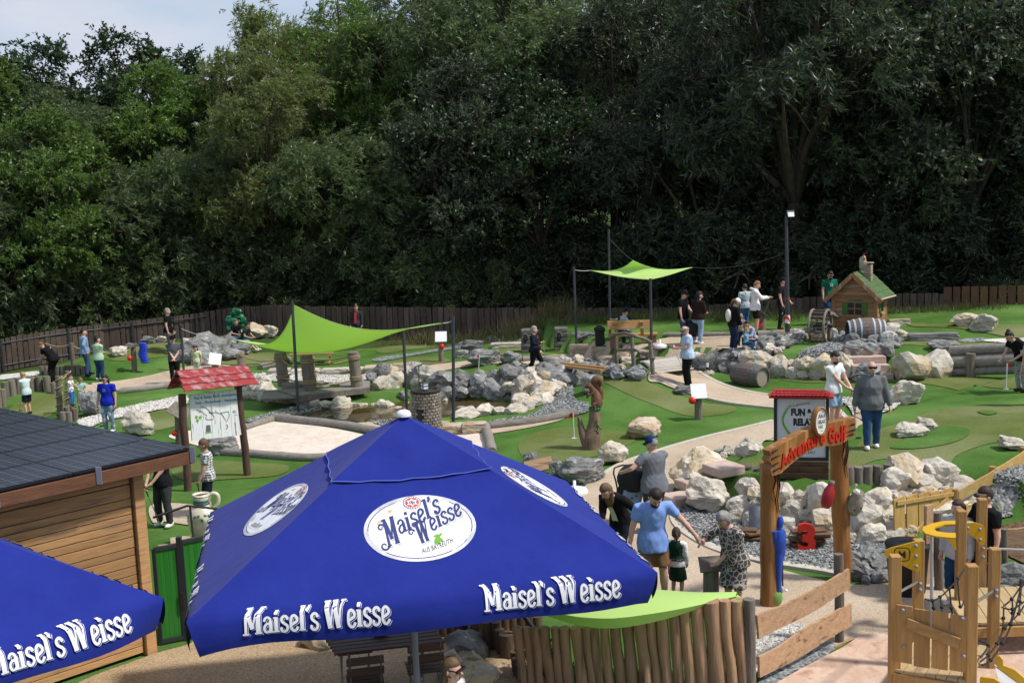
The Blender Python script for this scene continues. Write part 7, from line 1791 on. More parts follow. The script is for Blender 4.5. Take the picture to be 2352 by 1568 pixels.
mb = MB(); mb.box((.03,0,-.22),(.08,.34,.08),None,.005); mb.build('window_box',M_CLAD,ws)
ch = thing('chimney',None,None); ch.parent = mh; ch.location = (.30,-.10,hp - .3)
for k in range(6):
 for (x,y,w_,d_) in ((-.06,0,.115,.24),(.06,0,.115,.24)) if k % 2 else ((0,-.06,.24,.115),(0,.06,.24,.115)): mb = MB(); mb.box((x,y,.06 + k * .095),(w_,d_,.088),None,.006); mb.build('brick',M_BRK,ch)
mb = MB(); mb.box((0,0,.64),(.29,.29,.045),None,.008); mb.build('cap',M_BRK,ch)
rc = thing('rooster','painted rooster figure perched on the ridge of the toy mill','bird figure',hs0 + Matrix.Rotation(hy,3,'Z') @ Vector((.0,.35,hp + .08)))
M_RO = mat('rooster_paint',(.30,.31,.20),(.42,.38,.30),rough=.6,scale=10); mb = MB(); mb.tube(spline([Vector((0,0,0)),Vector((0,-.01,.16)),Vector((0,-.03,.30)),Vector((0,-.05,.42)),Vector((0,-.06,.47))],3),[.10,.12,.13,.13,.12,.11,.095,.085,.075,.07,.06,.05,.02],10); mb.tube(spline([Vector((0,.08,.12)),Vector((0,.22,.24)),Vector((0,.26,.36)),Vector((0,.2,.38))],3),[.06,.07,.075,.07,.06,.05,.04,.03,.02,.01],7); mb.build('body',M_RO,rc)
mb = MB(); mb.ball((0,-.06,.50),(.015,.06,.045)); mb.ball((0,-.12,.37),(.03,.02,.05)); mb.build('comb',I_RED,rc); mb = MB(); mb.tube([(0,-.11,.43),(0,-.17,.41)],[.025,.003],6); mb.build('beak',I_GOLD,rc)
# water wheel
wp = G(1885,786); t = thing('water_wheel','dark wooden mill wheel with paddles left of the toy house','water wheel',wp); ax = Vector((.86,-.5,0)).normalized(); Ru = .5; cW = Vector((0,.1,.52)); px_ = Vector((-ax.y,ax.x,0)); M_WH = mat('wheel_wood',(.10,.08,.065),(.17,.145,.12),rough=.85,scale=4,bump=.3,tint=.15)
for o_ in (-.22,.24):
 mb = MB(); mb.tube([cW + ax * o_ + (px_ * math.cos(a) + Vector((0,0,1)) * math.sin(a)) * Ru for a in [2 * PI * k / 28 for k in range(29)]],.045,6,False); mb.build('rim',M_GREYWOOD,t)
 for k in range(8):
  a = PI * 2 * k / 8; mb = MB(); mb.tube([cW + ax * o_,cW + ax * o_ + (px_ * math.cos(a) + Vector((0,0,1)) * math.sin(a)) * Ru],.016,5); mb.build('spoke',M_GREYWOOD,t)
for k in range(18):
 a = 2 * PI * k / 18; d_ = px_ * math.cos(a) + Vector((0,0,1)) * math.sin(a); mb = MB(); mb.beam(cW + d_ * (Ru - .11) + ax * .01,cW + d_ * (Ru + .02) + ax * .01,.44,.02,up=d_.cross(ax)); mb.build('paddle',M_WH,t)
mb = MB(); mb.tube([cW - ax * .3,cW + ax * .4],.05,10); mb.build('axle',I_BLACK,t); mb = MB(); mb.tube([cW + ax * .3 - Vector((0,0,.55)),cW + ax * .3],.045,8); mb.build('bracket',M_GREYWOOD,t)
f0,f1 = at_y(1904,722,wp.y + .1),hs0 + Matrix.Rotation(hy,3,'Z') @ Vector((-hw / 2,-.3,.42)); t = thing('mill_flume','grey wooden flume from the toy mill to the wheel','flume',f0); mb = MB(); mb.beam(Vector((0,0,0)),f1 - f0,.3,.03); mb.beam(Vector((0,-.15,.06)),f1 - f0 + Vector((0,-.15,.06)),.025,.14); mb.beam(Vector((0,.15,.06)),f1 - f0 + Vector((0,.15,.06)),.025,.14); mb.build('trough',M_DECKG,t)
# ------------------------------------------------------------------ bench, bin, parasol bases
bn = G(1448,801); t = thing('wooden_bench','honey coloured wooden bench seen from behind on the plaza','bench',bn,math.radians(-3)); s = ppm(bn)
BY = bn.y; W_ = 103 * s
mb = MB(); mb.box((0,.02,.82),(W_,.045,.30),Matrix.Rotation(-.18,3,'X'),.01); mb.build('backrest',M_OAKX,t)
for x in (-.30,.27): mb = MB(); mb.beam(Vector((x * W_ + .05,.34,-.02)),Vector((x * W_ - .03,-.03,.93)),.075,.11,up=(1,0,0),bev=.008); mb.build('back_leg',M_OAK,t)
mb = MB(); mb.box((.1,.38,.44),(W_ * 1.12,.42,.07),None,.01); mb.build('seat',M_OAKX,t)
for x in (-.40,.45): mb = MB(); mb.box((x * W_ + .08,.38,.2),(.28,.34,.41),None,.01); mb.build('leg',mat('brown_block',(.24,.14,.07),(.18,.1,.05),rough=.8,scale=3),t)
lt = G(1378,793); s = ppm(lt); t = thing('litter_bin','tall black litter bin left of the wooden bench','litter bin',lt); mb = MB(); mb.box((0,0,.27),(21 * s,.3,.54),None,.02); mb.mi(0); mb.box((0,0,.56),(25 * s,.36,.10),None,.02); mb.build('bin',MATS['black_plastic'],t); mb = MB(); mb.box((0,0,.64),(20 * s,.30,.1),None,.04,.7); mb.build('lid',MATS['black_plastic'],t)
for (px,py,lab) in ((1516,798,'round white parasol foot on the plaza right of the bench'),(1320,1134,'round white parasol foot beside the canopy edge and dark boulder')):
 p = G(px,py); s = ppm(p); t = thing('parasol_foot',lab,'parasol foot',p); r = 17 * s if px > 1400 else .28; mb = MB(); mb.lathe([(r * .95,0),(r,.05),(r * .9,.11),(r * .2,.14),(.035,.15),(.03,.28),(0,.28)],18); mb.build('foot',M_WPLAST,t)
# arched foot bridge
AB = G(1545,858); t = thing('foot_bridge','pale plank foot bridge with arched branch hand rail','foot bridge',AB)
c4 = [G(1470,842,.16),G(1542,833,.16),G(1590,855,.10),G(1504,866,.10)]; M_DECKW = mat('whitish_deck',(.50,.47,.42),(.40,.37,.33),rough=.9,scale=3,stretch=(.6,6,6),bump=.3,tint=.08)
for k in range(11):
 e = (k + .5) / 11; a,b = c4[0].lerp(c4[3],e) - AB,c4[1].lerp(c4[2],e) - AB; lift = .12 * math.sin(PI * e); mb = MB(); mb.beam(a + Vector((0,0,lift)),b + Vector((0,0,lift)),.17,.04,bev=.004); mb.build('plank',M_DECKW,t)
Yp = [38.2,36.6,35.0]
Yp = [G(1418,842).y,G(1458,852).y,G(1500,863).y]
P3 = [[at_y(980 + x / 4,637 + y / 4,yy) - AB for (x,y) in q] for q,yy in zip((((1752,815),(1738,660),(1735,520)),((1905,860),(1895,700),(1880,528)),((2080,910),(2068,740),(2050,590))),Yp)]
for q in P3: mb = MB(); mb.tube(spline([q[0] - Vector((0,0,.1)),q[1],q[2]],4),.06,8); mb.jitter(.012,4); mb.build('rail_post',M_GREYWOOD,t)
for pts in ([(1715,528,0),(1810,512,.4),(1880,528,1),(1990,560,1.6),(2070,600,2)],[(1745,668,0),(1890,662,1),(1990,700,1.6),(2095,745,2)]):
 P = [at_y(980 + x / 4,637 + y / 4,np.interp(f,[0,1,2],Yp) - .05) - AB for x,y,f in pts]; mb = MB(); mb.tube(spline(P,4),.05,8); mb.jitter(.015,3); mb.build('rail',M_GREYWOOD,t)
t = thing('plank_bridge','narrow brown plank bridge above the waterfall stones','plank bridge',G(1330,868)); o = t.location
for (p,q,w_) in (((1275,848),(1395,868),.16),((1268,852),(1385,873),.16)): mb = MB(); mb.beam(G(*p,.22) - o,G(*q,.28) - o,w_,.08,bev=.008); mb.build('plank',M_OAKX,t)
bl_ = G(1625,860); t = thing('bollard_light','short black and white bollard light beside the curved path','bollard light',bl_); s = ppm(bl_); mb = MB(); mb.cyl((0,0,0),.045,.24,10); mb.build('base',I_BLACK,t); mb = MB(); mb.cyl((0,0,.24),.04,.15,10); mb.build('lens',I_WHITE,t); mb = MB(); mb.cyl((0,0,.39),.045,.02,10); mb.build('cap',I_BLACK,t)
heap('stone_row','little cream stones round the bollard light',[(1616,866),(1622,856),(1640,858),(1638,866)],.16,'l',5,seed=44,cat='stone row')
for (px,py,w,h,lab) in ((1213,808,31,53,'dark carved stone ruin behind the walking grey haired woman'),(1290,803,34,52,'dark carved stone ruin left of the litter bin')):
 p = G(px,py); s = ppm(p); t = thing('stone_ruin',lab,'stone sculpture',p); mr_ = mat('ruin_stone',(.085,.08,.075),(.15,.145,.135),rough=.9,scale=4,bump=.8)
 for k in range(5): mb = MB(); mb.box((.015 * math.sin(k * 3),0,h * s * (k + .5) / 5),(w * s * (1 - .02 * k),.5,h * s / 5 * .94),None,.03); mb.jitter(.03,4,k); mb.build('block',mr_,t)
 mb = MB(); mb.ball((-w * s * .18,-.25,h * s * .62),(.09,.04,.16)); mb.build('niche',I_BLACK,t); mb = MB(); mb.tube([Vector((-w * s * .18 + .11 * math.cos(a),-.26,h * s * .62 + .18 * math.sin(a))) for a in [PI * k / 8 for k in range(9)]],.03,5); mb.build('niche_arch',mr_,t)
_x = -12.0; lsb = gz(_x,fence_y(_x) - .55); s = ppm(lsb) * 1.15; t = thing('leaf_sculpture','tall green leaf sculpture standing by the fence corner','sculpture',lsb); rr = random.Random(9); mb = MB(); mb.tube([Vector((0,0,-.1)),Vector((.05,0,.6)),Vector((0,0,1.1))],.09,8); mb.build('stem',M_BARK,t)
for k in range(46):
 x,z = rr.uniform(-17,17) * s,rr.uniform(3,58) * s
 if z > 48 * s and abs(x + 5 * s) > 12 * s: continue
 mb = MB(); mb.ball((x,rr.uniform(-.2,.1),z),(.16,.05,.12),8,5,Matrix.Rotation(rr.uniform(-1,1),3,'Y') @ Matrix.Rotation(rr.uniform(-.6,.6),3,'X')); mb.build('leaf',mat('glazed_leaf',(.012,.12,.05),(.02,.18,.085),rough=.35,scale=3,tint=.3),t)
# net barrier on the left
for a,lab in (((169,842,164,787,.07),'grey rope barrier post beside the man in denim'),):
 p = G(*a[:2]); t = thing('barrier_post',lab,'post',p); q = at_y(a[2],a[3],p.y) - p; mb = MB(); mb.tube([Vector((0,0,-.1)),q],.09,9); mb.build('post',M_GREYWOOD,t)
 rope('barrier_rope','thick slack rope from the barrier post to the bending woman',p + q - Vector((0,0,.05)),at_y(104,788,p.y + .3),.12,.025,M_ROPE)
 rope('barrier_rope','short thick rope end hanging off the barrier post',p + q - Vector((0,0,.05)),p + q + Vector((.35,0,-.25)),.05,.025,M_ROPE)
npst = []
for a,lab in (((138,962,134,864,.09),'left rope wound post of the olive net by the toddler'),((153,948,155,852,.08),'right rope wound post of the olive net by the toddler')):
 p = G(*a[:2]); t = thing('barrier_post',lab,'post',p); q = at_y(a[2],a[3],p.y) - p; mb = MB(); mb.tube([Vector((0,0,-.1)),q],a[4],9); mb.build('post',M_GREYWOOD,t); npst.append((p,q))
 mb = MB(); mb.tube([q * (k / 40) + Vector(((a[4] + .02) * math.cos(k * .8),(a[4] + .02) * math.sin(k * .8),0)) for k in range(41)],.02,5,False); mb.build('rope_coil',M_ROPE,t)
(pa_,qa_),(pb_,qb_) = npst; t = thing('olive_net','olive net stretched between two rope wound posts','net',pa_); mb = MB()
for k in range(13): e = k / 12; mb.tube([qa_ * (.05 + .9 * e),(pb_ - pa_) + qb_ * (.05 + .9 * e)],.007,4)
for k in range(7): e = k / 6; mb.tube([(pb_ - pa_) * e + qa_ * .05,(pb_ - pa_) * e + qa_ * (1 - e) * .95 + qb_ * e * .95],.007,4)
o = mb.build('mesh',plain('olive_cord',(.22,.26,.07)),t); o['kind'] = 'stuff'
rope('barrier_rope','thick rope across the top of the olive net',pa_ + qa_ * .95,pb_ + qb_ * .95,.08,.025,M_ROPE)
# ------------------------------------------------------------------ painted jug statue
M_JUG = mat('cream_glaze',(.56,.52,.40),(.62,.58,.46),rough=.3,scale=4,spec=.5); M_TEAL = plain('teal_glaze',(.03,.22,.22),.35)
jg = G(470,1250); s = ppm(jg); hJ = at_y(470,1133,jg.y).z - jg.z; t = thing('painted_jug','big cream painted jug behind the gate, left of the canopy','jug statue',jg)
pj = [(0,0),(.5,.0),(.62,.12),(.86,.32),(.98,.50),(.92,.62),(.70,.72),(.50,.77),(.48,.8),(.50,.9),(.56,1.0),(.50,1.0),(.44,.9),(0,.88)]; rJ = .28; mb = MB(); mb.lathe([(a * rJ,b * hJ) for a,b in pj],24); mb.build('body',M_JUG,t)
for z_,w_ in ((.865,.05),): mb = MB(); mb.lathe([(.505 * rJ + .002,(z_ - w_ / 2) * hJ),(.535 * rJ + .003,(z_ + w_ / 2) * hJ)],24); mb.build('band',M_TEAL,t)
for z_ in (.95,.81): mb = MB(); mb.lathe([(.52 * rJ + .004,z_ * hJ),(.54 * rJ + .004,(z_ + .012) * hJ)],24); mb.build('line',I_BLACK,t)
mb = MB(); mb.tube(spline([Vector((.12,.0,.84 * hJ)),Vector((.2,0,.99 * hJ)),Vector((.30,0,.96 * hJ)),Vector((.30,0,.82 * hJ)),Vector((.22,0,.70 * hJ))],4),.04,8); mb.build('handle',M_JUG,t)
for k in range(9):
 a = -2.6 + k * .25; z_ = .60 + .05 * math.sin(k * 2.2); r_ = np.interp(z_,[.5,.62,.72],[.98,.92,.70]) * rJ; mb = MB(); mb.ball((r_ * math.cos(a),r_ * math.sin(a),z_ * hJ),(.022,.012,.035),7,5,Matrix.Rotation(a + PI / 2,3,'Z') @ Matrix.Rotation(math.sin(k * 5),3,'Y')); mb.build('painted_leaf',M_TEAL,t)
# ------------------------------------------------------------------ cafe table, chairs, stockade, flowers
M_TEAK = mat('brown_slat',(.085,.042,.03),(.13,.062,.042),rough=.5,scale=4,stretch=(.6,6,6),spec=.5,tint=.1); M_ZINC = plain('zinc_steel',(.22,.24,.26),.45,.4)
tc4 = [on(*p,.76) for p in ((770,1503),(1025,1474),(990,1437),(746,1467))]; tO = G(890,1560); tO = Vector((sum(p.x for p in tc4) / 4,sum(p.y for p in tc4) / 4,0)); tb = thing('cafe_table','brown slatted folding table under the blue canopy','table',tO)
for k in range(5):
 a = tc4[0].lerp(tc4[3],(k + .5) / 5) - tO; b = tc4[1].lerp(tc4[2],(k + .5) / 5) - tO; w_ = (tc4[3] - tc4[0]).length / 5 * .94; mb = MB(); mb.beam(a,b,w_,.025,bev=.006); mb.build('slat',M_TEAK,tb)
fx = (tc4[1] - tc4[0]).normalized(); fy = Vector((-fx.y,fx.x,0))
for sx in (-.45,.45):
 mb = MB(); c = fx * sx
 mb.tube([c + fy * -.25 + Vector((0,0,.0)),c + fy * .22 + Vector((0,0,.74))],.012,6); mb.tube([c + fy * .25,c + fy * -.22 + Vector((0,0,.74))],.012,6); mb.build('leg_frame',M_ZINC,tb)
cb = on(872,1452,.79); t = thing('cutlery_box','small brown box standing on the slatted table','box',cb); mb = MB(); mb.box((0,0,.035),(.17,.1,.08),math.atan2(fx.y,fx.x),.005); mb.build('box',M_TEAK,t)
def chair(pos,rz,label):
 t = thing('folding_chair',label,'chair',pos,rz,'folding chairs at the cafe table')
 for k in range(4): mb = MB(); mb.box((0,-.15 + k * .1,.45),(.44,.085,.018),None,.005); mb.build('seat_slat',M_TEAK,t)
 for z in (.66,.80): mb = MB(); mb.box((0,-.24 - (z - .66) * .15,z),(.44,.02,.10),None,.006); mb.build('back_slat',M_TEAK,t)
 for x in (-.18,.18): mb = MB(); mb.tube([Vector((x,.22,0)),Vector((x,-.2,.5)),Vector((x,-.28,.86))],.011,6); mb.build('leg',M_ZINC,t); mb = MB(); mb.tube([Vector((x * .95,-.26,0)),Vector((x * .95,.2,.45))],.011,6); mb.build('leg',M_ZINC,t)
 mb = MB(); mb.tube([Vector((-.18,.2,.03)),Vector((.18,.2,.03))],.009,5); mb.build('stretcher',M_ZINC,t)
za = math.atan2(fx.y,fx.x)
def cpos(px,py): p = on(px,py,.8); return Vector((p.x,p.y,0))
chair(cpos(838,1512) + fy * .2,za,'folding chair with brown slats nearest the canopy pole, on its left'); chair(cpos(976,1482) + fy * .2,za,'folding chair with brown slats right of the canopy pole'); chair(tO - fx * .35 + fy * .62,za + PI,'folding chair behind the slatted table')
M_DKLOG = mat('dark_log',(.075,.05,.035),(.12,.08,.055),rough=.9,scale=3,stretch=(5,5,.6),bump=.6,tint=.3)
def a5(x,y): return (686 + x / 4,1274 + y / 4)
sk0 = on(1100,1568,0); sk = thing('stockade','dark stockade of logs of stepped heights behind the seated woman','palisade',sk0)
for (x,yt,dep_,r_) in ((1500,545,.35,.09),(1615,575,.25,.085),(1725,610,.15,.085),(1815,612,.1,.08),(1845,680,.0,.08),(1912,720,-.1,.13),(1995,885,-.5,.09),(2015,950,-.6,.1),(2035,995,-.7,.09)):
 yy = sk0.y + .9 + dep_ * 1.2; q = at_y(*a5(x,yt),yy) - sk0; mb = MB(); mb.tube([Vector((q.x + .02,q.y,-.1)),q],r_ * .85,10); mb.jitter(.01,5,x); mb.build('log',M_DKLOG,sk)
for k in range(16):
 yy = sk0.y + 1.6; q = at_y(*a5(1100 + k * 72,480),yy) - sk0; mb = MB(); mb.tube([Vector((q.x + .02,q.y,-.1)),q + Vector((0,0,.12 * math.sin(k * 2)))],.085,9); mb.build('log',M_DKLOG,sk)
gp = on(*a5(2300,1000),.5); t = thing('guy_pole','black slanted pole running down behind the hanging flowers','pole',Vector((gp.x,gp.y,0))); o = t.location; mb = MB(); yy = sk0.y + .75; mb.tube([at_y(*a5(2030,500),yy) - o,at_y(*a5(2240,790),yy - .1) - o,at_y(*a5(2560,1200),yy - .2) - o],.035,8); mb.build('pole',plain('black_paint',(.018,.018,.022),.4),t)
fb = at_y(*a5(2250,990),sk0.y + .3); t = thing('flower_basket','round wicker basket of red geraniums in front of the palisade','flower basket',Vector((fb.x,fb.y,max(0,fb.z - .12)))); rg_ = np.random.default_rng(3)
mb = MB(); mb.lathe([(0,-.22),(.12,-.21),(.19,0),(.2,.06),(.17,.06),(0,.03)],16); mb.build('basket',mat('wicker',(.16,.13,.10),(.09,.07,.05),rough=.9,scale=30,bump=1),t)
P = rg_.normal(size=(420,3)) * np.array([.17,.12,.10]) + np.array([0,0,.16]); D = rg_.normal(size=(420,3)); D /= np.linalg.norm(D,axis=1)[:,None]; o = link('foliage',leaves(P,D,np.full(420,.07),np.full(420,.04),rg_,'foliage',LEAF_DARK),t); o['kind'] = 'stuff'
for k in range(7):
 c = Vector((-.20 + .05 * (k % 4) + .02,-.08 - .02 * (k % 2),.17 + .045 * (k // 3))); mb = MB(); mb.ball(c,(.04,.035,.035),8,5); mb.jitter(.02,20,k); mb.build('blossom',plain('geranium_red',(.42,.01,.02)),t)
pk = G(1235,1086); t = thing('wooden_plank','tan wooden plank set between two dark boulders beside the canopy','plank',pk); s = ppm(pk); mb = MB(); mb.beam(at_y(1205,1075,pk.y) - pk,at_y(1268,1062,pk.y) - pk,.3,.06,up=(0,-.8,.6),bev=.01); mb.build('plank',M_BOARDX,t)
boulder(1222,1072,36,30,'g','grey boulder behind the tan plank next to the canopy')
# table and benches beyond the dock
pt_ = G(720,836); s = ppm(pt_); t = thing('picnic_table','honey coloured picnic table half hidden behind the rope posts','table',pt_); w_ = 100 * s
mb = MB(); mb.box((0,.2,.72),(w_,.7,.06),None,.01); mb.build('table_top',M_OAKX,t); mb = MB(); mb.box((0,-.35,.45),(w_,.26,.05),None,.01); mb.build('bench_seat',M_OAKX,t)
for x in (-.42,.40): mb = MB(); mb.beam(Vector((x * w_,-.4,0)),Vector((x * w_ + .03,.15,.7)),.09,.06,up=(1,0,0)); mb.build('leg',M_OAK,t)
# pram
pm = G(1448,1215); s = ppm(pm); t = thing('pram','black and pale blue pram pushed by the man in the grey shirt','pram',pm); M_PBL = plain('pale_blue_cloth',(.20,.32,.40)); M_PBK = plain('black_cloth',(.012,.013,.016),.85)
mb = MB(); mb.box((.03,-.05,.62),(.38,.16,.66),Matrix.Rotation(-.25,3,'X') @ Matrix.Rotation(.3,3,'Y'),.06); mb.build('seat_shell',M_PBL,t)
mb = MB(); mb.ball((.08,.08,.92),(.30,.34,.26),14,9); mb.build('hood',M_PBK,t); mb = MB(); mb.box((-.02,.0,.58),(.46,.2,.72),Matrix.Rotation(-.25,3,'X') @ Matrix.Rotation(.3,3,'Y'),.08); mb.build('frame_cloth',M_PBK,t)
for (x,y) in ((-.05,-.16),(.03,-.17),(.11,-.2),(-.03,-.15),(.09,-.19)): pass
for (x,z) in ((-.03,.60),(.03,.62),(.10,.66),(.0,.52),(.05,.5)): mb = MB(); mb.box((x,-.155 + (.6 - z) * .2,z),(.03,.02,.03)); mb.build('print_square',I_BLACK,t)
for (x,y) in ((-.25,-.3),(.25,-.3),(-.28,.4),(.28,.4)): mb = MB(); mb.tube([Vector((x - .02,y,.14)),Vector((x + .02,y,.14))],.14,16); mb.build('wheel',M_PBK,t)
mb = MB(); mb.tube(spline([Vector((-.24,.35,.2)),Vector((-.2,.2,.7)),Vector((-.22,.5,1.02)),Vector((.22,.5,1.02)),Vector((.2,.2,.7)),Vector((.24,.35,.2))],3),.016,6); mb.build('handle',M_PBK,t)
# ------------------------------------------------------------------ people
def cloth(h,name=None,c2=None,**kw):
 c = hexc(h); return mat(name or 'cloth_%06x' % h,c,c2 or tuple(k * .72 for k in c),rough=.9,scale=9,detail=5,spec=.15,lo=.3,hi=.75,**kw)
def patterned(name,a,b,kind,sc):
 m = bpy.data.materials.new(name); m.use_nodes = True; n,l = m.node_tree.nodes,m.node_tree.links; bs = pnode(m); bs.inputs['Roughness'].default_value = .9; bs.inputs['Specular IOR Level'].default_value = .15
 t = n.new('ShaderNodeTexCoord'); mxs = None
 if kind == 'check':
  for d in ('X','Z'):
   w = n.new('ShaderNodeTexWave'); w.bands_direction = d; w.inputs['Scale'].default_value = sc; l.new(t.outputs['Object'],w.inputs['Vector'])
   r = n.new('ShaderNodeValToRGB'); r.color_ramp.elements[0].position = .55; r.color_ramp.elements[1].position = .7; l.new(w.outputs['Fac'],r.inputs['Fac'])
   if mxs is None: mxs = r
   else:
    q = n.new('ShaderNodeMath'); q.operation = 'ADD'; l.new(mxs.outputs[0],q.inputs[0]); l.new(r.outputs[0],q.inputs[1]); h = n.new('ShaderNodeMath'); h.operation = 'MULTIPLY'; h.inputs[1].default_value = .55; l.new(q.outputs[0],h.inputs[0]); fac = h.outputs[0]
 else:
  v = n.new('ShaderNodeTexVoronoi'); v.feature = 'DISTANCE_TO_EDGE' if kind == 'net' else 'F1'; v.inputs['Scale'].default_value = sc; l.new(t.outputs['Object'],v.inputs['Vector'])
  r = n.new('ShaderNodeValToRGB'); r.color_ramp.elements[0].position,r.color_ramp.elements[1].position = ((.05,.09) if kind == 'net' else (.25,.3)); l.new(v.outputs['Distance'],r.inputs['Fac']); fac = r.outputs[0]
 mx_ = n.new('ShaderNodeMix'); mx_.data_type = 'RGBA'; mx_.inputs['A'].default_value = (*a,1); mx_.inputs['B'].default_value = (*b,1); l.new(fac,mx_.inputs['Factor']); l.new(mx_.outputs['Result'],bs.inputs['Base Color']); return m
SKIN = mat('skin',(.60,.37,.28),(.52,.30,.22),rough=.55,scale=12,spec=.35,tint=.06)
M_LIP = plain('lips',(.30,.10,.08)); M_EYE = plain('eye_dark',(.03,.022,.02),.3); M_SHADES = plain('dark_glasses',(.01,.01,.012),.2)
HAIRC = {k: mat('hair_' + k,c,tuple(q * .55 for q in c),rough=.6,scale=30,stretch=(1,1,.3),bump=.5,spec=.4) for k,c in dict(black=(.012,.010,.010),brown=(.055,.032,.018),lightbrown=(.15,.09,.045),blond=(.36,.25,.11),red=(.20,.075,.025),grey=(.30,.29,.28),dark=(.028,.018,.012),ginger=(.33,.15,.05)).items()}
EYE_ME = MB().ball((0,0,0),1,8,5).mesh('eye',M_EYE); MOUTH_ME = MB().ball((0,0,0),1,8,5).mesh('mouth',M_LIP)
QUEUE = []
def loft(mb,pts,rx,ry,n=12):
 pts = [Vector(p) for p in pts]; V,F = [],[]
 for i,p in enumerate(pts):
  d = (pts[min(i + 1,len(pts) - 1)] - pts[max(i - 1,0)]).normalized(); u = (Vector((1,0,0)) - d * d.x).normalized(); w = d.cross(u)
  for k in range(n): a = 2 * PI * k / n; V.append(p + u * math.cos(a) * rx[i] + w * math.sin(a) * ry[i])
 for i in range(len(pts) - 1):
  for k in range(n): k2 = (k + 1) % n; F.append((i * n + k,i * n + k2,(i + 1) * n + k2,(i + 1) * n + k))
 F += [tuple(range(n - 1,-1,-1)),tuple(range((len(pts) - 1) * n,len(pts) * n))]; mb._add(V,F,True)
def ik(a,b,l1,l2,hint):
 d = b - a; D = d.length
 if D > (l1 + l2) * .995: d = d.normalized() * (l1 + l2) * .995; D = d.length; b = a + d
 x = (l1 * l1 - l2 * l2 + D * D) / (2 * D); hh = math.sqrt(max(0,l1 * l1 - x * x)); dn = d.normalized(); hn = Vector(hint) - dn * dn.dot(Vector(hint))
 return a + dn * x + hn.normalized() * hh,b
def remesh_later(name,mb,m,par,vox,fold=0.0,post=None):
 o = mb.build(name,m,par); md = o.modifiers.new('skin','REMESH'); md.mode = 'VOXEL'; md.voxel_size = vox; md.use_smooth_shade = True; QUEUE.append((o,fold,post)); return o
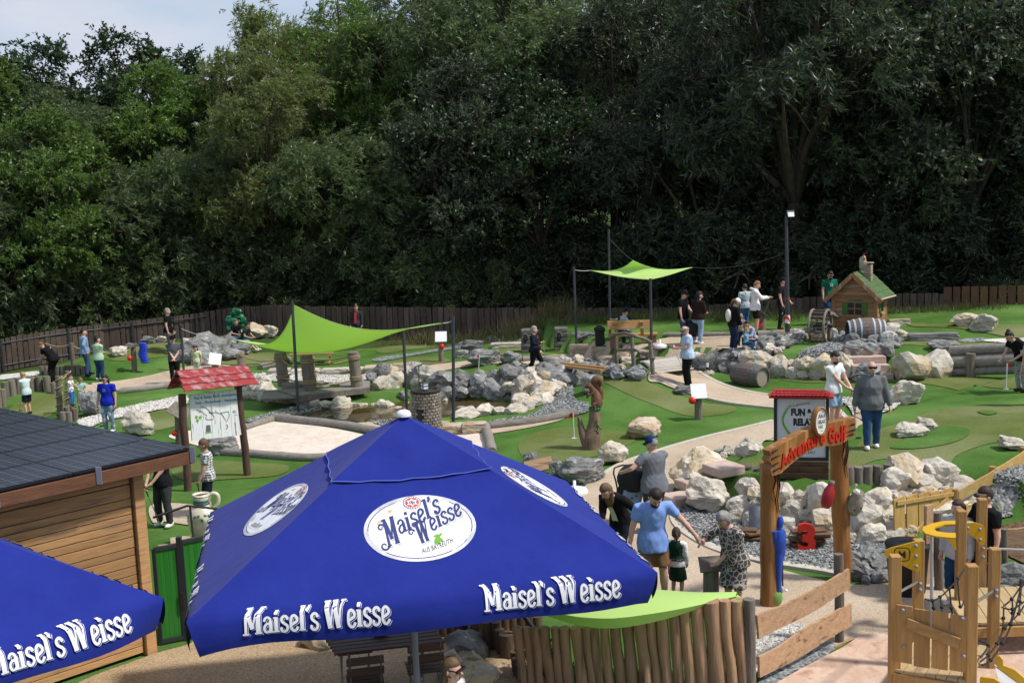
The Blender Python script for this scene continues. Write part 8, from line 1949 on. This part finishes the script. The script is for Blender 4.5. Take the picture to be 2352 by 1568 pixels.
def person(label,pos,h,face,top,bottom,hair,shoes,hands=(None,None),feet=(None,None),lean=0,head=(0,0),pelvis=None,fat=1.0,wide=1.0,sleeve='short',legs='trousers',extra=(),hs=1.0,hem=.47,cat='person',group=None,seat=False,club_to=None,top2=None):
 p0 = G(*pos) if len(pos) == 2 else Vector(pos); t = thing('person',label,cat,p0,math.radians(face),group); t.scale = (h,h,h)
 pel = Vector(pelvis or (0,0,.53)); L = math.radians(lean)
 def sp(f):      # point on the spine, 0 pelvis .. 1 base of neck
  q = pel.copy(); st = 8;
  for k in range(st):
   a = L * (.55 + .9 * (k + .5) / st); ln = min(max(f * st - k,0),1) * .305 / st; q += Vector((0,-math.sin(a),math.cos(a))) * ln
  return q
 aT = L * 1.2; fw = Vector((0,-math.cos(aT),-math.sin(aT))); up = Vector((0,-math.sin(aT),math.cos(aT)))
 sh = [sp(.88) + Vector((s * .108 * wide,0,0)) for s in (-1,1)]
 W_,A_,Hn = [],[],[]
 for i,s in enumerate((-1,1)):
  tgt = (Matrix.Rotation(math.radians(-face),3,'Z') @ (at_y(*hands[i],p0.y - .15) - p0) / h if len(hands[i]) == 2 else Vector(hands[i])) if hands[i] else sh[i] + Vector((s * .045,-.03,-.315))
  e,w = ik(sh[i],tgt,.172 ,.152,(s * .55,.75,-.1)); W_.append(w); A_.append(e)
 hip = [pel + Vector((s * .048 * wide,0,-.015)) for s in (-1,1)]; KN,AN = [],[]
 for i,s in enumerate((-1,1)):
  tgt = Vector(feet[i]) if feet[i] else Vector((s * .06,.01 * s,.045)); k,a = ik(hip[i],tgt,.24,.235,(s * .1,-1,.25 if seat else .05)); KN.append(k); AN.append(a)
 nk = sp(1.0); hy_,hp_ = math.radians(head[0]),math.radians(head[1]) + L * .8
 HM = Matrix.Rotation(hy_,3,'Z') @ Matrix.Rotation(hp_,3,'X'); hc = nk + Vector((0,-.4 * math.sin(L) * .1,.02)) + HM @ Vector((0,-.014,.062 * (.6 + .4 * hs)))
 fr = [(-.10,.092,.070),(.06,.088,.066),(.3,.080 ,.058),(.55,.090,.062),(.75,.098,.064),(.88,.092,.055),(.97,.050,.040),(1.0,.036,.036)]
 def torso(mb,f0,infl,belly=1.0):
  rows = [r for r in fr if r[0] >= f0 - .01]
  if f0 < -.1 or f0 > fr[0][0]: rows = [(f0,fr[0][1] * 1.0,fr[0][2])] + rows
  P = [(sp(max(r[0],0)) if r[0] >= 0 else pel - Vector((0,0,-r[0] * .305))) + fw * (0.028 * (fat - 1) * 2.2 if .05 < r[0] < .6 else 0) for r in rows]
  E_ = lambda r: infl + (.016 if infl and r[0] < .25 else 0); loft(mb,P,[r[1] * wide * (1 + (fat - 1) * (.8 if r[0] < .7 else .3)) + E_(r) for r in rows],[r[2] * (1 + (fat - 1) * (1.3 if r[0] < .6 else .4)) + E_(r) for r in rows],14)
 b = MB(); torso(b,-.1,0)
 ar = (.032 * (.7 + .3 * fat),.025,.018)
 for i,s in enumerate((-1,1)):
  b.tube([sh[i] + Vector((-s * .04,0,.0)),sh[i],A_[i],W_[i]],[.034,.034 * (.7 + .3 * fat),.026,.0175],8)
  dr = (W_[i] - A_[i]).normalized(); cu = (dr + Vector((-s * .25,-.15,0))).normalized(); nrm_ = Vector((-s,-.2,0)); nrm_ = (nrm_ - cu * nrm_.dot(cu)).normalized(); sd = cu.cross(nrm_); kn = W_[i] + cu * .052
  loft_pts = [W_[i] - dr * .01,W_[i] + cu * .02,kn]; b.tube(loft_pts,[.016,.021,.019],8); Hn.append((kn,cu,nrm_,sd,W_[i],s))
  k_,a_ = KN[i],AN[i]; b.tube([hip[i],hip[i].lerp(k_,.5),k_,k_.lerp(a_,.35),a_,a_ - Vector((0,0,.03))],[.062 * wide * (.6 + .4 * fat),.05 * (.6 + .4 * fat),.034,.034,.022,.022],9)
 b.tube([nk - Vector((0,0,.03)),hc - HM @ Vector((0,0,.035))],[.036,.031],9); b.ball(hc,(.050 * hs,.060 * hs,.070 * hs),14,10,HM); b.ball(hc + HM @ Vector((0,-.022 * hs,-.038 * hs)),(.036 * hs,.036 * hs,.034 * hs),10,7,HM)
 def post(o,me,hn=Hn):
  x = MB()
  for kn,cu,nr,sd,w,s in hn:
   for j,(off,ln) in enumerate(((-.0145,.036),(-.005,.044),(.005,.047),(.0145,.042))):
    a = kn + sd * off - cu * .012; x.tube([a,a + cu * ln * .55 + nr * .004,a + cu * ln * .9 + nr * .018,a + cu * ln + nr * .03],[.0056,.0054,.005,.0042],5)
   a = w + cu * .022 - sd * .0 + Vector((0,-.016,0)); x.tube([a,a + cu * .022 + Vector((0,-.016,0)),a + cu * .042 + Vector((0,-.014,0)) + nr * .006],[.0075,.0065,.005],5)
  x.tube([hc + HM @ Vector((0,-.052 * hs,.008 * hs)),hc + HM @ Vector((0,-.072 * hs,-.014 * hs)),hc + HM @ Vector((0,-.055 * hs,-.020 * hs))],[.006 * hs,.010 * hs,.008 * hs],6)
  for s in (-1,1): x.ball(hc + HM @ Vector((s * .050 * hs,.004,-.004 * hs)),(.007 * hs,.013 * hs,.018 * hs),6,5,HM)
  bm = bmesh.new(); bm.from_mesh(me); vs_ = [bm.verts.new(p) for p in x.v]
  for f in x.f:
   try: bm.faces.new([vs_[k] for k in f]).smooth = True
   except ValueError: pass
  bm.to_mesh(me); bm.free()
 vox = .0125 if h * FOC / max(4,p0.y) > 150 else .016
 remesh_later('body',b,SKIN,t,vox,0,post)
 c = MB(); torso(c,(hem - pel.z) / .305 if hem < pel.z else 0,.013); slv = {'short': .62,'long': 2.0,'three': 1.45,'none': .0}[sleeve]
 for i,s in enumerate((-1,1)):
  a,e,w = sh[i],A_[i],W_[i]; pts = [a + Vector((-s * .05,0,-.005)),a + Vector((s * .004,0,0))]; rs = [.045,.047 * (.7 + .3 * fat)]
  if slv > 0: pts.append(a.lerp(e,min(1,slv))); rs.append(.039 * (.75 + .25 * fat))
  if slv > 1: pts.append(e.lerp(w,(slv - 1) * .98)); rs.append(.029)
  c.tube(pts,rs,9)
 remesh_later('dress' if legs == 'dress' else 'shirt',c,top,t,vox * 1.05,.006)
 g = MB(); lf_ = {'trousers': 1.93,'shorts': .88,'leggings': 1.8,'skirt': 0,'dress': 0,'capri': 1.4}[legs]
 if legs in ('skirt','dress'):
  zb = .27 if legs == 'dress' else .3; c_ = (KN[0] + KN[1]) / 2; q0 = pel + Vector((0,0,.09)); q1 = Vector((c_.x,c_.y,zb)); loft(g,[q0,pel,pel.lerp(q1,.5),q1],[.088 * wide,.108 * wide,.118 * wide,.135],[.068,.085,.10,.115],16); remesh_later('skirt',g,bottom,t,vox * 1.05,.007)
 else:
  loft(g,[pel + Vector((0,0,.05)),pel + Vector((0,0,.01)),pel - Vector((0,0,.035))],[.086 * wide * (1 + (fat - 1) * .7),.098 * wide * (1 + (fat - 1) * .6),.096 * wide],[.066 * (1 + (fat - 1)),.076 * (1 + (fat - 1) * .8),.072],14)
  for i in (0,1):
   h_,k_,a_ = hip[i],KN[i],AN[i]; lo_ = .0 if legs == 'leggings' else .007; pts = [h_,h_.lerp(k_,.45),h_.lerp(k_,min(1,lf_))]; rs = [.07 * wide * (.6 + .4 * fat),(.056 + lo_) * (.6 + .4 * fat),(.04 if lf_ > 1 else .058) + lo_]
   if lf_ > 1: pts += [k_.lerp(a_,(lf_ - 1) * .5),k_.lerp(a_,lf_ - 1) - Vector((0,0,.01))]; rs += [.038 + lo_,.029 + lo_]
   g.tube(pts,rs,9)
  remesh_later(legs if legs != 'capri' else 'trousers',g,bottom,t,vox * 1.05,.006)
 for i in (0,1):
  a_ = AN[i]; x = MB(); x.ball(a_ + Vector((0,-.03,-.016)),(.029,.066,.026),10,6); x.ball(a_ + Vector((0,.012,-.002)),(.026,.032,.034),8,6)
  x.v = [(p[0],p[1],max(p[2],a_.z - .043)) for p in x.v]; x.build('shoe',shoes,t)
 # face
 for s in (-1,1): o = link('eye',EYE_ME,t,hc + HM @ Vector((s * .019 * hs,-.055 * hs,.010 * hs)),(hp_,0,hy_),(.006 * hs,.005 * hs,.0038 * hs))
 link('mouth',MOUTH_ME,t,hc + HM @ Vector((0,-.055 * hs,-.038 * hs)),(hp_,0,hy_),(.013 * hs,.005 * hs,.0038 * hs))
 hk,hstyle = hair
 if hstyle != 'bald':
  x = MB(); n_,m_ = 18,12; x.ball((0,0,0),1,n_,m_); V = []
  for q in x.v:
   d = Vector(q); r = 1.10
   if d.y < -.30 and d.z < (.48 if hstyle != 'fringe' else .25): r = .86
   if d.z < (-.35 if hstyle in ('short','ring') else -.6): r = .86
   if hstyle == 'short' and d.y < .1 and d.z < .0: r = .88
   if hstyle == 'ring' and d.z > .35: r = .86
   if hstyle == 'curly' and r > 1: r = 1.2 + .1 * noise.noise(d * 5)
   if hstyle in ('bob','long') and r > 1: r = 1.14
   r *= 1 + .035 * noise.noise(d * 6 + Vector((label.__len__(),0,0)))
   V.append(hc + HM @ Vector((d.x * .050 * hs * r,(d.y * .060 + .004) * hs * r,(d.z * .070 + .006) * hs * r)))
  x.v = [tuple(q) for q in V]; hb = hc + HM @ Vector((0,.04,0))
  if hstyle in ('long','bob'): l_ = .15 if hstyle == 'long' else .07; loft(x,[hc + HM @ Vector((0,.02,.02)),hb + Vector((0,.0,-.04)),hb + Vector((0,.01,-.04 - l_ * .6)),hb + Vector((0,.012,-.04 - l_))],[.045 * hs,.058 * hs,.056 * hs,.03],[.03,.034,.026,.012],12)
  if hstyle == 'pony': x.tube(spline([hc + HM @ Vector((0,.055,.03)),hc + HM @ Vector((0,.085,.0)),hc + HM @ Vector((0,.085,-.06)),hc + HM @ Vector((0,.075,-.12))],3),[.014,.018,.021,.022,.022,.02,.017,.013,.008,.003],7)
  if hstyle == 'bun': x.ball(hc + HM @ Vector((0,.03,.075)),.03 * hs,9,6)
  x.build('hair',HAIRC[hk],t)
 for e in extra:
  if e[0] == 'cap':
   x = MB(); x.ball((0,0,0),1,16,10); sg_ = -1 if len(e) > 2 and e[2] == 'back' else 1; x.v = [tuple(hc + HM @ Vector((q[0] * .056 * hs,(q[1] * .066 + .002) * hs,max(q[2],.05) * .078 * hs + .012 * hs))) for q in x.v]
   x.raw([hc + HM @ Vector((sx * .042 * hs * w_,-sg_ * yy * hs,zz * hs)) for yy,zz,w_ in ((.045,.022,1),(.10,.008,.8)) for sx in (-1,1)] + [hc + HM @ Vector((sx * .042 * hs * w_,-sg_ * yy * hs,(zz - .006) * hs)) for yy,zz,w_ in ((.045,.022,1),(.10,.008,.8)) for sx in (-1,1)],[(0,1,3,2),(6,7,5,4),(2,3,7,6),(0,2,6,4),(1,5,7,3)]); x.build('cap',e[1],t)
  elif e[0] == 'shades': x = MB(); x.box((0,0,0),(.092 * hs,.012,.024 * hs),None,.004); x.box((-.046 * hs,.035 * hs,.004),(.005,.07 * hs,.007)); x.box((.046 * hs,.035 * hs,.004),(.005,.07 * hs,.007)); x.v = [tuple(hc + HM @ (Vector(q) + Vector((0,-.062 * hs,.010 * hs)))) for q in x.v]; x.build('sunglasses',M_SHADES,t)
  elif e[0] == 'beard': x = MB(); x.ball((0,0,0),(.038 * hs,.034 * hs,.030 * hs),10,7); x.v = [tuple(hc + HM @ (Vector(q) + Vector((0,-.029 * hs,-.050 * hs)))) for q in x.v]; x.build('beard',HAIRC[e[1]],t)
  elif e[0] == 'bag': x = MB(); x.ball(sp(.45) + Vector((0,.10,0)),(.075,.05,.12),10,7); x.build('bag',e[1],t)
  elif e[0] == 'vest': x = MB(); torso(x,.1,.019); x.v = [tuple(Vector(q) + Vector((0,.004,0))) for q in x.v]; remesh_later('vest',x,e[1],t,vox * 1.05,.004)
  elif e[0] == 'front': x = MB(); x.raw([sp(f) + fw * (.064 + .016 + .012 * (1 if f < .7 else -.3)) + Vector((s * w_,0,0)) for f,w_ in ((.02,.035),(.45,.032),(.93,.022)) for s in (-1,1)],[(0,1,3,2),(2,3,5,4)]); x.build('shirt_front',e[1],t)
  elif e[0] == 'bow': x = MB(); q = sp(.15); x.tube([q + Vector((.11 * math.cos(a),.09 * math.sin(a),0)) for a in [2 * PI * k / 16 for k in range(17)]],.012,5); x.tube([q + Vector((.06,.1,0)),q + Vector((.07,.12,-.1)),q + Vector((.08,.11,-.2))],[.02,.016,.01],5); x.build('ribbon',e[1],t)
  elif e[0] == 'hood': x = MB(); x.tube([nk + Vector((.055 * math.cos(a),.05 * math.sin(a) + .025,.0 + .015 * math.sin(a))) for a in [2 * PI * k / 14 for k in range(15)]],.024,7); x.build('hood',e[1],t)
  elif e[0] == 'print':
   x = MB(); q = sp(.66) + fw * .083 * (1 if e[2] > 0 else -1)
   for k in range(5): x.ball(q + Vector((.022 * math.cos(k * 1.3),0,.022 * math.sin(k * 1.3))),(.012,.003,.010),7,4)
   x.build('print',e[1],t)
 if club_to:
  R_ = Matrix.Rotation(math.radians(face),3,'Z'); i = club_to[0]; a = p0 + R_ @ (Hn[i][0] * h); g_ = Vector(club_to[1]) if len(club_to[1]) == 3 else G(*club_to[1]); club(club_to[2],a + (a - g_).normalized() * .08,g_ + Vector((0,0,.01)),1,True,M_WPLAST if len(club_to) > 3 else M_STEELP)
 return t
W_SH = cloth(0xe8e8ea); K_SH = cloth(0x16161a); B_SH = cloth(0x3a2a22); BLK = cloth(0x18181b); NAVY = cloth(0x1a1f2e); JEAN = cloth(0x3d5878,bump=.3); LJEAN = cloth(0x8fa9c4); BJEAN = cloth(0x24456b); KHAKI = cloth(0x7d6247); GREYC = cloth(0x62656b); DGREY = cloth(0x38393d); SKYC = cloth(0x84a6e8); ROYAL = cloth(0x1a2ab0); MINT = cloth(0xa9c7a8); PBL = cloth(0x7f9cbe); PINK = cloth(0xd8465c); GRN = cloth(0x1f6a52); DGRN = cloth(0x1e3a2c); CREAM = cloth(0xe3e0cf); TEAL = cloth(0x5aa9c4); BRN = cloth(0x2c211e)
PLAID = patterned('plaid',(.70,.70,.70),(.03,.035,.045),'check',10); CHECK = patterned('check_shirt',(.50,.60,.75),(.30,.42,.62),'check',16); NETD = patterned('patterned_dress',(.42,.39,.36),(.07,.065,.06),'net',22); CAMO = patterned('camo_tee',(.10,.13,.16),(.38,.45,.50),'dots',14); SPOT = patterned('spotted_tee',(.10,.12,.30),(.70,.70,.72),'dots',16); LPAT = patterned('leaf_tee',(.62,.66,.40),(.50,.62,.64),'dots',12)
dn = lambda s,y=-.05,z=.47: (s * .15,y,z)
person('woman in black bending left over her putter by the low stumps',(122,876),1.68,-95,K_SH,BLK,('red','short'),BLK,((-.05,-.28,.45),(.03,-.27,.46)),lean=38,pelvis=(0,.06,.52),fat=1.3,wide=1.15,extra=(('print',W_SH,-1),),head=(0,10),club_to=(0,(92,868),'red headed putter of the bending woman in black'))
person('man in blue pullover and jeans, hand on hip, beside the woman in mint',(199,864),1.82,130,PBL,JEAN,('black','short'),NAVY,((-.19,.03,.53),dn(1)),((-.07,.02,.045),(.05,-.10,.045)),sleeve='long',fat=1.1,head=(-25,0))
person('woman in mint green pullover seen from behind, next to the man in blue',(230,874),1.67,150,MINT,BJEAN,('black','bun'),W_SH,((.02,-.14,.63),(-.02,-.15,.62)),sleeve='long',fat=1.15,wide=1.1,head=(-30,0))
person('blond boy in pale patterned tee and dark shorts inside the stump curve',(66,952),1.42,-120,LPAT,NAVY,('blond','short'),DGREY,((-.05,-.2,.45),(.02,-.2,.45)),legs='shorts',hs=1.08,lean=8,head=(0,12),club_to=(0,(44,945),'black putter of the blond boy at the far left'))
tz = G(170,962); tz = Vector((tz.x,tz.y - .05,T(tz.x,tz.y) + .42))
person('toddler in white spotted shirt and blue trousers standing on the stumps',tuple(tz),.98,85,SPOT,cloth(0x2f6fb8),('brown','short'),BRN,((-.05,-.22,.72),(.1,-.18,.6)),sleeve='short',hs=1.3,head=(-10,5),extra=(('print',I_RED,1),))
person('small boy in mint shirt behind the toddler holding an orange putter',(190,945),1.12,20,cloth(0x9fc4b8),NAVY,('lightbrown','short'),BRN,((.02,-.2,.62),(.10,-.22,.62)),hs=1.25,extra=(('shades',),))
a_ = G(190,945); club('orange headed putter held up by the small boy',a_ + Vector((.02,-.2,.78)),a_ + Vector((.36,-.25,.92)),1,False,M_WPLAST)
person('woman in royal blue tee and ripped jeans with sunglasses by the gravel strip',(253,992),1.69,-12,ROYAL,patterned('ripped_jeans',(.55,.55,.58),(.16,.24,.36),'dots',7),('black','bob'),W_SH,((-.17,-.05,.47),(.16,-.02,.47)),wide=1.08,fat=1.06,extra=(('shades',),('print',PBL,1)),head=(-8,12),club_to=(0,(229,980),'white shafted putter of the woman in royal blue',1))
person('grey haired man in black tee standing on the left mound by the fence',(391,812),1.82,85,K_SH,GREYC,('grey','short'),BLK,(dn(-1),dn(1)),fat=1.08)
person('man in grey polo, flat black cap and sunglasses with hands folded',(404,880),1.76,8,cloth(0x53585f),BLK,('grey','ring'),BLK,((.01,-.13,.52),(.03,-.13,.53)),extra=(('cap',BLK),('shades',)),fat=1.1)
person('small girl in pale yellow tee beside the grey boulders',(455,868),1.22,-10,cloth(0xdadfb4),CREAM,('brown','long'),W_SH,hs=1.2,head=(-5,18),legs='leggings')
seatp = dict(pelvis=(0,.05,.34),feet=((-.06,-.36,.05),(.06,-.36,.05)),seat=True)
q = G(545,801); person('girl in black tee sitting on the rocks, the left of two',tuple(q),1.55,55,K_SH,JEAN,('lightbrown','long'),W_SH,((-.08,-.12,.4),(.1,-.15,.4)),head=(-40,0),lean=12,legs='shorts',**seatp)
q = G(566,806); person('girl in dark tee sitting with legs stretched out below the big sail',tuple(q),1.5,70,cloth(0x26303a),BJEAN,('brown','pony'),CREAM,((-.08,-.2,.38),(.1,-.2,.38)),lean=22,legs='shorts',**seatp)
person('woman in pink top and dark cardigan at the back fence',(822,790),1.68,-8,DGREY,BJEAN,('lightbrown','bun'),BLK,(dn(-1),dn(1)),sleeve='long',extra=(('front',PINK),),head=(20,10))
person('boy in black and white plaid shirt walking past the map board',(484,1184),1.57,-75,PLAID,NAVY,('lightbrown','fringe'),DGREY,((-.12,-.10,.47),(.11,-.11,.47)),legs='shorts',head=(-5,8),hs=1.05,club_to=(1,(470,1196),'blue putter in the fist of the plaid shirted boy'))
person('young woman in black tee and grey joggers half hidden by the solar roof',(381,1208),1.72,-25,cloth(0x1d1d22),DGREY,('brown','pony'),W_SH,((-.10,-.16,.5),(-.03,-.17,.5)),((-.08,0,.045),(.09,-.02,.045)),head=(-10,20),club_to=(0,(370,1212),'black putter of the young woman behind the shed'))
person('grey haired woman in navy jacket striding along with a putter',(1229,861),1.66,78,NAVY,cloth(0x14161d),('grey','curly'),W_SH,((-.12,-.16,.66),(.12,-.1,.46)),((-.05,.17,.06),(.05,-.15,.05)),pelvis=(0,0,.505),sleeve='long',extra=(('front',PINK),),wide=1.1,fat=1.15,club_to=(0,(1253,826),'dark putter held upright by the striding woman'))
bq = Matrix.Rotation(math.radians(-3),3,'Z') @ Vector((-.18,.42,.0)); person('man in navy cap and grey waistcoat sitting on the wooden bench',tuple(bn + bq + Vector((0,0,.0))),1.78,160,NAVY,JEAN,('dark','short'),BLK,((.0,-.2,.45),(.22,.10,.55)),extra=(('cap',cloth(0x232a40)),('vest',cloth(0x9aa3ab))),pelvis=(0,.05,.30),feet=((-.07,-.26,.045),(.07,-.26,.045)),seat=True,head=(-50,10),lean=8)
person('man in black tee and jeans with red black cap on the plaza',(1570,790),1.82,55,K_SH,JEAN,('dark','short'),DGREY,(dn(-1),(.06,-.18,.55)),extra=(('cap',BLK),),head=(10,20),fat=1.1)
person('dark haired woman in brown top and light jeans on the plaza',(1604,790),1.76,125,BRN,LJEAN,('black','bob'),W_SH,((-.06,-.17,.58),(.07,-.17,.58)),((-.07,.03,.045),(.12,.0,.045)),head=(-35,18),wide=1.12,fat=1.15,sleeve='three')
sp0 = G(1592,791); t = thing('stroller','dark stroller standing between the plaza couple','stroller',sp0); mb = MB(); mb.box((0,.15,.5),(.36,.4,.5),Matrix.Rotation(.3,3,'X'),.08); mb.build('seat',M_PBK,t)
for x in (-.2,.2): mb = MB(); mb.tube([Vector((x - .02,0,.12)),Vector((x + .02,0,.12))],.12,12); mb.build('wheel',M_PBK,t); mb = MB(); mb.tube([Vector((x,0,.12)),Vector((x,.3,1.0))],.012,5); mb.build('tube',M_STEELP,t)
person('bald man in light blue checked shirt looking at his phone on the curved path',(1581,888),1.76,-85,CHECK,BLK,('grey','ring'),BLK,((-.03,-.2,.66),(.05,-.2,.64)),extra=(('shades',),('beard','grey')),fat=1.18,wide=1.04,head=(0,25),hem=.46,club_to=(0,(1574,862),'thin black putter in front of the checked shirt man'))
person('woman in white cap and black top with a cream bag on her back',(1684,806),1.70,105,K_SH,cloth(0x24324a),('lightbrown','pony'),W_SH,((-.1,-.12,.47),(.12,-.14,.5)),sleeve='long',extra=(('cap',W_SH),('bag',CREAM)),head=(-10,28),lean=6)
person('small child in grey top holding hands with the white capped woman',(1702,795),1.02,160,cloth(0x9a938c),DGREY,('blond','short'),BRN,sleeve='long',hs=1.3)
person('crouching child with dark hair and pale shirt on the plaza',(1727,801),1.35,-60,cloth(0xa9b4cc),BLK,('dark','short'),BLK,((-.05,-.25,.3),(.05,-.25,.3)),pelvis=(0,.05,.24),feet=((-.08,-.10,.045),(.08,-.12,.045)),seat=True,lean=25,sleeve='long',hs=1.1)
person('blond toddler in turquoise tee sitting at the edge of the rocks',(1717,806),.95,60,TEAL,cloth(0x2a4f7c),('blond','short'),BRN,((-.05,-.2,.4),(.08,-.2,.4)),pelvis=(0,.05,.28),feet=((-.08,-.2,.045),(.08,-.22,.045)),seat=True,hs=1.35,head=(0,10))
person('tall youth in white hoodie and black shorts looking at his phone',(1735,768),1.84,80,W_SH,BLK,('ginger','short'),W_SH,((-.05,-.24,.68),(.06,-.23,.68)),sleeve='long',legs='shorts',extra=(('hood',W_SH),),head=(0,22),hem=.45,club_to=(0,(1750,740),'dark putter under the arm of the hooded youth'))
person('boy in camouflage tee and jeans seen from behind beside the white hoodie',(1712,757),1.62,195,CAMO,cloth(0x44699a),('dark','short'),DGREY,hs=1.05)
person('young man in dark brown tee and back to front cap left of the lamp post',(1797,756),1.82,50,cloth(0x241d1f),cloth(0x23262b),('dark','short'),cloth(0x5a1c20),(dn(-1,-.08),(.13,-.1,.52)),((-.13,.0,.045),(.08,-.05,.045)),extra=(('cap',BLK,'back'),),head=(30,0),club_to=(0,(1789,757),'white shafted putter of the young man at the lamp post',1))
person('man in green tee and denim shorts behind the mill wheel',(1905,744),1.90,12,GRN,BJEAN,('dark','short'),W_SH,(dn(-1),dn(1)),legs='shorts',extra=(('beard','dark'),('shades',),('print',W_SH,1)),head=(0,22),club_to=(1,(1924,746),'steel putter of the man in the green tee'))
person('man in white tee and light denim shorts with both hands on his putter',(1914,988),1.80,35,W_SH,LJEAN,('dark','short'),W_SH,((.07,-.17,.52),(.12,-.17,.53)),legs='shorts',extra=(('beard','dark'),),head=(-10,18),club_to=(1,(1927,962),'dark putter in the hands of the man in the white tee'))
person('stout bald man in grey sweater, sunglasses and jeans walking towards the camera',(2001,1030),1.84,-8,cloth(0x6c7073),cloth(0x34507a),('grey','bald'),W_SH,((-.19,-.02,.48),(.19,-.07,.49)),((-.06,-.08,.05),(.06,.05,.045)),fat=1.28,wide=1.0,sleeve='long',extra=(('shades',),('beard','grey')),hem=.45,club_to=(0,(1966,1008),'white shafted putter of the walking bald man',1))
person('woman in black with dark bun bending to the flag at the right edge',(2348,900),1.68,-80,K_SH,patterned('grey_pattern',(.12,.12,.12),(.3,.29,.28),'dots',20),('dark','bun'),BRN,((-.08,-.30,.50),(.06,-.2,.5)),lean=32,wide=1.12,fat=1.2,extra=(('bag',BLK),),head=(0,10))
person('person in light blue shirt and jeans cut by the right edge',(2372,930),1.68,-70,cloth(0x8fb6e0),JEAN,('brown','short'),W_SH,sleeve='short',lean=6)
person('man in grey shirt and navy cap pushing the pram, seen from behind',(1506,1226),1.80,-150,cloth(0x6f747c),cloth(0x44423f),('grey','short'),DGREY,((.02,-.21,.63),(.27,-.16,.64)),extra=(('cap',cloth(0x1f3a68)),('shades',)),fat=1.2,wide=1.12,head=(25,12),hem=.44)
person('woman with long brown hair and black cardigan bending over beside the pram',(1418,1312),1.66,-40,BLK,NAVY,('lightbrown','long'),BLK,((.0,-.25,.45),(.26,-.05,.52)),sleeve='three',lean=30,extra=(('front',CREAM),),head=(-10,15),pelvis=(0,.08,.52))
person('dark haired man in light blue shirt and khaki shorts looking down',(1502,1384),1.9,5,SKYC,KHAKI,('dark','short'),BRN,((-.19,-.03,.48),(1608,1240)),((-.08,0,.045),(.09,0,.045)),legs='shorts',extra=(('beard','dark'),),fat=1.02,wide=1.05,head=(6,34),lean=10,hem=.43)
person('little girl in green pinafore dress with pink ribbon and braids',(1556,1372),1.08,150,W_SH,DGRN,('brown','pony'),BRN,((-.13,-.08,.42),(.13,-.06,.45)),sleeve='long',legs='dress',extra=(('vest',DGRN),('bow',cloth(0xc06a78)),),hs=1.18,head=(25,8))
person('grey haired woman in black and white patterned dress holding the man by the hand',(1690,1412),1.64,-60,NETD,NETD,('grey','curly'),BLK,((1614,1241),(1645,1300)),sleeve='three',legs='dress',wide=1.12,fat=1.2,lean=12,head=(0,30))
person('man in black tee and sunglasses behind the climbing tower posts',(2262,1398),1.82,-80,cloth(0x1b1c20),JEAN,('dark','short'),BLK,((-.08,-.2,.6),(.15,-.02,.48)),extra=(('shades',),),fat=1.15,head=(0,6))
person('woman in pale denim shirt and jeans half hidden by the tower posts',(2198,1392),1.60,-60,cloth(0xb9bcc0),BJEAN,('brown','pony'),W_SH,sleeve='long',hem=.46)
person('brown haired woman with sunglasses at the bottom edge beside the parasol pole',(-.74,11.0,0.0),1.64,70,W_SH,JEAN,('lightbrown','bob'),W_SH,extra=(('shades',),),head=(-10,0))
# turn the queued garments and bodies into plain meshes
bpy.context.view_layer.update()
_dg = bpy.context.evaluated_depsgraph_get(); _new = []
for o,fold,post in QUEUE:
 _new.append(bpy.data.meshes.new_from_object(o.evaluated_get(_dg)))
for (o,fold,post),me in zip(QUEUE,_new):
 o.modifiers.clear(); nm = o.data.materials[0]; o.data = me
 if not me.materials: me.materials.append(nm)
 co = np.empty(len(me.vertices) * 3,np.float32); me.vertices.foreach_get('co',co); co = co.reshape(-1,3)
 no = np.empty(len(me.vertices) * 3,np.float32); me.vertices.foreach_get('normal',no); no = no.reshape(-1,3)
 if fold:
  s0 = (len(o.name) * 3.7 + hash(tuple(o.parent.location)) % 97)
  w = np.sin(co[:,2] * 70 + 9 * np.sin(co[:,0] * 22 + s0) + 5 * np.sin(co[:,1] * 31)) * .5 + np.sin(co[:,0] * 55 + co[:,2] * 38 + s0) * .5
  co = co + no * (w * fold * .55)[:,None]; me.vertices.foreach_set('co',co.astype(np.float32).ravel())
 if post: post(o,me)
 me.polygons.foreach_set('use_smooth',[True] * len(me.polygons)); me.update()
